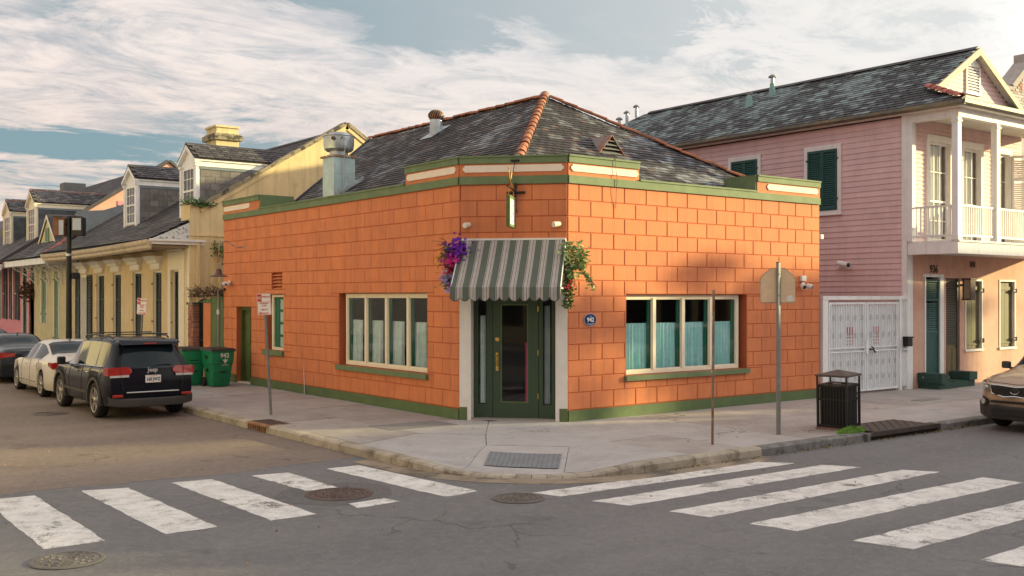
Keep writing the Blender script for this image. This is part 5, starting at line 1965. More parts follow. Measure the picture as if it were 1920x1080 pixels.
LOUVB = mat('shutter_back', (.16, .12, .10), .8)
for i, (a, b, z0, z1) in enumerate(OPN):
    mdl = (a + b) / 2
    if i < 5:
        fr = part('window_surround', MB(FL).box(a, a + .05, -.30, -.06, z0, z1).box(b - .05, b, -.30, -.06, z0, z1).box(a + .05, b - .05, -.30, -.06, z1 - .05, z1), WHITEWARM if i else CREAM, YH)
        part('louvre_back', MB(FL).box(a + .05, b - .05, -.36, -.34, z0, z1 - .05), LOUVB, fr)
        louvred(FL, a + .055, mdl - .006, z0, z1 - .055, -.14, SHUT, YH)
        louvred(FL, mdl + .006, b - .055, z0, z1 - .055, -.14, SHUT, YH)
        for z in (.6, 1.6, 2.9):
            part('hinge', MB(FL).box(b - .02, b + .09, .001, .03, z, z + .05), IRON, fr)
    else:
        part('entrance_frame', MB(FL).box(a, a + .10, -.3, .03, z0, z1).box(b - .10, b, -.3, .03, z0, z1).box(a + .1, b - .1, -.3, .03, z1 - .1, z1), WHITEWARM, YH)
        part('door', MB(FL).box(a + .1, b - .1, -.3, -.25, z0, z1 - .1), WHITEWARM, YH)
        # leaves folded back against the wall
        louvred(FL, a - .62, a - .02, .12, z1, .035, SHUT, YH)
        louvred(FL, b + .02, b + .62, .12, z1, .035, SHUT, YH)
    # heavy cap over the opening
    w0, w1 = a - .10, b + .10
    zc = z1 + .06 if i else z1 + .62
    if i == 0:
        part('door_surround', MB(FL).box(a - .28, a - .002, .001, .05, .0, zc - .03).box(b + .002, b + .28, .001, .05, 0, zc - .03).box(a - .002, b + .002, .001, .05, z1 + .002, zc - .03), CREAM, YH)
        w0, w1 = a - .30, b + .30
    hh = (.20, .10, .14) if i else (.06, .09, .12)
    cp = part('lintel', MB(FL).box(w0 + .08, w1 - .08, .001, .10, zc, zc + hh[0]), WHITEWARM, YH)
    part('lintel_step', MB(FL).box(w0 + .02, w1 - .02, .001, .20, zc + hh[0] + .002, zc + hh[0] + hh[1]), WHITEWARM, cp)
    part('lintel_cap', MB(FL).add([(w0 + .0, .0, zc + hh[0] + hh[1] + .002), (w1, .0, zc + hh[0] + hh[1] + .002), (w1, .24, zc + hh[0] + hh[1] + .002), (w0, .24, zc + hh[0] + hh[1] + .002),
                                   (w0 - .08, 0, zc + sum(hh)), (w1 + .08, 0, zc + sum(hh)), (w1 + .08, .34, zc + sum(hh)), (w0 - .08, .34, zc + sum(hh))],
                                  [(3, 2, 1, 0), (4, 5, 6, 7), (0, 1, 5, 4), (1, 2, 6, 5), (2, 3, 7, 6), (3, 0, 4, 7)]), WHITEWARM, cp)
part('end_pilaster', MB(FL).box(G0 + .751, G0 + .95, .001, .035, 0, 4.2).box(G0 - .04, G0 + .15, .021, .045, 0, 4.2), CREAM, YH)
part('plaster_patch', MB(FL).box(29.75, G1 - .02, .001, .025, 1.2, 4.0), mat('grey_plaster', (.27, .24, .21), .9, .15, 3, .3, 30), YH)
# overhanging eaves: soffit, moulded cornice in profile
XE_ = -1.33
ez = 4.22
prof = [(XE_ + .10, ez - .26), (XE_ + .02, ez - .20), (XE_ + .02, ez - .13), (XE_ - .05, ez - .06), (XE_ - .07, ez + .05), (XE_ - .02, ez + .05), (XE_ + .12, ez - .0)]
sag = lambda y: -.05 * math.sin((y - G0) / (G1 - G0) * math.pi) - .004 * (y - G0)
for k in range(7):
    y0 = G0 - .02 + (G1 - G0) * k / 7
    y1 = G0 - .02 + (G1 - G0) * (k + 1) / 7
    m = MB()
    a = [(x, y0 + .003, z + sag(y0)) for x, z in prof]
    b = [(x, y1, z + sag(y1)) for x, z in prof]
    n = len(prof)
    m.add(a + b, [tuple(range(n)), tuple(range(n, 2 * n))[::-1]] + [(i, n + i, n + (i + 1) % n, (i + 1) % n) for i in range(n)])
    part('cornice', m, CORNICE, YH)
part('soffit', MB().box(XE_ + .1, .0, G0, G1, ez - .19, ez - .12), mat('soffit', (.34, .26, .17), .85, .2, 2, streak=((.2, .14, .09), .5)), YH)
part('end_cornice', MB().box(XE_ + .1, .42, G0 - .12, G0 - .045, ez - .10, ez + .02).box(XE_ + .0, .46, G0 - .18, G0 - .121, ez - .0, ez + .07), WHITEWARM, YH)
part('end_board', MB().prism([(XE_ + .1, G0 - .045, ez + .07), (-.021, G0 - .045, ez + .07), (-.021, G0 - .045, ez + .62)], (0, .04, 0)), mat('flaking_paint', (.62, .62, .60), .8, .1, 4, .3, 20, col2=(.25, .23, .21), thr=(.52, .58), c2scale=9), YH)
# roof
ZE = ez + .06
KX, KZ = .0, 4.93
ST_ = (KZ - ZE) / (KX - XE_)
HR = 5.6
ZRG = KZ + YS * HR
mb = MB()
mb.add([(XE_, G0, ZE - .03), (KX - .03, G0, KZ - .045), (KX - .03, G1, KZ - .045), (XE_, G1, ZE - .03), (XE_, G0, ZE - .10), (KX - .03, G0, KZ - .12), (KX - .03, G1, KZ - .12), (XE_, G1, ZE - .10)], [(0, 1, 2, 3), (4, 7, 6, 5), (0, 4, 5, 1), (1, 5, 6, 2), (2, 6, 7, 3), (3, 7, 4, 0)])
GR = G0 + .80
mb.add([(.32, GR - .49, KZ + .15), (.32, G1, KZ + .15), (KX, G1, KZ - .03), (KX, GR, KZ - .03), (HR, G1, ZRG - .03), (HR, GR - .49, ZRG - .03), (11, G1, 4.6), (11, GR - .49, 4.6)],
       [(3, 2, 1, 0), (0, 1, 4, 5), (5, 4, 6, 7), (0, 5, 7)])
roofY = part('roof', mb, DECK, YH)
L_ = []


def not_dormer(bays, x0, zf):
    def f(t, U0):
        return True
    return f


def viewed(p):
    # above the restaurant's parapet?
    return above_parapet(p)


slates((XE_, G0 + (-.1), ZE), (0, 1, 0), (1, 0, ST_), lambda t: (.05, G1 - G0 + .1), math.hypot(KX - XE_, KZ - ZE) - .02, .17, .27, L_, vis=viewed)
slates((KX, G0, KZ), (0, 1, 0), (1, 0, YS), lambda t: (.35, G1 - G0), HR * math.hypot(1, YS), .17, .27, L_, vis=viewed)
lay(L_, roofY, SLATE_C)
part('ridge_cap', MB().prism([(HR - .12, G0 + .3, ZRG - .02), (HR, G0 + .3, ZRG + .08), (HR + .12, G0 + .3, ZRG - .02)], (0, G1 - G0 - .3, 0)), SLATE_C, roofY)


# dormers --------------------------------------------------------------------
def dormer(parent, xf, y0, y1, zb, ze_, zp, slope, roofm, shingle, wallm=WHITE, trim=WHITE, kz=None, grid=(.335, .215), rows=None, name='dormer', ridge=None, longx=None):
    """gabled dormer, face at x = xf, cheeks back to the main roof (z = kz + slope x)"""
    kz = kz if kz is not None else KZ
    yc = (y0 + y1) / 2
    xb_e = (ze_ - kz) / slope          # where the eaves meet the main roof
    xb_r = (zp - kz) / slope
    d = part(name, MB().prism([(xf + .02, y0, zb - .1), (xf + .02, y1, zb - .1), (xf + .02, y1, ze_), (xf + .02, yc, zp - .05), (xf + .02, y0, ze_)], (.08, 0, 0)), wallm, parent)
    # cheeks
    for y, s_ in ((y0, -1), (y1, 1)):
        part('cheek', MB().prism([(xf + .1, y, zb - .2), (xf + .1, y, ze_), (xb_e, y, ze_), (xb_e, y, ze_ - .05)], (0, -s_ * .06, 0)), shingle, d)
    # shingles on the cheek that shows (towards -y)
    r = 0
    z = ze_ - .32
    while z > zb - .2:
        xend = (z - kz) / slope + .12
        x = xf + .12 + (grid[0] / 2 if r % 2 else 0)
        if r % 2 and xend > xf + .12:
            part('shingle', MB().box(xf + .115, min(x - .008, xend), y0 - .018, y0 - .001, z - grid[1] + .008, z), shingle, d)
        while x < xend:
            x2 = min(x + grid[0] - .010, xend + .1)
            if x2 - x > .03:
                part('shingle', MB().box(x, x2, y0 - .018 - rnd.random() * .005, y0 - .001, z - grid[1] + .008, z), shingle, d)
            x += grid[0]
        z -= grid[1]
        r += 1
    fb = part('fascia', MB().box(xf - .02, xb_e, y0 - .05, y0 - .002, ze_ - .21, ze_ - .0).box(xf - .02, xb_e, y0 - .10, y0 - .051, ze_ - .04, ze_ + .02), trim, d)
    part('flashing_strip', MB().box(xf + .1, xb_e, y0 - .035, y0 - .002, ze_ - .30, ze_ - .215), mat('dormer_blue' + str(len(MATS)), (.17, .21, .24), .7), d)
    # roof planes
    for s_ in (-1, 1):
        ye = yc + s_ * ((y1 - y0) / 2 + .13)
        zc = ze_ - .0
        pts = [(xf - .12, ye, zc + .02), (xf - .12, yc, zp + .03), (xb_r, yc, zp + .03), (xb_e, ye, zc + .02)]
        part('dormer_roof', MB().prism(pts, (0, 0, .035)), DECK, d)
    L2 = []
    sl_ = Vector((0, (y1 - y0) / 2 + .13, zp + .01 - ze_))
    Ls = sl_.length
    slates((xf - .12, yc - (y1 - y0) / 2 - .13, ze_ + .062), (1, 0, 0), (0, sl_.y, sl_.z), lambda t: (0, xb_e - xf + .12 + (xb_r - xb_e) * t / Ls), Ls - .03, .16, .27, L2)
    for q in L2:
        pass
    mset = {q[0] for q in L2}
    for me in mset:
        me.materials.append(roofm)
    for q in L2:
        piece('slate', q[0], q[1], d)
    part('ridge_cap', MB().prism([(xf - .13, yc - .09, zp + .02), (xf - .13, yc, zp + .10), (xf - .13, yc + .09, zp + .02)], (xb_r - xf + .1, 0, 0)), ridge or SLATE_C, d)
    # pediment mouldings
    for s_ in (-1, 1):
        ye = yc + s_ * ((y1 - y0) / 2 + .16)
        part('rake_board', MB().prism([(xf - .12, ye, ze_ - .02), (xf - .12, yc, zp + .02), (xf - .12, yc, zp - .12), (xf - .12, ye - s_ * .02, ze_ - .12)], (.14, 0, 0)), trim, d)
        part('capital', MB().box(xf - .10, xf + .019, yc + s_ * (y1 - y0) / 2 - .09, yc + s_ * (y1 - y0) / 2 + .09, ze_ - .20, ze_ - .125).box(xf - .06, xf + .019, yc + s_ * (y1 - y0) / 2 - .07, yc + s_ * (y1 - y0) / 2 + .07, zb - .05, ze_ - .201), trim, d)
    # window
    a, b = y0 + .17, y1 - .17
    wz0, wz1 = zb + .12, ze_ - .22
    part('window_frame', MB().box(xf - .03, xf + .019, a, a + .06, wz0, wz1).box(xf - .03, xf + .019, b - .06, b, wz0, wz1).box(xf - .03, xf + .019, a + .06, b - .06, wz1 - .06, wz1)
         .box(xf - .03, xf + .019, a + .06, b - .06, wz0, wz0 + .06).box(xf - .035, xf + .01, a + .06, b - .06, (wz0 + wz1) / 2 - .03, (wz0 + wz1) / 2 + .03), trim, d)
    gb = MB()
    for k in (1, 2):
        y = a + .06 + (b - a - .12) * k / 3
        gb.box(xf - .018, xf + .008, y - .012, y + .012, wz0 + .06, wz1 - .06)
    for z in (wz0 + (wz1 - wz0) * .27, wz0 + (wz1 - wz0) * .76):
        gb.box(xf - .0175, xf + .0075, a + .06, b - .06, z - .012, z + .012)
    part('glazing_bars', gb, trim, d)
    part('pane', MB().box(xf + .0, xf + .012, a + .06, b - .06, wz0 + .06, wz1 - .06), GLASS_DK, d)
    part('sill', MB().box(xf - .09, xf + .02, y0 - .02, y1 + .02, zb - .10, zb + .02), trim, d)
    return d


dormer(YH, .30, 17.00, 18.36, 5.06, 6.90, 7.42, YS, SLATE_C, SHINGLE)
dormer(YH, .30, 23.06, 24.42, 5.06, 6.80, 7.32, YS, SLATE_C, SHINGLE)
# chimney
ch = part('chimney', MB().box(3.72, 4.66, 24.1, 25.2, 6.9, 9.05), mat('chimney_cream', (.62, .52, .30), .85, .12, 3, .3, 20, streak=((.38, .30, .16), .6)), YH)
part('chimney_band', MB().box(3.60, 4.78, 23.98, 25.32, 8.72, 8.93).box(3.66, 4.72, 24.04, 25.26, 8.93, 8.98), COPING, ch)
part('chimney_cap', MB().box(3.68, 4.70, 24.06, 25.24, 9.22, 9.30).box(3.74, 4.64, 24.12, 25.18, 9.05, 9.22), MATS['chimney_cream'], ch)
part('chimney_pot', MB().cyl((4.2, 24.65, 9.30), (4.2, 24.65, 9.38), .12, .09, 10), COPING, ch)

# weeds growing on ledges
for lab, c, s_ in (('green weeds sprouting from the top of the yellow pier', (.0, 16.72, 5.52), (.22, .10, .06)), ('dark weeds hanging from a ledge on the yellow side wall', (.95, 16.70, 4.0), (.14, .05, .16)), ('sparse weeds on the ledge beside the first dormer', (.42, 16.72, 5.42), (.16, .06, .04))):
    o = part('wall_weeds', leaf_cloud(150, lambda: tuple(c[i] + rnd.gauss(0, s_[i]) for i in range(3)), .055), LEAF, None, kind='stuff')
    tag(o, lab, 'weeds')

# ================================================================ alley gate
AG = thing('alley_gate', 'green alley gate with a dark grille between the orange wall and a brick pier', 'gate', (0, 15.2, 0))
part('gate_board', MB().box(.05, .13, 14.12, 15.12, .0, 2.28), mat('gate_green', (.10, .16, .06), .75, .15, 3, .2, 30), AG)
part('gate_top', MB().prism([(.03, 14.0, 2.285), (.03, 15.75, 2.285), (.03, 15.75, 2.36), (.03, 14.9, 2.44), (.03, 14.0, 2.62)], (.14, 0, 0)), MATS['gate_green'], AG)
part('stub_wall', MB().box(.03, .2, 15.13, 15.72, 0, 2.28), ORANGE, AG)
m = MB()
for k in range(5):
    m.box(.06, .09, 15.76 + k * .09, 15.785 + k * .09, .05, 2.38)
m.box(.05, .10, 15.74, 16.22, 2.30, 2.34).box(.05, .10, 15.74, 16.22, 1.1, 1.14).box(.05, .10, 15.74, 16.22, .1, .14)
part('iron_grille', m, BLACKM, AG)
part('dark_passage', MB().box(.16, .2, 15.73, 16.24, 0, 2.4), DARKIN, AG)
BP = thing('brick_pier', 'weathered old brick pier at the foot of the yellow cottage', 'brick pier', (0, 16.5, 0))
for r in range(27):
    z = .01 + r * .082
    off = .11 if r % 2 else 0
    for (a, b) in (((16.26, 16.48), (16.49, 16.70)) if r % 2 == 0 else ((16.26, 16.36), (16.37, 16.59), (16.60, 16.70))):
        part('brick', MB().box(-.10 + rnd.uniform(-.008, .008), .25, a, b, z, z + .072), BRICKM, BP)
part('mortar_core', MB().box(-.085, .24, 16.265, 16.69, .0, 2.22), mat('mortar', (.34, .29, .24), .95, .2, 8, .3, 30), BP)
part('pier_cap', MB().box(-.14, .28, 16.22, 16.74, 2.225, 2.30), COPING, BP)
GV = thing('gate_vine', 'tangle of dry brown vine and wire along the top of the alley gate', 'vine', (0, 15.4, 2.4))
m = MB()
for k in range(60):
    y = rnd.uniform(14.0, 16.7)
    z = rnd.uniform(2.45, 2.65)
    m.tube([(.05, y, z), (rnd.uniform(-.2, .1), y + rnd.uniform(-.15, .15), z + rnd.uniform(.05, .25)), (rnd.uniform(-.25, .1), y + rnd.uniform(-.25, .25), z + rnd.uniform(-.05, .35))], [.012, .008, .004], 4)
m.tube([(.0, 14.0, 2.52), (.0, 15.3, 2.50), (0, 16.7, 2.50)], .02, 6)
part('twigs', m, BROWNLEAF, GV, kind='stuff')
part('leaves', leaf_cloud(320, lambda: (rnd.gauss(-.03, .09), rnd.uniform(14.0, 16.7), rnd.gauss(2.56, .09)), .035), BROWNLEAF, GV, kind='stuff')
t = thing('standpipe', 'grey vertical pipe at the far end of the orange wall', 'pipe', (-.12, 14.08, 0))
part('pipe', MB().cyl((-.12, 14.08, 0), (-.12, 14.08, 2.62), .045), STEEL, t, 40)
part('joint', MB().cyl((-.12, 14.08, 1.95), (-.12, 14.08, 2.1), .062), GALV, t, 40)
part('elbow', MB().tube([(-.12, 14.08, 2.6), (-.12, 13.95, 2.68), (-.05, 13.8, 2.70)], .04), IRON, t)

# ================================================================ pale cottage with brackets
PC = thing('pale_cottage', 'pale yellow cottage with green shutters, lacy eave brackets and a small front gablet', 'house', (0, 30.3, 0))
A0, A1 = 30.35, 37.6
PO = [(33.0, 33.8, .2, 3.8), (35.2, 36.1, 1.25, 3.85)]
part('front_wall', wall_grid(MB(FL), A0, A1, 0, 4.2, PO, -.3, 0), PALE, PC)
part('body', MB().box(.31, 9, A0, A1, 0, 4.2), PALE, PC)
for (a, b, z0, z1) in PO:
    fr = part('window_surround', MB(FL).box(a - .1, a, .001, .03, z0, z1 + .1).box(b, b + .1, .001, .03, z0, z1 + .1).box(a, b, .001, .03, z1, z1 + .1), WHITEWARM, PC)
    louvred(FL, a, (a + b) / 2 - .005, z0, z1, -.08, SHUTP, PC)
    louvred(FL, (a + b) / 2 + .005, b, z0, z1, -.08, SHUTP, PC)
    for z in (z0 + .4, z1 - .6):
        part('hinge', MB(FL).box(b - .02, b + .1, .031, .05, z, z + .06).box(a - .1, a + .02, .031, .05, z, z + .06), IRON, fr)
part('eave', MB().box(-1.25, .0, A0 - .3, A1 + .0, 4.02, 4.08), mat('eave_white', (.60, .60, .62), .7), PC)
part('fascia', MB().box(-1.30, -1.251, A0 - .3, A1, 3.84, 4.10), WHITE, PC)
part('end_fascia', MB().box(-1.30, .0, A0 - .36, A0 - .301, 3.84, 4.10), WHITE, PC)


def bracket(y):
    m = MB()
    m.box(-1.2, -.02, y - .03, y + .03, 3.93, 4.0).box(-.08, -.002, y - .03, y + .03, 3.0, 3.92)
    m.tube([(-1.18, y, 3.92), (-.95, y, 3.72), (-.62, y, 3.55), (-.35, y, 3.36), (-.18, y, 3.15), (-.08, y, 3.0)], .03, 6)
    for (cx, cz, r) in ((-.30, 3.72, .14), (-.58, 3.78, .11), (-.82, 3.83, .08), (-.20, 3.42, .09)):
        m.tube([(cx + r * math.cos(a / 8 * 6.283), y, cz + r * math.sin(a / 8 * 6.283)) for a in range(9)], .018, 5)
        m.tube([(cx - r, y, cz), (cx + r, y, cz)], .012, 4)
    return part('eave_bracket', m, WHITE, PC)


for y in (30.6, 32.4, 34.6, 36.9):
    bracket(y)
# roof
SP = .62
Z0 = 4.12
mb = MB()
XR_ = 2.45
mb.add([(-1.35, A0 - .3, Z0), (-1.35, A1, Z0), (XR_, A1, Z0 + SP * (XR_ + 1.35)), (XR_, A0 + 2.6, Z0 + SP * (XR_ + 1.35)), (8.6, A0, Z0), (8.6, A1, Z0)], [(0, 1, 2, 3), (3, 2, 5, 4), (0, 3, 4), (0, 4, 5, 1), (1, 5, 2)])
rf = part('roof', mb, DECK, PC)
L_ = []
k_ = math.hypot(1, SP)
slates((-1.35, A0 - .3, Z0 + .03), (0, 1, 0), (1, 0, SP), lambda t: (t / k_ * .55, A1 - A0 + .3), (XR_ + 1.35) * k_, .18, .28, L_)
h1 = Vector((XR_ + 1.35, 2.9, SP * (XR_ + 1.35)))
slates((-1.35, A0 - .3, Z0 + .03), (1, 0.03, 0), (0, 1, SP * (XR_ + 1.35) / 2.9), lambda t: (t * 1.05, 9.9 - t * 1.05), 3.9, .18, .28, L_)
lay(L_, rf, SLATE, 60)
hv = Vector((XR_ + 1.3, 2.9, SP * (XR_ + 1.35) - .02))
tiles((-1.3, A0 - .3, Z0 + .08), Vector((-1.3, A0 - .3, Z0 + .08)) + hv * .30, rf, r=.12, m=mat('terra_pink_dark', (.36, .13, .11), .8, .2, 5, rand=.2))
# small gablet on the front slope
gy = 34.75
part('gablet_wall', MB().prism([(-.05, gy - 1.55, 4.85), (-.05, gy + 1.55, 4.85), (-.05, gy, 6.1)], (.08, 0, 0)), PALE, PC)
for s_ in (-1, 1):
    part('gablet_roof', MB().prism([(-.10, gy + s_ * 1.68, 4.80), (-.10, gy, 6.18), (2.3, gy, 6.18), (.2, gy + s_ * 1.68, 4.80)], (0, 0, .06)), SLATE, PC)
    part('gablet_rake', MB().prism([(-.13, gy + s_ * 1.70, 4.80), (-.13, gy, 6.2), (-.13, gy, 6.06), (-.13, gy + s_ * 1.6, 4.78)], (.03, 0, 0)), CREAM, PC)
louvred(FR((-.06, 0, 0), (0, 1, 0), (-1, 0, 0)), gy - .26, gy + .26, 4.9, 5.6, .0, SHUTP, PC, 'gablet_louvre', solid=0)
part('grey_flashing', MB().prism([(.3, A0 + .1, 5.0), (3.2, A0 + .1, 6.75), (3.2, A0 + .1, 7.0), (2.2, A0 + .1, 6.55), (1.2, A0 + .1, 6.2), (.1, A0 + .1, 6.1)], (0, .1, 0)), mat('grey_board', (.22, .25, .27), .7, .1, 3), PC)

# ================================================================ pink cottage far left
PK = thing('pink_cottage', 'pink cottage at the far left with slate-sided dormers and a sunlit peach gable', 'house', (0, 38, 0))
K0, K1 = 38.0, 54.0
PINKG = mat('pink_gable_sunlit', (.62, .34, .26), .85, .1, 1.2, .2, 20, streak=((.5, .3, .22), .4))  # pink wall with warm sunlight put into its colour
PKO = [(39.0, 39.9, .2, 3.9), (41.2, 42.1, 1.3, 3.95), (44.0, 44.9, 1.3, 3.95), (46.8, 47.7, .2, 3.95)]
part('front_wall', wall_grid(MB(FL), K0, K1, 0, 4.3, PKO, -.3, 0), PINK2, PK)
part('body', MB().box(.31, 12.5, K0 + .3, K1, 0, 4.3), PINK2, PK)
for i, (a, b, z0, z1) in enumerate(PKO):
    fr = part('window_surround', MB(FL).box(a - .1, a, .001, .03, z0, z1 + .1).box(b, b + .1, .001, .03, z0, z1 + .1).box(a, b, .001, .03, z1, z1 + .14), WHITEWARM, PK)
    if i in (0, 3):
        louvred(FL, a, (a + b) / 2 - .005, z0, z1, -.08, SHUT, PK)
        louvred(FL, (a + b) / 2 + .005, b, z0, z1, -.08, SHUT, PK)
    else:
        part('pane', MB(FL).box(a, b, -.1, -.09, z0, z1), GLASS_DK, fr)
        part('glazing_bars', MB(FL).box((a + b) / 2 - .02, (a + b) / 2 + .02, -.089, -.06, z0, z1).box(a, b, -.089, -.07, (z0 + z1) / 2 - .02, (z0 + z1) / 2 + .02), WHITE, fr)
        louvred(FL, a - .62, a - .12, z0, z1, .03, SHUT, PK)
        louvred(FL, b + .12, b + .62, z0, z1, .03, SHUT, PK)
part('gable_wall', MB().prism([(.0, K0, 0), (13.2, K0, 0), (13.2, K0, 4.6), (6.6, K0, 9.42), (.0, K0, 5.0)], (0, .28, 0)), PINKG, PK)
part('gable_foot', MB().prism([(-1.35, K0 - .02, 4.06), (1.0, K0 - .02, 5.66), (1.0, K0 - .02, 5.15), (.0, K0 - .02, 4.5), (-1.2, K0 - .02, 3.95)], (0, .018, 0)), mat('pink_rake', (.68, .27, .33), .8), PK)
for (ax, az, bx, bz) in ((-1.4, 4.05, 6.6, 9.45), (6.6, 9.45, 13.3, 4.6)):
    d = Vector((bx - ax, 0, bz - az)).normalized()
    n = Vector((-d.z, 0, d.x))
    a, b = Vector((ax, K0 - .1, az)), Vector((bx, K0 - .1, bz))
    part('gable_coping', MB().prism([a + n * .01, b + n * .01, b + n * .15, a + n * .15], (0, .42, 0)), SLATE_C, PK)
part('gable_window', MB().box(4.0, 4.5, K0 - .03, K0 - .001, 6.85, 7.3), mat('gable_window_pink', (.5, .22, .26), .7), PK)
SK = .675
mb = MB()
mb.add([(-1.35, K0 + .3, 4.03), (-1.35, K1, 4.03), (6.6, K1, 9.4), (6.6, K0 + .3, 9.4), (13.2, K0 + .3, 4.6), (13.2, K1, 4.6)], [(0, 1, 2, 3), (3, 2, 5, 4), (0, 4, 5, 1), (1, 5, 2), (0, 3, 4)])
rf = part('roof', mb, DECK, PK)
L_ = []
slates((-1.35, K0 + .3, 4.07), (0, 1, 0), (1, 0, SK), lambda t: (0, K1 - K0 - .3), 9.5, .20, .32, L_)
lay(L_, rf, SLATE_C, 0)
TR2 = mat('terracotta_dark', (.33, .13, .08), .8, .25, 5, rand=.2)
dormer(PK, .5, 39.45, 41.15, 5.15, 7.10, 7.75, SK, SLATE_C, mat('slate_cheek', (.085, .095, .105), .7, .2, 3, rand=.25), kz=4.07 + 1.35 * SK, trim=CREAM, wallm=CREAM, ridge=TR2)
dormer(PK, .5, 45.0, 46.7, 5.15, 7.02, 7.65, SK, SLATE_C, MATS['slate_cheek'], kz=4.07 + 1.35 * SK, trim=CREAM, wallm=CREAM, ridge=TR2)
part('chimney', MB().box(2.6, 3.7, 42.6, 43.5, 6.5, 8.55), mat('chimney_grey', (.16, .16, .16), .8), PK)
part('eave', MB().box(-1.3, 0, K0 + .3, K1, 3.95, 4.01), WHITE, PK)
m = MB()
for k in range(24):
    y = K0 + .2 + k * .45
    m.tube([(-1.3, y, 3.93), (-1.3, y + .1, 3.78), (-1.3, y + .22, 3.72), (-1.3, y + .34, 3.78), (-1.3, y + .45, 3.93)], .03, 5)
part('lace_trim', m, WHITE, PK, kind='stuff')
t = thing('passage_vine', 'dark bush over the narrow passage between the pink and pale cottages', 'shrub', (-.1, 37.8, 2.5))
part('leaves', leaf_cloud(260, lambda: (rnd.gauss(-.2, .2), rnd.gauss(37.8, .18), rnd.gauss(2.75, .25)), .10), BROWNLEAF, t, kind='stuff')
part('stem', MB().tube([(-.15, 37.8, 0), (-.12, 37.82, 1.2), (-.15, 37.8, 2.6)], .05), BROWNLEAF, t)
FH = thing('far_house', 'plain cream house closing the view at the far left', 'house', (0, 58, 0))
part('walls', MB().box(0, 10, 58, 72, 0, 5.2), PALE, FH)
part('roof', MB().prism([(-.8, 57.8, 5.1), (10.6, 57.8, 5.1), (5, 57.8, 8.2)], (0, 14, 0)), SLATE_C, FH)
part('window', MB(FL).box(60, 61, .001, .03, 1.5, 3.6).box(63, 64, .001, .03, 1.5, 3.6), GLASS_DK, FH)
# ================================================================ pink two-storey house at the right
PH = thing('pink_house', 'two-storey pink clapboard house with a white gallery, green shutters and a long slate roof', 'house', (13.4, 0, 0))
X0, X1 = 13.4, 19.65
YR = 16.0
FS = FR((X0, 0, 0), (0, 1, 0), (-1, 0, 0))     # side wall, s = y
part('side_wall', MB().box(X0 + .02, X0 + .3, .0, YR, 0, 7.42), PINK, PH)
part('body', MB().box(X0 + .31, X1, .35, YR, 0, 7.42), PINKW, PH)
# clapboards, each a tapered board
zb = .0
k = 0
bh = .155
z = 2.46
while z < 7.38:
    z2 = min(z + bh, 7.40)
    m = MB()
    a = (.06, YR)
    m.add([(X0 - .022, a[0], z), (X0 - .022, a[1], z), (X0 + .019, a[1], z), (X0 + .019, a[0], z), (X0 - .004, a[0], z2 - .002), (X0 - .004, a[1], z2 - .002), (X0 + .019, a[1], z2 - .002), (X0 + .019, a[0], z2 - .002)],
          [(3, 2, 1, 0), (4, 5, 6, 7), (0, 1, 5, 4), (1, 2, 6, 5), (2, 3, 7, 6), (3, 0, 4, 7)])
    part('clapboard', m, PINK, PH)
    z = z2
# front corner board
part('corner_board', MB().box(X0 - .035, X0 + .24, -.05, -.002, 0, 7.4).box(X0 - .05, X0 - .023, -.05, .10, .0, 7.4), WHITE, PH)
# side windows: closed green shutters in white frames
for (a, b, z0, z1) in ((2.12, 3.14, 4.95, 6.70), (4.98, 6.02, 4.95, 6.70), (8.0, 8.9, 4.95, 6.70)):
    part('window_frame', MB(FS).box(a - .12, a, .024, .06, z0 - .10, z1 + .14).box(b, b + .12, .024, .06, z0 - .10, z1 + .14).box(a, b, .024, .06, z1, z1 + .14).box(a - .15, b + .15, .024, .085, z0 - .14, z0 - .102).box(a, b, .024, .055, z0 - .10, z0), WHITE, PH)
    part('shutter_back', MB(FS).box(a, b, .024, .028, z0, z1), SHUT, PH)
    mid = (a + b) / 2
    louvred(FS, a + .01, mid - .004, z0 + .01, z1 - .01, .030, SHUTG, PH, solid=0)
    louvred(FS, mid + .004, b - .01, z0 + .01, z1 - .01, .030, SHUTG, PH, solid=0)
    for z in (z0 + .3, z1 - .3):
        part('hinge', MB(FS).box(b - .04, b + .03, .061, .09, z, z + .05).box(a - .03, a + .04, .061, .09, z, z + .05), SHUTG, PH)

# gallery ---------------------------------------------------------------
GY = -1.45
gal = part('gallery_floor', MB().box(X0 + .0, X1 + .4, GY - .06, -.052, 3.90, 3.95), WHITE, PH)
part('gallery_fascia', MB().box(X0 + .03, X1 + .4, GY - .03, GY + .02, 3.60, 3.895), WHITE, gal)
part('gallery_fascia', MB().box(X0 - .02, X0 + .028, GY - .03, -.053, 3.60, 3.895), WHITE, gal)
part('gallery_soffit', MB().box(X0 + .03, X1 + .4, GY + .021, -.01, 3.64, 3.70), WHITEWARM, gal)
# upper wall boards behind the gallery with openings
PW = [(14.48, 15.55, 3.97, 6.78), (16.25, 17.20, 3.97, 6.74), (17.95, 18.85, 3.97, 6.74)]
part('gallery_wall', wall_grid(MB(FRR), X0 + .25, X1, 3.705, 7.4, PW, -.30, -.02), PINK, PH)
z = 3.96
while z < 7.3:
    for q in rect_minus((X0 + .241, X1 - .1, z, z + .118), PW):
        part('clapboard', MB().add([(q[0], -.022, q[2]), (q[1], -.022, q[2]), (q[1], .019, q[2]), (q[0], .019, q[2]), (q[0], -.004, q[3]), (q[1], -.004, q[3]), (q[1], .019, q[3]), (q[0], .019, q[3])],
                                   [(3, 2, 1, 0), (4, 5, 6, 7), (0, 1, 5, 4), (1, 2, 6, 5), (2, 3, 7, 6), (3, 0, 4, 7)]), PINK, PH)
    z += .12
SHEER = mat('sheer_curtain', (.80, .80, .76), .9, .05, 8)
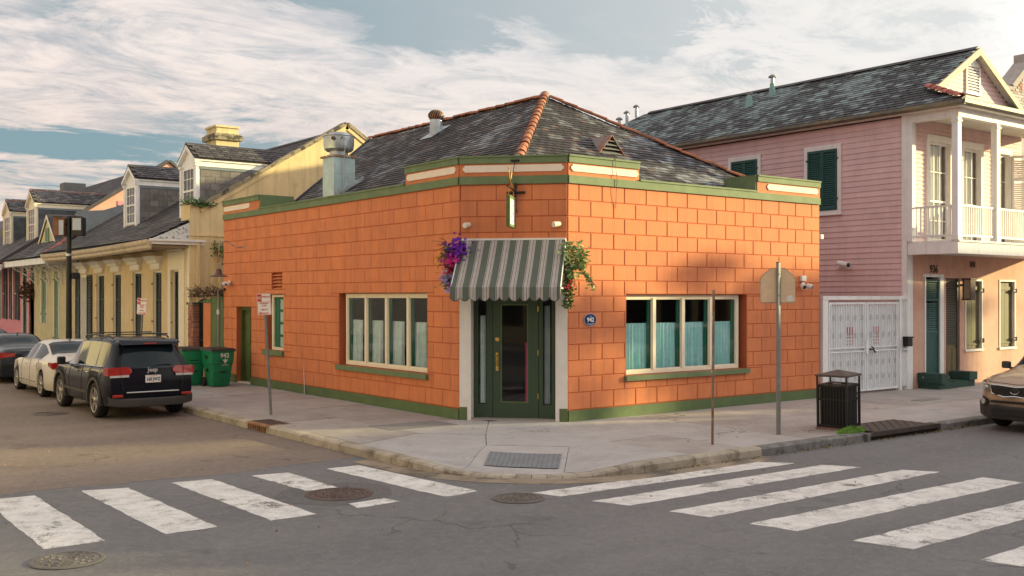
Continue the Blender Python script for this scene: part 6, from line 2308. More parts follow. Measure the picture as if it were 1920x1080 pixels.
for i, (a, b, z0, z1) in enumerate(PW):
    w = part('gallery_window', MB(FRR).box(a - .12, a + .02, -.06, .05, z0 - .01, z1 + .16).box(b - .02, b + .12, -.06, .05, z0 - .01, z1 + .16).box(a + .02, b - .02, -.06, .05, z1 - .02, z1 + .16), WHITEWARM, PH)
    m = MB(FRR)
    zm = z0 + (z1 - z0) * .40
    m.box(a + .02, a + .08, -.10, -.06, z0, z1 - .02).box(b - .08, b - .02, -.10, -.06, z0, z1 - .02).box(a + .08, b - .08, -.10, -.06, zm, zm + .06).box(a + .08, b - .08, -.10, -.06, z1 - .09, z1 - .02).box(a + .08, b - .08, -.10, -.06, z0, z0 + .12)
    part('sash', m, WHITEWARM, w)
    m = MB(FRR)
    for k in (1, 2):
        s_ = a + .08 + (b - a - .16) * k / 3
        m.box(s_ - .012, s_ + .012, -.088, -.068, z0 + .12, z1 - .09)
    for zz in (z0 + (zm - z0) * .55, zm + (z1 - zm) * .5):
        m.box(a + .08, b - .08, -.087, -.069, zz - .012, zz + .012)
    part('glazing_bars', m, WHITEWARM, w)
    part('pane', MB(FRR).box(a + .08, b - .08, -.082, -.076, z0 + .12, z1 - .09), GLASS, w)
    part('room_dark', MB(FRR).box(a + .02, b - .02, -.28, -.25, z0, z1), DARKIN, w)
    curtain(FRR, a + .09, a + (b - a) * (.80 if i < 2 else .5), z0 + .1, z1 - .1, -.125, ('sheer pale curtain in the left gallery window', 'sheer pale curtain in the middle gallery window', 'sheer pale curtain in the right gallery window')[i], 'gallery curtains', 4, .02, SHEER)
# lantern-side leaf standing open at the right end of the gallery
louvred(FR((18.95, -.05, 0), (.6, -.8, 0), (-.8, -.6, 0)), 0, .48, 3.98, 6.7, 0, WHITEWARM, PH, solid=.3)
# posts
for x in (X0 + .06, 15.42, 17.42, 19.35):
    p = part('gallery_post', MB().box(x - .085, x + .085, GY - .03, GY + .14, 3.951, 7.12), WHITE, PH)
    part('post_cap', MB().box(x - .11, x + .11, GY - .055, GY + .165, 7.00, 7.04).box(x - .10, x + .10, GY - .045, GY + .155, 3.952, 4.08), WHITE, p)
part('wall_post', MB().box(X0 - .035, X0 + .13, -.20, -.051, 3.951, 7.12), WHITE, PH)
# rails
RT = 4.87


def railing(p0, p1, n, lab=None):
    p0, p1 = Vector(p0), Vector(p1)
    d = (p1 - p0).normalized()
    nrm = Vector((-d.y, d.x, 0))
    r = part('railing', MB(FR(p0, d, nrm)).box(0, (p1 - p0).length, -.03, .03, RT - .05, RT).box(0, (p1 - p0).length, -.025, .025, 4.05, 4.10), WHITE, PH)
    for k in range(n):
        s_ = (k + .5) * (p1 - p0).length / n
        part('baluster', MB(FR(p0, d, nrm)).box(s_ - .016, s_ + .016, -.016, .016, 4.101, RT - .051), WHITE, r)


railing((X0 + .06, GY + .15, 0), (X0 + .06, -.21, 0), 9)
railing((X0 + .15, GY + .05, 0), (15.33, GY + .05, 0), 16)
railing((15.51, GY + .05, 0), (17.33, GY + .05, 0), 16)
railing((17.51, GY + .05, 0), (19.26, GY + .05, 0), 16)
# beam and ceiling of the gallery
part('gallery_beam', MB().box(X0 - .03, X1 + .4, GY - .05, GY + .15, 7.121, 7.36).box(X0 - .03, X0 + .15, GY + .151, -.051, 7.121, 7.36), WHITE, PH)
part('beam_moulding', MB().box(X0 - .06, X1 + .42, GY - .09, GY - .051, 7.30, 7.40).box(X0 - .07, X0 - .031, GY - .09, -.06, 7.30, 7.40), WHITEWARM, PH)
part('gallery_ceiling', MB().box(X0 + .15, X1 + .4, GY + .151, -.023, 7.30, 7.36), mat('ceiling_cream', (.60, .56, .50), .7), PH)
# roof: long side slope, front skirt, gablet
OVX, OVY = .28, .28
ER = 7.50
SR = .60
RX = 16.45
xe = X0 - OVX
ye = GY - OVY
zr = ER + SR * (RX - xe)
GBY = -.15                # front gable plane
m = MB()
zsk = ER + .38 * (GBY - ye) # height where the skirt meets the gable
xsk = xe + (zsk - ER) / SR
m.add([(xe, ye, ER - .03), (xsk, GBY, zsk - .03), (RX, GBY, zr - .03), (RX, 13.0, zr - .03), (xe, 16.3, ER - .03),
       (2 * RX - xe, ye, ER - .03), (2 * RX - xsk, GBY, zsk - .03), (2 * RX - xe, 16.3, ER - .03)],
      [(0, 1, 2, 3, 4), (0, 5, 6, 1), (5, 7, 3, 2, 6), (4, 3, 7), (1, 6, 2), (0, 4, 7, 5)])
rfP = part('roof', m, DECK, PH)
L_ = []
kk = math.hypot(1, SR)
Ltot = (RX - xe) * kk


def rng(t):
    z = ER + SR * t / kk
    lo = ye + (z - ER) / .38 if z < zsk else GBY - .22
    return (lo, 16.3 - (3.3) * t / Ltot)


def visP(p):
    if not above_parapet(p):
        return False
    return True


slates((xe, 0, ER), (0, 1, 0), (1, 0, SR), rng, Ltot, .185, .27, L_, vis=visP)
ks = math.hypot(1, .38)
slates((0, ye, ER), (1, 0, 0), (0, 1, .38), lambda t: (xe + t / ks * .38 / SR, 2 * RX - xe - t / ks * .38 / SR), (GBY - ye) * ks, .17, .26, L_, vis=visP)
lay(L_, rfP, SLATE_B)
part('ridge_flashing', MB().prism([(RX - .13, GBY - .2, zr - .01), (RX, GBY - .2, zr + .085), (RX + .13, GBY - .2, zr - .01)], (0, 13.1, 0)), SLATE_C, rfP)
tiles((xe + .05, ye + .05, ER + .06), (xsk, GBY - .05, zsk + .08), rfP, r=.11, m=mat('terra_pink', (.42, .14, .11), .8, .2, 5, rand=.2), n=6)
# gable front
gw = RX - xsk
part('gable_wall', MB().prism([(xsk + .12, GBY, zsk - .02), (2 * RX - xsk - .12, GBY, zsk - .02), (RX, GBY, zr - .06)], (0, .1, 0)), PINK, PH)
z = zsk
while z < zr - .35:
    w_ = (zr - .03 - z - .115) / SR
    if w_ > .1:
        part('clapboard', MB().box(RX - w_, RX + w_, GBY - .02, GBY - .001, z + .005, z + .115), PINK, PH)
    z += .12
for s_ in (-1, 1):
    a = Vector((RX + s_ * (gw + .18), GBY - .28, zsk - .10))
    b = Vector((RX, GBY - .28, zr + .02))
    part('rake_board', MB().prism([a, b, b - Vector((0, 0, .20)), a - Vector((s_ * .30, 0, .0))], (0, .06, 0)), mat('rake_cream' + str(s_), (.66, .52, .34), .7), PH)
    part('rake_soffit', MB().prism([a + Vector((0, .061, 0)), b + Vector((0, .061, -.08)), b + Vector((0, .061, -.13)), a + Vector((-s_ * .12, .061, 0))], (0, .2, 0)), WHITEWARM, PH)
lv = part('gable_louvre', MB().box(RX - .38, RX - .32, GBY - .07, GBY - .021, 8.28, 9.02).box(RX + .32, RX + .38, GBY - .07, GBY - .021, 8.28, 9.02).box(RX - .42, RX + .42, GBY - .08, GBY - .021, 8.22, 8.279)
          .prism([(RX - .38, GBY - .07, 9.02), (RX + .38, GBY - .07, 9.02), (RX + .27, GBY - .07, 9.17), (RX, GBY - .07, 9.24), (RX - .27, GBY - .07, 9.17)], (0, .048, 0)), WHITE, PH)
for k in range(9):
    z = 8.29 + k * .081
    part('slat', MB().add([(RX - .318, GBY - .065, z), (RX + .318, GBY - .065, z), (RX + .318, GBY - .022, z + .055), (RX - .318, GBY - .022, z + .055), (RX - .318, GBY - .065, z + .012), (RX + .318, GBY - .065, z + .012), (RX + .318, GBY - .022, z + .067), (RX - .318, GBY - .022, z + .067)],
                          [(0, 1, 2, 3), (4, 5, 6, 7), (0, 1, 5, 4), (2, 3, 7, 6), (1, 2, 6, 5), (3, 0, 4, 7)]), WHITE, lv)
# gutters
GUT = mat('gutter_metal', (.16, .15, .12), .5, .2, 4, metal=.4, col2=(.28, .22, .13), thr=(.5, .7))
part('gutter', MB().prism([(xe - .14, ye - .1, ER - .02), (xe - .14, ye - .1, ER - .10), (xe - .02, ye - .1, ER - .15), (xe - .002, ye - .1, ER - .02)], (0, 17.9, 0)), GUT, PH)
part('gutter', MB().prism([(xe - .1, ye - .002, ER - .02), (xe - .1, ye - .04, ER - .14), (xe - .1, ye - .14, ER - .11), (xe - .1, ye - .15, ER - .02)], (7, 0, 0)), GUT, PH)
part('eave_soffit', MB().box(xe, X0 + .02, ye, 16.2, ER - .16, ER - .10).box(X0 + .021, X1 + .5, ye, GY - .1, ER - .16, ER - .10), WHITEWARM, PH)
part('side_frieze', MB().box(X0 - .03, X0 + .015, .11, 16, 7.30, 7.401), mat('frieze_dark', (.06, .055, .055), .7), PH)
# roof pipes
def rz(x):
    return ER + SR * (x - xe)


for i, (x, y, h, cone) in enumerate(((15.9, 6.45, .58, 1), (15.32, 6.94, .40, 2), (15.2, 13.1, .42, 0), (15.65, 13.15, .45, 0), (16.2, 13.2, .42, 0))):
    z = rz(x)
    lab = ('taller flue with a mushroom cap and green cone, near the ridge of the pink house', 'short flue with a tapering green cone on the pink house roof', 'leftmost small flue at the back end of the pink house roof', 'middle small flue at the back end of the pink house roof', 'rightmost small flue at the back end of the pink house roof')[i]
    t = thing('roof_flue', lab, 'flue', (x, y, z), None, 'flues on the pink house roof')
    COPP = MATS.get('verdigris') or mat('verdigris', (.22, .36, .35), .6, .15, 6)
    if cone:
        part('cone', MB().cyl((x, y, z - .12), (x, y, z + (.40 if cone == 1 else .34)), .14 if cone == 1 else .17, .075, 18), COPP, t, 40)
    part('pipe', MB().cyl((x, y, z - .1), (x, y, z + h), .06, .06, 14), GALV, t, 40)
    part('cap', MB().lathe([(.065, h), (.13, h + .01), (.13, h + .05), (.05, h + .11), (0, h + .12)] if cone != 2 else [(.09, h - .03), (.11, h), (.11, h + .06), (0, h + .07)], (x, y, z), 18), MATS['lead'], t, 40)

# ground floor front -----------------------------------------------------
GW = [(14.28, 15.10, .25, 3.02), (15.38, 16.10, .25, 3.0), (16.36, 17.32, .98, 2.98), (18.27, 19.22, .98, 2.98)]
part('shop_wall', wall_grid(MB(FRR), X0 + .241, X1 + .6, 0, 3.639, GW, -.33, .0), PINKW, PH)
part('dark_inside', MB(FRR).box(X0 + .4, X1 + .5, -.36, -.335, 0, 3.5), DARKIN, PH)
louvred(FRR, 14.34, 15.02, .26, 2.96, -.05, SHUTG, PH, 'green_door', solid=.45)
part('door_frame', MB(FRR).box(14.281, 14.339, -.2, .02, .25, 3.02).box(15.03, 15.22, -.2, .03, .25, 3.10).box(14.2, 15.03, .001, .03, 3.02, 3.10), WHITE, PH)
d = part('panel_door', MB(FRR).box(15.39, 16.08, -.10, -.05, .26, 1.1), mat('brown_door', (.16, .12, .05), .6), PH)
part('iron_screen', MB(FRR).box(15.39, 16.08, -.10, -.05, 1.101, 2.98), mat('screen_tan', (.20, .15, .09), .7), PH)
m = MB(FRR)
for k in range(28):
    z = 1.14 + k * .065
    m.box(15.44, 15.98, -.049, -.02, z, z + .03)
m.box(15.39, 15.44, -.049, -.015, .27, 2.98).box(15.98, 16.05, -.049, -.015, .27, 2.98)
part('screen_slats', m, SHUT, PH)
part('door_panels', MB(FRR).box(15.48, 15.72, -.049, -.035, .36, 1.02).box(15.76, 16.0, -.049, -.035, .36, 1.02), MATS['brown_door'], PH)
for i, (a, b, z0, z1) in enumerate(GW[2:]):
    w = part('shuttered_window', MB(FRR).box(a, a + .05, -.12, .02, z0, z1).box(b - .05, b, -.12, .02, z0, z1).box(a + .05, b - .05, -.12, .02, z1 - .05, z1).box(a - .03, b + .03, .001, .05, z0 - .07, z0 - .002), WHITEWARM, PH)
    for (c, e) in ((a + .06, (a + b) / 2 - .005), ((a + b) / 2 + .005, b - .06)):
        m = MB(FRR)
        n = 4
        for k in range(n):
            q0, q1 = c + (e - c) * k / n, c + (e - c) * (k + 1) / n
            m.box(q0 + .003, q1 - .003, -.10, -.07, z0 + .01, z1 - .06)
        m.box(c, e, -.069, -.05, z0 + .1, z0 + .2).box(c, e, -.069, -.05, z1 - .3, z1 - .2)
        part('board_shutter', m, mat('olive_board' + str(i) + str(c), (.13, .115, .06), .65, .12, 4), w)
    for z in (z0 + .2, z1 - .35):
        part('hinge', MB(FRR).box(b - .18, b + .04, .021, .05, z, z + .06).cyl((b + .0, .04, z - .03), (b + .0, .04, z + .09), .025), BLACKM, w)
# step
part('door_step', MB().box(13.95, 14.9, -.62, -.02, .001, .16).box(13.92, 14.25, -.72, -.02, .161, .42), mat('step_green', (.03, .07, .055), .7, .2, 4, .2, 20, col2=(.35, .32, .28), thr=(.62, .68), c2scale=3), PH)
part('door_step', MB().box(14.901, 15.9, -.55, -.02, .001, .18).box(15.55, 15.95, -.60, -.02, .181, .40), MATS['step_green'], PH)
part('house_number', text_mb('936', .30, Matrix.Translation((14.75, -.004, 3.235)) @ FRR, .012, bold=.008, sx=.9), BLACK, PH)
part('door_plate', MB(FRR).box(16.62, 16.92, .001, .012, 3.32, 3.50), mat('plate_brown', (.25, .13, .09), .8), PH)
part('door_plate_marks', MB(FRR).box(16.66, 16.75, .0125, .016, 3.35, 3.47).box(16.79, 16.88, .0125, .016, 3.35, 3.47), BLACK, PH)
t = thing('wall_lantern', 'square metal wall lantern between the open screen door and the boarded window', 'lantern', (15.95, 0, 2.7))
part('bracket', MB(FRR).box(16.12, 16.18, .001, .12, 2.78, 2.84), BLACKM, t)
part('frame', MB(FRR).box(16.02, 16.28, .12, .14, 2.42, 2.96).box(16.02, 16.28, .34, .36, 2.42, 2.96).box(16.0, 16.30, .10, .38, 2.961, 3.0).box(16.0, 16.30, .10, .38, 2.38, 2.419), IRON, t)
part('pane', MB(FRR).box(16.04, 16.26, .15, .33, 2.42, 2.96), mat('lantern_glass', (.40, .31, .22), .3), t)

# bullet camera on the side wall
t = thing('security_camera', 'white bullet camera on the pink clapboards above the gate', 'camera', (X0, 1.95, 3.32))
part('mount', MB(FS).lathe([(.07, 0), (.07, .03), (.03, .05)], (2.05, .024, 3.33), 18, (0, 1, 0)), WHITE, t, 40)
part('arm', MB(FS).tube([(2.05, .05, 3.33), (1.95, .14, 3.40), (1.85, .17, 3.40)], .025), WHITE, t, 40)
part('camera_body', MB(FS).cyl((1.98, .20, 3.43), (1.62, .26, 3.36), .075, .085, 18), WHITE, t, 40)
part('lens', MB(FS).cyl((1.62, .26, 3.36), (1.61, .262, 3.358), .065, .065, 18), GLASS_DK, t)

# ================================================================ white gate between the houses
WG = thing('white_gate', 'white ironwork double gate with two red notices beside the pink house', 'gate', (11.6, 0, 0))
IRW = mat('white_iron', (.80, .82, .84), .5, .08, 5, .05, 40, streak=((.45, .42, .38), .3))
part('gate_backing', MB().box(9.95, 13.0, .06, .075, .06, 2.25), mat('backing_sheet', (.80, .82, .84), .6, .08, 3), WG)
part('left_post', MB().box(9.70, 9.92, -.05, .07, .0, 2.40), WHITE, WG)
part('top_beam', MB().box(9.70, 13.42, -.06, .06, 2.405, 2.50), WHITE, WG)
part('right_post', MB().box(13.02, 13.14, -.05, .07, 0, 2.40), WHITE, WG)
part('side_panel', MB().box(13.15, 13.38, -.02, .02, .10, 2.40), IRW, WG)
part('side_panel_ribs', MB().box(13.17, 13.20, -.045, -.021, .12, 2.38).box(13.25, 13.28, -.045, -.021, .12, 2.38).box(13.33, 13.36, -.045, -.021, .12, 2.38), IRW, WG)


def leafgate(a, b):
    g = part('gate_leaf', MB().box(a, a + .045, -.03, .015, .06, 2.34).box(b - .045, b, -.03, .015, .06, 2.34).box(a + .045, b - .045, -.03, .015, 2.29, 2.34).box(a + .045, b - .045, -.03, .015, .06, .11)
             .box(a + .045, b - .045, -.03, .015, 1.07, 1.10).box(a + .045, b - .045, -.03, .015, 1.17, 1.20), IRW, WG)
    n = 14
    for k in range(n):
        x = a + .045 + (k + .5) * (b - a - .09) / n
        part('bar', MB().box(x - .012, x + .012, -.025, .0, .11, 1.07).box(x - .012, x + .012, -.025, .0, 1.20, 2.29), IRW, g)
    m = MB()
    for z in (1.95, 1.50, .80, .42):
        for k in range(5):
            x = a + .16 + k * (b - a - .32) / 4
            for s_ in (-1, 1):
                m.tube([(x + s_ * .012, -.035, z - .06), (x + s_ * .035, -.035, z - .05), (x + s_ * .04, -.035, z - .02), (x + s_ * .015, -.035, z), (x + s_ * .04, -.035, z + .02), (x + s_ * .035, -.035, z + .05), (x + s_ * .012, -.035, z + .06)], .007, 4)
    part('scrollwork', m, mat('scroll_grey' + str(a), (.42, .43, .44), .5), g)
    return g


g1 = leafgate(9.98, 11.52)
g2 = leafgate(11.56, 13.0)
for i, x in enumerate((10.92, 12.05)):
    g = (g1, g2)[i]
    part('notice', MB(FRR).box(x - .13, x + .13, -.045, -.035, 1.25, 1.72), SIGNW, g)
    part('notice_red', MB(FRR).box(x - .12, x + .12, -.0345, -.032, 1.50, 1.71).box(x - .12, x + .12, -.0345, -.032, 1.26, 1.29).box(x - .12, x + .12, -.0345, -.032, 1.42, 1.46).box(x - .12, x + .12, -.0345, -.032, 1.34, 1.37), SIGNR, g)
part('lock', MB().rbox(11.50, 11.60, -.07, -.031, 1.02, 1.36, .008), IRW, g2)
part('handle', MB().tube([(11.62, -.08, 1.13), (11.75, -.10, 1.12), (11.86, -.08, 1.05)], .022).tube([(11.70, -.08, 1.20), (11.80, -.09, 1.14)], .016), BLACKM, g2)
t = thing('mailbox', 'small black mailbox on the white panel beside the gate', 'mailbox', (13.28, -.05, 1.3))
part('box', MB().rbox(13.17, 13.40, -.20, -.046, 1.16, 1.38, .012), BLACKM, t)
part('lid', MB().rbox(13.15, 13.42, -.22, -.046, 1.381, 1.42, .008), BLACKM, t)
part('bracket', MB().box(13.20, 13.40, -.14, -.046, 1.06, 1.12), IRW, t)

# old brick gable at the right edge
OB = thing('brick_gable', 'weathered whitewashed brick gable rising behind the pink house at the right edge', 'building', (21.5, 1.5, 0))
OBM = mat('whitewashed_brick', (.40, .17, .12), .9, .25, 5, .5, 20, rand=.25, col2=(.50, .47, .45), thr=(.46, .54), c2scale=1.6)
part('gable_wall', MB().prism([(21.2, 1.6, 0), (27, 1.6, 0), (27, 1.6, 10.3), (23.3, 1.6, 10.3), (22.2, 1.6, 9.4), (21.2, 1.6, 9.0)], (0, .4, 0)), mat('mortar_pale', (.42, .38, .35), .95, .15, 5), OB)
for r in range(26):
    z = 8.0 + r * .095
    x = 21.22 + (.12 if r % 2 else 0)
    while x < 26:
        top = 9.0 + (x - 21.2) * .4 if x < 22.2 else 9.4 + (x - 22.2) * .82 if x < 23.3 else 10.3
        if z + .08 < top:
            part('brick', MB().box(x, x + .225, 1.585 - rnd.random() * .01, 1.60, z, z + .082), OBM, OB) if x < 24.2 else None
        x += .24
part('coping', MB().prism([(22.15, 1.5, 9.42), (23.25, 1.5, 10.32), (23.25, 1.5, 10.44), (22.05, 1.5, 9.5)], (0, .6, 0)).box(21.1, 22.15, 1.5, 2.1, 9.3, 9.42), MATS['mortar_pale'], OB)
part('chimney_block', MB().box(23.28, 23.7, 1.5, 2.1, 10.31, 10.72), MATS['mortar_pale'], OB)

# ================================================================ traffic signal pole with two pedestrian heads
TP = thing('signal_pole', 'tall black pole with two brown box signal heads on the left pavement', 'signal pole', (-3.03, 19.3, 0))
px_, py_ = -3.03, 19.3
part('pole', MB().cyl((px_, py_, .0), (px_, py_, 5.05), .095, .075, 20), BLACKM, TP, 40)
part('base', MB().lathe([(.26, 0), (.26, .08), (.20, .12), (.19, .55), (.22, .60), (.22, .75), (.12, .85)], (px_, py_, 0), 8), BLACKM, TP)
part('band', MB().cyl((px_, py_, 3.78), (px_, py_, 3.86), .095, .095, 20), GALV, TP, 40)
brm = mat('signal_brown', (.20, .085, .04), .6, .15, 5)
for k, (dx, dy, w) in enumerate(((-.28, -.05, 0), (.32, -.1, 0))):
    rot = Matrix.Translation((px_ + dx * .8, py_ - dx * .6, 4.72)) @ Matrix.Rotation(R_(-32), 4, 'Z')
    hdd = part('signal_head', MB(rot).rbox(-.17, .17, -.17, .17, -.30, .30, .02), brm if k == 0 else BLACKM, TP)
    part('face', MB(rot).box(.02, .16, -.19, -.171, -.27, .20) if k == 0 else MB(rot).box(-.14, .12, -.19, -.171, -.12, .27), mat('signal_grey' + str(k), (.45, .48, .52), .5), hdd)
    part('visor', MB(rot).box(-.17, .17, -.26, -.171, .301, .315), BLACKM, hdd)
    part('arm', MB().tube([(px_, py_, 4.8 - .25 * k), (px_ + dx * .5, py_ - dx * .35, 4.8 - .25 * k)], .03), BLACKM, TP)
part('clamp', MB().rbox(px_ + .05, px_ + .28, py_ - .22, py_ - .02, 3.05, 3.25, .02), BLACKM, TP)

# ================================================================ the other sides of the streets (behind and right of the photographer): unseen houses added for shade and reflections
def unseen_house(name, lab, x0, x1, y0, y1, h, rh, mw, axis='x', openings=True):
    t = thing(name, lab, 'house', (x0, y1, 0), None, None)
    part('walls', MB().box(x0, x1, y0, y1, -.15, h), mw, t)
    if axis == 'x':
        ym = (y0 + y1) / 2
        part('roof', MB().prism([(x0 - .3, y0 - .4, h - .02), (x0 - .3, y1 + .5, h - .02), (x0 - .3, ym, h + rh)], (x1 - x0 + .6, 0, 0)), SLATE_C, t)
    else:
        xm = (x0 + x1) / 2
        part('roof', MB().prism([(x0 - .4, y0 - .3, h - .02), (x1 + .4, y0 - .3, h - .02), (xm, y0 - .3, h + rh)], (0, y1 - y0 + .6, 0)), SLATE_C, t)
    if openings:
        n = int((x1 - x0) / 2.4)
        for k in range(n):
            x = x0 + (k + .5) * (x1 - x0) / n
            part('window', MB().box(x - .5, x + .5, y1 + .001, y1 + .04, .9, 3.0), GLASS_DK, t)
            part('shutter', MB().box(x - .95, x - .52, y1 + .001, y1 + .05, .9, 3.0).box(x + .52, x + .95, y1 + .001, y1 + .05, .9, 3.0), SHUT, t)
    return t


HYP = -16.6
struct('far_pavement', MB().box(-3.4, 130, -130, -14.2, -.3, 0).box(-130, -11.2, -130, -14.2, -.3, 0).box(-130, -11.2, .0, 130, -.3, 0), CONC)
# ================================================================ vehicles
def lerp(a, b, t):
    return a + (b - a) * t


def interp(tab, x):
    if x <= tab[0][0]:
        return tab[0][1:]
    for (p, q) in zip(tab[:-1], tab[1:]):
        if x <= q[0]:
            t = (x - p[0]) / (q[0] - p[0])
            t = t * t * (3 - 2 * t) if len(p) > 99 else t
            return tuple(lerp(a, b, t) for a, b in zip(p[1:], q[1:]))
    return tab[-1][1:]


def smooth_interp(tab, x):
    """Catmull-Rom through the table rows"""
    n = len(tab)
    if x <= tab[0][0]:
        return tab[0][1:]
    if x >= tab[-1][0]:
        return tab[-1][1:]
    for i in range(n - 1):
        if tab[i][0] <= x <= tab[i + 1][0]:
            p1, p2 = tab[i], tab[i + 1]
            p0, p3 = tab[max(i - 1, 0)], tab[min(i + 2, n - 1)]
            h = p2[0] - p1[0]
            t = (x - p1[0]) / h
            out = []
            for k in range(1, len(p1)):
                m1 = (p2[k] - p0[k]) / max(p2[0] - p0[0], 1e-6) * h
                m2 = (p3[k] - p1[k]) / max(p3[0] - p1[0], 1e-6) * h
                d1 = (p2[k] - p1[k])
                if d1 == 0:
                    m1 = m2 = 0
                t2, t3 = t * t, t * t * t
                out.append((2 * t3 - 3 * t2 + 1) * p1[k] + (t3 - 2 * t2 + t) * m1 + (-2 * t3 + 3 * t2) * p2[k] + (t3 - t2) * m2)
            return tuple(out)


def wheel(t, x, y, r, w, side, rim=RIMM, spokes=5):
    """side = -1 when the outside of the wheel faces -x"""
    wz = Vector((side, 0, 0))
    c = Vector((x, y, r))
    wh = part('wheel', MB().lathe([(r * .70, w / 2 - .02), (r * .80, w / 2), (r * .93, w / 2 - .005), (r * .99, w / 2 - .03), (r, 0), (r * .99, -w / 2 + .03), (r * .93, -w / 2), (r * .6, -w / 2)], tuple(c), 40, tuple(wz), False), TIREM, t, 50)
    part('rim', MB().lathe([(r * .70, w / 2 - .03), (r * .70, w / 2 - .005), (r * .66, w / 2 - .01), (r * .64, w / 2 - .07), (r * .60, -.02), (.0, -.02)], tuple(c), 36, tuple(wz)), mat('rim_dark', (.05, .045, .04), .5, metal=.5) if 'rim_dark' not in MATS else MATS['rim_dark'], wh, 40)
    part('rim_lip', MB().lathe([(r * .71, w / 2 - .012), (r * .70, w / 2 + .002), (r * .655, w / 2 - .004), (r * .65, w / 2 - .04), (r * .66, w / 2 - .05)], tuple(c), 40, tuple(wz), False), rim, wh, 40)
    m = MB()
    for k in range(spokes):
        for j in (-.13, .13):
            a = 2 * math.pi * k / spokes + .4
            a0, a1 = a + j * .6, a + j * 1.25
            d0 = Vector((0, math.cos(a0), math.sin(a0)))
            d1 = Vector((0, math.cos(a1), math.sin(a1)))
            n0 = Vector((0, -d0.z, d0.y))
            n1 = Vector((0, -d1.z, d1.y))
            o0, o1 = wz * (w / 2 - .025), wz * (w / 2 - .012)
            m.add([c + o0 + d0 * r * .10 - n0 * .02, c + o0 + d0 * r * .10 + n0 * .02, c + o1 + d1 * r * .67 + n1 * .018, c + o1 + d1 * r * .67 - n1 * .018,
                   c + o0 - wz * .04 + d0 * r * .10 - n0 * .03, c + o0 - wz * .04 + d0 * r * .10 + n0 * .03, c + o1 - wz * .05 + d1 * r * .67 + n1 * .03, c + o1 - wz * .05 + d1 * r * .67 - n1 * .03],
                  [(0, 1, 2, 3), (0, 4, 5, 1), (1, 5, 6, 2), (2, 6, 7, 3), (3, 7, 4, 0)])
    part('spokes', m, rim, wh)
    part('hub', MB().lathe([(r * .16, w / 2 - .05), (r * .16, w / 2 - .015), (r * .10, w / 2), (0, w / 2 + .002)], tuple(c), 20, tuple(wz)), rim, wh, 40)
    return wh


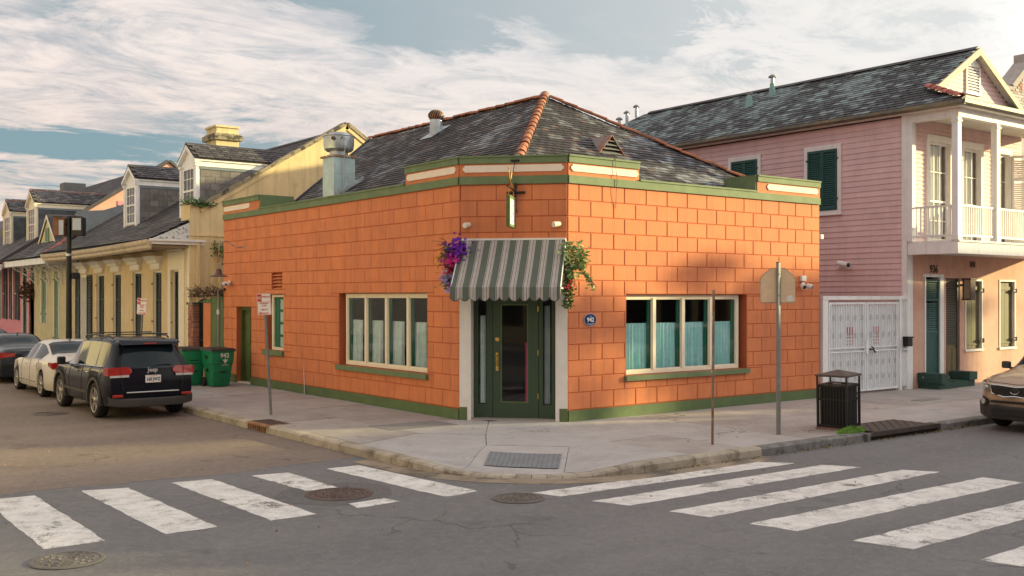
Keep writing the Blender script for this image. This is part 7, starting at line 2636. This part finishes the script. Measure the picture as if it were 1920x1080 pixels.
def car(name, lab, loc, rz, P, paint, glass, trim=None):
    """y=0 rear bumper, y=L nose; x across. P: tables over y (metres)"""
    T = thing(name, lab, P['cat'], loc, (0, 0, rz), None, local=True)
    L, R = P['L'], P['wheel_r']
    ys = sorted(set([round(L * i / 60, 4) for i in range(61)] + [round(P['wy'][k] + P['arch'] * math.cos(a * math.pi / 16), 4) for k in (0, 1) for a in range(17)] + [round(v, 4) for v in P.get('cuts', [])]))
    NJ = 13
    G = []
    for y in ys:
        zt, zb, wm, wr = smooth_interp(P['tab'], y)   # top centre, belt, max half width, roof half width
        plan = interp(P['plan'], y)[0]
        wm *= plan
        wr *= plan
        zb = min(zb, zt - .02)
        # sill with wheel arches cut up into it
        zs = P['sill']
        for wy in P['wy']:
            d = abs(y - wy)
            if d < P['arch']:
                zs = max(zs, R + math.sqrt(max(0, P['arch'] ** 2 - d * d)) * P.get('archk', 1))
        cab = max(0.0, min(1.0, (zt - zb - .03) / .30))
        ze = zt - .035 - .03 * cab       # roof edge height
        rows = [(wm - .05, zs), (wm - .01, zs + (.06)), (wm + .005, lerp(zs + .08, zb, .30)), (wm + .005, lerp(zs + .08, zb, .62)), (wm - .02, zb - .10), (wm - .045, zb - .02),
                (wm - .06, zb), (lerp(wm - .075, wr + .02, .02), zb + .025 * cab), (lerp(wm - .07, wr + .03, .92), max(zb, ze - .03)), (wr, ze), (wr * .80, zt - .014), (wr * .45, zt - .003), (0, zt)]
        out = []
        for (x, z) in rows:
            r0 = interp(P['rear'], z)[0]
            f0 = interp(P['front'], z)[0]
            yy = r0 + (L - f0 - r0) * (y / L)
            if abs(y - P['wy'][0]) < P['arch'] + .25 or abs(y - P['wy'][1]) < P['arch'] + .25 or True:
                # only the ends follow the slanted bumper profiles
                kr = max(0, 1 - y / 1.0)
                kf = max(0, 1 - (L - y) / 1.0)
                yy = y + r0 * kr ** 1.5 - f0 * kf ** 1.5
            out.append((x, yy, z))
        G.append(out)
    NI = len(ys)

    def body_region(i, j):
        y = (ys[i] + ys[min(i + 1, NI - 1)]) / 2
        if j == 7 and P['sg'][0] < y < P['sg'][1]:
            for (a, b) in P['pillars']:
                if a < y < b:
                    return 'body'
            return 'side'
        if j >= 9:
            for nm in ('ws', 'rw'):
                if nm in P and P[nm][0] < y < P[nm][1]:
                    return nm
        return 'body'
    parts = {}

    def put(key, quad):
        parts.setdefault(key, MB())
        m = parts[key]
        m.add(quad, [(0, 1, 2, 3)])
    for i in range(NI - 1):
        for j in range(NJ - 1):
            k = body_region(i, j)
            q = [G[i][j], G[i + 1][j], G[i + 1][j + 1], G[i][j + 1]]
            put(k if k != 'side' else 'sideL', q)
            q2 = [(-x, y, z) for x, y, z in q][::-1]
            put(k if k != 'side' else 'sideR', q2)
    # end caps: rows of quads bulging a little
    NXC = 12
    for end, g in ((0, G[0]), (1, G[-1])):
        for j in range(NJ - 1):
            a, b = g[j], g[j + 1]
            for k in range(NXC):
                def P_(row, u):
                    x = row[0] * (2 * u - 1)
                    bulge = .055 * (1 - (2 * u - 1) ** 2) * (-1 if end == 0 else 1)
                    return (x, row[1] + bulge, row[2])
                u0, u1 = k / NXC, (k + 1) / NXC
                q = [P_(a, u0), P_(a, u1), P_(b, u1), P_(b, u0)]
                key = 'body'
                if end == 0 and P.get('rear_glass') and P['rear_glass'][0] <= (a[2] + b[2]) / 2 <= P['rear_glass'][1] and 0 < k < NXC - 1:
                    key = 'rw'
                put(key, q)
    for key, m in parts.items():
        bm = bmesh.new()
        me0 = bpy.data.meshes.new('x')
        me0.from_pydata(m.v, [], m.f)
        bm.from_mesh(me0)
        bmesh.ops.remove_doubles(bm, verts=bm.verts[:], dist=.0008)
        bmesh.ops.recalc_face_normals(bm, faces=bm.faces[:])
        m2 = MB()
        bm.verts.index_update()
        m2.add([v.co[:] for v in bm.verts], [tuple(v.index for v in f.verts) for f in bm.faces])
        bm.free()
        nm = {'body': 'body', 'sideL': 'side_window', 'sideR': 'side_window', 'ws': 'windscreen', 'rw': 'rear_window'}[key]
        part(nm, m2, paint if key == 'body' else glass, T, 38)
    # dark underbody and inner arches
    wmx = max(r[3] for r in P['tab'])
    part('underbody', MB().box(-wmx + .32, wmx - .32, .25, L - .25, P['sill'] - .02, P['sill'] + .45).box(-wmx + .12, wmx - .12, P['wy'][0] + P['arch'] + .05, P['wy'][1] - P['arch'] - .05, P['sill'] - .01, P['sill'] + .3), BLACK, T)
    for wy in P['wy']:
        for s_ in (-1, 1):
            wheel(T, s_ * (wmx - .135), wy, R, .235, s_, P.get('rim', RIMM), P.get('spokes', 5))
    T['_'] = 0
    del T['_']
    return T, G, ys


def seam(T, G, ys, y, j0, j1, s_, r=.006, name='door_seam', m=BLACK):
    i = min(range(len(ys)), key=lambda k: abs(ys[k] - y))
    pts = [(s_ * (abs(G[i][j][0]) + .001), G[i][j][1], G[i][j][2]) for j in range(j0, j1 + 1)]
    part(name, MB().tube(pts, r, 5), m, T)


def carpaint(name, col, rough=.25, metal=.0, coat=.25, dust=.0):
    m = mat(name, col, rough, .03, 2, 0, metal=metal, coat=coat)
    b = m.node_tree.nodes['Principled BSDF']
    b.inputs['Coat Roughness'].default_value = .06
    b.inputs['Specular IOR Level'].default_value = .16
    return m


CG = glass_mat('car_glass', (.010, .018, .022), .02, ior=1.36)
# ---- black suv seen from behind
PS = dict(cat='car', L=4.78, wheel_r=.385, wy=(1.02, 3.90), arch=.47, sill=.30, archk=.97,
          tab=[(0, 1.63, 1.12, .90, .60), (.10, 1.67, 1.11, .92, .62), (.6, 1.725, 1.10, .935, .655), (1.6, 1.735, 1.085, .935, .665), (2.6, 1.70, 1.06, .935, .665), (2.95, 1.63, 1.05, .935, .65), (3.62, 1.17, 1.04, .925, .66), (3.85, 1.13, 1.02, .95, .72), (4.4, 1.05, .98, .93, .74), (4.66, .93, .88, .90, .70), (4.78, .85, .80, .85, .65)],
          plan=[(0, .955), (.25, .99), (.8, 1.0), (4.0, 1.0), (4.5, .96), (4.78, .86)],
          rear=[(.3, .12), (.45, .04), (.70, .0), (.85, .03), (1.0, .05), (1.12, .06), (1.66, .40), (1.77, .50)],
          front=[(.3, .15), (.6, .0), (.9, .05), (1.2, .1)],
          sg=(.55, 3.35), pillars=[(1.08, 1.16), (1.98, 2.07)], ws=(2.95, 3.58), rear_glass=(1.10, 1.50), rim=RIMM, spokes=5)
SUV, G, yy = car('parked_suv', 'black suv parked at the left kerb, seen from its rear corner', (-4.49, 6.74, ZR), 0, PS, carpaint('black_paint', (.008, .009, .014), .2, coat=.08), CG)
rg = lambda z: interp(PS['rear'], z)[0] - .055
# tail lights
for s_ in (-1, 1):
    m = MB()
    a = s_ * .50
    b = s_ * .885
    m.prism([(a, .02, .975), (b, .06, .96), (b, .075, 1.13), (a, .04, 1.14), (a - s_ * .06, .03, 1.08), (a - s_ * .06, .02, 1.02)], (0, -.045, 0))
    m.box(min(b, s_ * .925), max(b, s_ * .925), .02, .34, .96, 1.125)
    tl = part('tail_light', m, REDL, SUV)
    part('reversing_lens', MB().prism([(a, -.028, .925), (b, .01, .92), (b, .01, .962), (a, -.028, .972)], (0, -.012, 0)), mat('clear_lens' + str(s_), (.55, .52, .50), .2), tl)
    part('reflector', MB().rbox(min(s_ * .62, s_ * .84), max(s_ * .62, s_ * .84), -.045, -.01, .50, .56, .008), REDL, SUV)
    for wy in PS['wy']:
        pts = [(s_ * .955, wy + .485 * math.cos(a_ / 14 * math.pi), .385 + .475 * math.sin(a_ / 14 * math.pi)) for a_ in range(15)]
        pts = [(pts[0][0] - s_ * .01, pts[0][1], .30)] + pts + [(pts[-1][0] - s_ * .01, pts[-1][1], .30)]
        m = MB()
        for p, q in zip(pts[:-1], pts[1:]):
            cy = wy
            f = lambda P_, k: (P_[0], cy + (P_[1] - cy) * k, .385 + (P_[2] - .385) * k if P_[2] > .385 else P_[2])
            m.add([f(p, .93), f(q, .93), f(q, 1.06), f(p, 1.06)], [(0, 1, 2, 3)])
            m.add([(p[0], f(p, .93)[1], f(p, .93)[2]), (q[0], f(q, .93)[1], f(q, .93)[2]), (q[0] - s_ * .1, f(q, .93)[1], f(q, .93)[2]), (p[0] - s_ * .1, f(p, .93)[1], f(p, .93)[2])], [(0, 1, 2, 3)])
            m.add([(p[0], f(p, 1.06)[1], f(p, 1.06)[2]), (q[0], f(q, 1.06)[1], f(q, 1.06)[2]), (q[0] - s_ * .06, f(q, 1.06)[1], f(q, 1.06)[2]), (p[0] - s_ * .06, f(p, 1.06)[1], f(p, 1.06)[2])], [(0, 1, 2, 3)])
        part('arch_trim', m, mat('grey_plastic', (.055, .05, .048), .6) if 'grey_plastic' not in MATS else MATS['grey_plastic'], SUV)
    for y in (1.35, 2.03, 3.05):
        seam(SUV, G, yy, y, 1, 6, s_)
    part('side_trim', MB().box(min(s_ * .935, s_ * .955), max(s_ * .935, s_ * .955), 1.55, 3.40, .50, .56), MATS['grey_plastic'], SUV)
    part('window_chrome', MB().tube([(s_ * .875, .60, 1.125), (s_ * .882, 2.0, 1.10), (s_ * .875, 3.40, 1.075)], .010, 6), CHROME, SUV)
    part('door_handle', MB().rbox(min(s_ * .925, s_ * .955), max(s_ * .925, s_ * .955), 1.45, 1.62, .955, .985, .008).rbox(min(s_ * .925, s_ * .955), max(s_ * .925, s_ * .955), 2.30, 2.47, .945, .975, .008), CHROME, SUV)
    part('roof_rail', MB().tube([(s_ * .60, .75, 1.72), (s_ * .62, .9, 1.765), (s_ * .63, 1.8, 1.785), (s_ * .62, 2.7, 1.75), (s_ * .60, 2.85, 1.69)], .018, 8), BLACKM, SUV)
    part('mirror', MB().rbox(min(s_ * .98, s_ * 1.16), max(s_ * .98, s_ * 1.16), 3.12, 3.24, 1.06, 1.24, .03).box(min(s_ * .9, s_ * 1.0), max(s_ * .9, s_ * 1.0), 3.16, 3.21, 1.06, 1.10), BLACKM, SUV)
part('roof_bar', MB().rbox(-.66, .66, .95, 1.02, 1.79, 1.812, .008), BLACKM, SUV)
part('roof_bar', MB().rbox(-.66, .66, 2.05, 2.12, 1.80, 1.822, .008), BLACKM, SUV)
part('spoiler', MB().prism([(-.62, .30, 1.70), (.62, .30, 1.70), (.655, .15, 1.655), (.60, .13, 1.60), (-.60, .13, 1.60), (-.655, .15, 1.655)], (0, .14, .008)), MATS['black_paint'], SUV)
part('brake_light', MB().rbox(-.14, .14, .12, .16, 1.612, 1.635, .005), REDL, SUV)
def bumper_skin(prof, half, pull, sgn, y0, n=24):
    """curved skin: prof = (out, z) rows; bends away towards the corners"""
    m_ = MB()
    vs, fs = [], []
    for (o_, z) in prof:
        for i in range(n + 1):
            u = 2 * i / n - 1
            vs.append((half * u, y0 + sgn * (o_ - pull * abs(u) ** 4), z + .05 * abs(u) ** 6))
    for r in range(len(prof) - 1):
        for i in range(n):
            a = r * (n + 1) + i
            fs.append((a, a + 1, a + n + 2, a + n + 1))
    return m_.add(vs, fs)


part('lower_bumper', bumper_skin([(-.10, .27), (.035, .29), (.055, .36), (.06, .44), (.04, .465), (-.04, .47)], .905, .13, -1, 0), MATS['grey_plastic'], SUV, 40)
part('chrome_strip', MB().rbox(-.56, .56, -.068, -.04, .585, .612, .006), CHROME, SUV)
part('wiper', MB().tube([(.02, rg(1.13) - .02, 1.135), (.12, rg(1.17) - .015, 1.165), (.42, rg(1.17) - .01, 1.17)], .011, 6), BLACKM, SUV)
F = Matrix.Translation((0, -.02, 0)) @ FR((0, 0, 0), (1, 0, 0), (0, -1, 0))
pl_ = part('number_plate', MB().rbox(-.165, .165, -.070, -.052, .795, .955, .004), SIGNW, SUV)
part('plate_characters', text_mb('160 JWZ', .098, Matrix.Translation((0, -.072, .865)) @ FR((0, 0, 0), (1, 0, 0), (0, -1, 0)), .002, bold=.003, sx=.80), BLACK, pl_)
part('plate_state', text_mb('LOUISIANA', .030, Matrix.Translation((0, -.072, .935)) @ FR((0, 0, 0), (1, 0, 0), (0, -1, 0)), .002), SIGNR, pl_)
part('tailgate_lettering', text_mb('Jeep', .125, Matrix.Translation((.0, -.030, 1.065)) @ FR((0, 0, 0), (1, 0, 0), (0, -1, 0)), .008, bold=.006), CHROME, SUV)
part('tailgate_seam', MB().tube([(-.62, -.052, .62), (-.66, -.035, .9), (-.68, -.0, 1.12)], .005, 4).tube([(.62, -.052, .62), (.66, -.035, .9), (.68, 0, 1.12)], .005, 4), BLACK, SUV)

# ---- white sedan
PW_ = dict(cat='car', L=4.83, wheel_r=.335, wy=(1.10, 3.88), arch=.40, sill=.21, archk=.98,
           tab=[(0, .99, .93, .86, .72), (.15, 1.06, .96, .90, .70), (.80, 1.12, .975, .915, .66), (1.05, 1.16, .97, .92, .62), (1.65, 1.41, .96, .92, .56), (2.2, 1.46, .95, .92, .56), (2.75, 1.43, .94, .92, .56), (3.05, 1.32, .93, .92, .57), (3.60, 1.0, .92, .91, .62), (3.8, .95, .90, .905, .70), (4.4, .86, .83, .88, .70), (4.72, .74, .70, .83, .66), (4.83, .66, .62, .78, .62)],
           plan=[(0, .93), (.3, .985), (.9, 1.0), (3.9, 1.0), (4.5, .95), (4.83, .82)],
           rear=[(.2, .12), (.5, .0), (.8, .02), (1.0, .06)], front=[(.2, .12), (.5, 0), (.8, .06)],
           sg=(1.22, 3.35), pillars=[(2.13, 2.20)], ws=(2.95, 3.62), rw=(.98, 1.68), spokes=7)
WS, G, yy = car('white_sedan', 'pearl white sedan parked between the black suv and the dark sedan', (-4.32, 12.35, ZR), 0, PW_, carpaint('white_paint_car', (.58, .54, .49), .3), CG)


def sedan_details(T, P, G, yy, rl, half=.90, hl=REDL):
    for s_ in (-1, 1):
        part('tail_light', MB().prism([(s_ * .42, -.02, .84), (s_ * .86, .03, .78), (s_ * .875, .03, .93), (s_ * .80, .02, .955), (s_ * .45, -.01, .93)], (0, -.04, 0)).prism([(s_ * .862, .0, .79), (s_ * .885, .30, .86), (s_ * .885, .30, .945), (s_ * .87, .0, .945)], (s_ * .014, 0, 0)), hl, T)
        for y in (1.35, 2.16, 3.15):
            seam(T, G, yy, y, 1, 6, s_)
        part('door_handle', MB().rbox(min(s_ * .90, s_ * .935), max(s_ * .90, s_ * .935), 1.52, 1.70, .80, .825, .008).rbox(min(s_ * .90, s_ * .935), max(s_ * .90, s_ * .935), 2.42, 2.60, .79, .815, .008), CHROME, T)
        part('mirror', MB().rbox(min(s_ * .93, s_ * 1.10), max(s_ * .93, s_ * 1.10), 3.02, 3.13, .95, 1.08, .03).box(min(s_ * .85, s_ * .95), max(s_ * .85, s_ * .95), 3.06, 3.10, .95, .99), T.get('p') or BLACKM, T)
        part('window_chrome', MB().tube([(s_ * .862, 1.2, .985), (s_ * .862, 2.2, .97), (s_ * .855, 3.35, .95)], .008, 6), CHROME, T)
        part('sill_trim', MB().box(min(s_ * .905, s_ * .925), max(s_ * .905, s_ * .925), 1.55, 3.45, .36, .385), CHROME, T)
    part('number_plate', MB().rbox(-.16, .16, -.075, -.06, .60, .74, .004), SIGNW, T)
    part('bumper_line', MB().tube([(-.84, .0, .56), (-.5, -.05, .55), (0, -.062, .55), (.5, -.05, .55), (.84, 0, .56)], .008, 5), BLACK, T)
    part('aerial', MB().prism([(0, 1.72, 1.43), (0, 1.90, 1.45), (0, 1.73, 1.50)], (.02, 0, 0)), BLACKM, T)


sedan_details(WS, PW_, G, yy, None)
# ---- dark sedan behind it
PD = dict(PW_)
DS, G, yy = car('dark_sedan', 'dark blue-black sedan at the far left edge, parked ahead of the white one', (-4.42, 18.2, ZR), 0, PD, carpaint('dark_blue_paint', (.025, .028, .036), .25), CG)
sedan_details(DS, PD, G, yy, None)
# ---- one more roof beyond
BS, G, yy = car('black_hatchback', 'small black car whose roof shows beyond the dark sedan', (-4.15, 24.2, ZR), 0, dict(PW_), MATS['black_paint'], CG)
sedan_details(BS, PD, G, yy, None)
VS, G, yy = car('silver_car', 'grey car cut by the left edge of the picture beyond the dark sedan', (-4.5, 30.0, ZR), 0, dict(PS, spokes=6), carpaint('silver_paint', (.20, .21, .22), .3, .5), CG)

# ---- tan suv at the right edge, nose towards the corner
PKc = dict(cat='car', L=4.68, wheel_r=.36, wy=(.98, 3.68), arch=.44, sill=.28, archk=.97,
           tab=[(0, 1.55, 1.08, .90, .60), (.6, 1.68, 1.08, .935, .63), (1.6, 1.71, 1.06, .94, .64), (2.4, 1.68, 1.04, .94, .64), (2.75, 1.60, 1.03, .94, .63), (3.50, 1.15, 1.02, .93, .66), (3.7, 1.09, 1.0, .925, .72), (4.2, 1.03, .96, .90, .74), (4.50, .96, .90, .87, .72), (4.62, .88, .84, .83, .68), (4.68, .80, .76, .80, .62)],
           plan=[(0, .95), (.4, 1.0), (3.9, 1.0), (4.35, .955), (4.55, .90), (4.68, .80)],
           rear=[(.3, .1), (.7, 0), (1.1, .1), (1.7, .4)], front=[(.28, .10), (.5, .0), (.75, .02), (.95, .08)],
           sg=(.6, 3.2), pillars=[(1.0, 1.08), (1.95, 2.03)], ws=(2.78, 3.44), rear_glass=(1.1, 1.5), spokes=6)
KS, G, yy = car('tan_suv', 'bronze suv cut off by the right edge, front corner with grille and fog lamp showing', (12.70, -5.72, ZR), R_(90), PKc, carpaint('bronze_paint', (.46, .34, .25), .28, .45), CG)
KS.scale = (1, 1, 1.07)
L = 4.68
GP = MATS['grey_plastic']
part('grille', MB().prism([(-.50, L + .03, .84), (.50, L + .03, .84), (.46, L + .05, .70), (.22, L + .075, .655), (-.22, L + .075, .655), (-.46, L + .05, .70)], (0, .035, 0)), BLACK, KS)
part('grille_surround', MB().tube([(-.52, L + .05, .86), (-.20, L + .095, .845), (0, L + .10, .83), (.20, L + .095, .845), (.52, L + .05, .86), (.48, L + .075, .70), (.22, L + .105, .645), (0, L + .11, .665), (-.22, L + .105, .645), (-.48, L + .075, .70), (-.52, L + .05, .86)], .013, 6), CHROME, KS)
m = MB()
for k in range(6):
    m.box(-.42, .42, L + .09, L + .113, .69 + k * .024, .698 + k * .024)
part('grille_mesh', m, GP, KS)
eb = part('badge', MB().prism([(.085 * math.cos(a / 24 * 6.2832), L + .112, .755 + .045 * math.sin(a / 24 * 6.2832)) for a in range(24)], (0, .012, 0)), BLACK, KS)
part('badge_ring', MB().tube([(.085 * math.cos(a / 24 * 6.2832), L + .128, .755 + .045 * math.sin(a / 24 * 6.2832)) for a in range(25)], .006, 5), CHROME, eb)
part('badge_letters', text_mb('KIA', .06, Matrix.Translation((0, L + .127, .755)) @ FR((0, 0, 0), (-1, 0, 0), (0, 1, 0)), .004, bold=.002, sx=1.1), CHROME, eb)
def ksurf(x):
    x = abs(x)
    tab = [(0, .055), (.3, .045), (.55, .017), (.66, 0), (.70, -.04), (.774, -.13), (.85, -.33), (.885, -.60)]
    return L + interp(tab, x)[0]


def skin_patch(s_, rows, off=.012, th=.03):
    """thin shell that follows the nose: rows = (x, z low, z high)"""
    m_ = MB()
    n = len(rows)
    vs = []
    for (x, a, b) in rows:
        y = ksurf(x)
        vs += [(s_ * x, y + off, a), (s_ * x, y + off, b), (s_ * x, y - th, a), (s_ * x, y - th, b)]
    fs = [(0, 1, 3, 2), (4 * n - 4, 4 * n - 2, 4 * n - 1, 4 * n - 3)]
    for i in range(n - 1):
        k = 4 * i
        fs += [(k, k + 4, k + 5, k + 1), (k + 2, k + 3, k + 7, k + 6), (k, k + 2, k + 6, k + 4), (k + 1, k + 5, k + 7, k + 3)]
    return m_.add(vs, fs)


for s_ in (-1, 1):
    hl = part('headlight', skin_patch(s_, [(.52, .74, .85), (.60, .735, .862), (.66, .735, .87), (.70, .74, .88), (.774, .76, .895), (.82, .785, .905), (.865, .83, .915)]), mat('headlight' + str(s_), (.30, .27, .24), .12, .2, 10, metal=.5, coat=1), KS)
    part('lamp_bowl', MB().lathe([(.042, 0), (.04, .012), (.02, .018)], (s_ * .62, L + .018, .80), 18, (0, 1, 0)), CHROME, hl)
    part('fog_surround', skin_patch(s_, [(.56, .50, .56), (.62, .46, .60), (.68, .45, .62), (.75, .46, .63), (.80, .50, .62)], .014), BLACK, KS)
    part('fog_lamp', MB().lathe([(.055, 0), (.052, .025), (.03, .03), (.0, .028)], (s_ * .685, L - .02, .535), 20, (s_ * .45, 1, 0)), mat('fog_lens' + str(s_), (.6, .6, .58), .15, metal=.3), KS, 40)
    part('mirror', MB().rbox(min(s_ * .96, s_ * 1.13), max(s_ * .96, s_ * 1.13), 3.02, 3.14, 1.06, 1.20, .03).box(min(s_ * .88, s_ * .98), max(s_ * .88, s_ * .98), 3.05, 3.10, 1.05, 1.09), GP, KS)
    for y in (1.3, 2.0, 3.1):
        seam(KS, G, yy, y, 1, 6, s_)
part('lower_bumper', bumper_skin([(-.05, .50), (.03, .495), (.055, .46), (.045, .36), (.03, .24), (-.06, .21)], .84, .20, 1, L), GP, KS, 40)
part('air_intake', MB().box(-.48, .48, L + .066, L + .08, .30, .42), BLACK, KS)
part('upper_intake', MB().box(-.50, .50, L + .05, L + .078, .53, .57), BLACK, KS)
part('hood_shut_line', MB().tube([(-.82, L - .38, .955), (-.6, L - .08, .895), (0, L + .035, .875), (.6, L - .08, .895), (.82, L - .38, .955)], .006, 5), BLACK, KS)
# ---------------------------------------------------------------- opposite side of the main street: unseen houses and trees, shaped to throw the evening shade
def tree(x, y, h, r, lab, n=2600):
    t = thing('unseen_street_tree', lab, 'tree', (x, y, 0))
    part('trunk', MB().tube([(x, y, 0), (x + .1, y, h * .3), (x - .1, y + .1, h * .55), (x, y, h * .8)], [.2, .16, .12, .05], 10), mat('bark', (.10, .08, .06), .9, .3, 6, .5, 20) if 'bark' not in MATS else MATS['bark'], t)
    m = MB()
    blobs = [(x + rnd.gauss(0, r * .45), y + rnd.gauss(0, r * .45), h * .78 + rnd.gauss(0, r * .28), r * rnd.uniform(.28, .5)) for _ in range(12)]
    for b in blobs:
        m.tube([(x, y, h * .5), (lerp(x, b[0], .6), lerp(y, b[1], .6), lerp(h * .5, b[2], .7)), b[:3]], [.06, .04, .02], 5)
    part('limbs', m, MATS['bark'], t)

    def fn():
        b = rnd.choice(blobs)
        d = Vector((rnd.gauss(0, 1), rnd.gauss(0, 1), rnd.gauss(0, 1))).normalized() * b[3] * rnd.random() ** .4
        return (b[0] + d.x, b[1] + d.y, b[2] + d.z)
    part('crown', leaf_cloud(n, fn, .13), LEAF, t, kind='stuff')


BRK = mat('dark_brick_wall', (.20, .10, .07), .9, .2, 4, .3, 20)
unseen_house('cottage', 'low shuttered outbuilding on the far side of the main street, opposite the crosswalk', 3, 15.5, -21.5, HYP, 2.9, .8, PALE, openings=False)  # added houses, heights set by the shadow edges they throw
unseen_house('cottage', 'low cream cottage beside the outbuilding on the far side of the main street', 16.2, 28.3, -22, HYP, 4.7, .8, PALE)
unseen_house('cottage', 'yellow cottage farther along the far side of the main street', 28.6, 36.2, -22, HYP, 7.8, .6, YELLOW2)
unseen_house('cottage', 'pink cottage just before the tall house on the far side of the main street', 36.8, 45.8, -22, HYP, 6.8, .6, PINKW)
unseen_house('unseen_tall_house', 'tall narrow cream house on the far side of the main street', 45.9, 52.5, -19.5, HYP, 9.6, 1.8, PALE)
unseen_house('cottage', 'last pale house along the far side of the main street', 54, 110, -24, HYP, 5.8, 2.0, PALE)
unseen_house('unseen_corner_house', 'two-storey house on the corner behind the photographer', -3.3, 2.4, -30, HYP - .5, 6.0, 2.0, PINK2)  # unseen corner houses, added for window reflections and shade
unseen_house('unseen_corner_house', 'pale house across the side street behind the photographer', -34, -15.2, -32, -18, 4.5, 1.8, PALE)
unseen_house('unseen_house_row', 'pale two-storey row along the opposite side of the side street', -24, -14.6, 1.5, 60, 7.6, 1.6, CREAM, 'y')  # added row, pale and high enough to bounce sun onto the left wall
tree(29.6, -12.9, 9.8, .85, 'small street tree on the far pavement of the main street, nearest the corner', 1500)  # unseen trees, placed so their crowns dapple wall and road
tree(32.9, -12.9, 11.5, .42, 'second street tree on the far pavement of the main street', 900)
tree(37.6, -12.9, 9.0, 1.0, 'third street tree on the far pavement of the main street', 1800)
tree(16.3, -13.4, 4.6, .8, 'young street tree before the left end of the low cream cottage', 1100)
tree(9.5, -13.4, 4.2, .8, 'slim young street tree opposite the crosswalk', 900)
unseen_house('unseen_house_row', 'pale row of houses down the side street behind the photographer, left side', -26, -15.2, -95, -33, 6.5, 1.8, CREAM, 'y', False)  # added rows that keep the bright horizon out of car reflections
unseen_house('unseen_house_row', 'brick row of houses down the side street behind the photographer, right side', -3.3, 8, -95, -31, 7.0, 1.8, BRK, 'y', False)
unseen_house('unseen_end_house', 'dark house closing the side street far behind the photographer', -24, 6, -120, -98, 8.0, 2.5, BRK, openings=False)
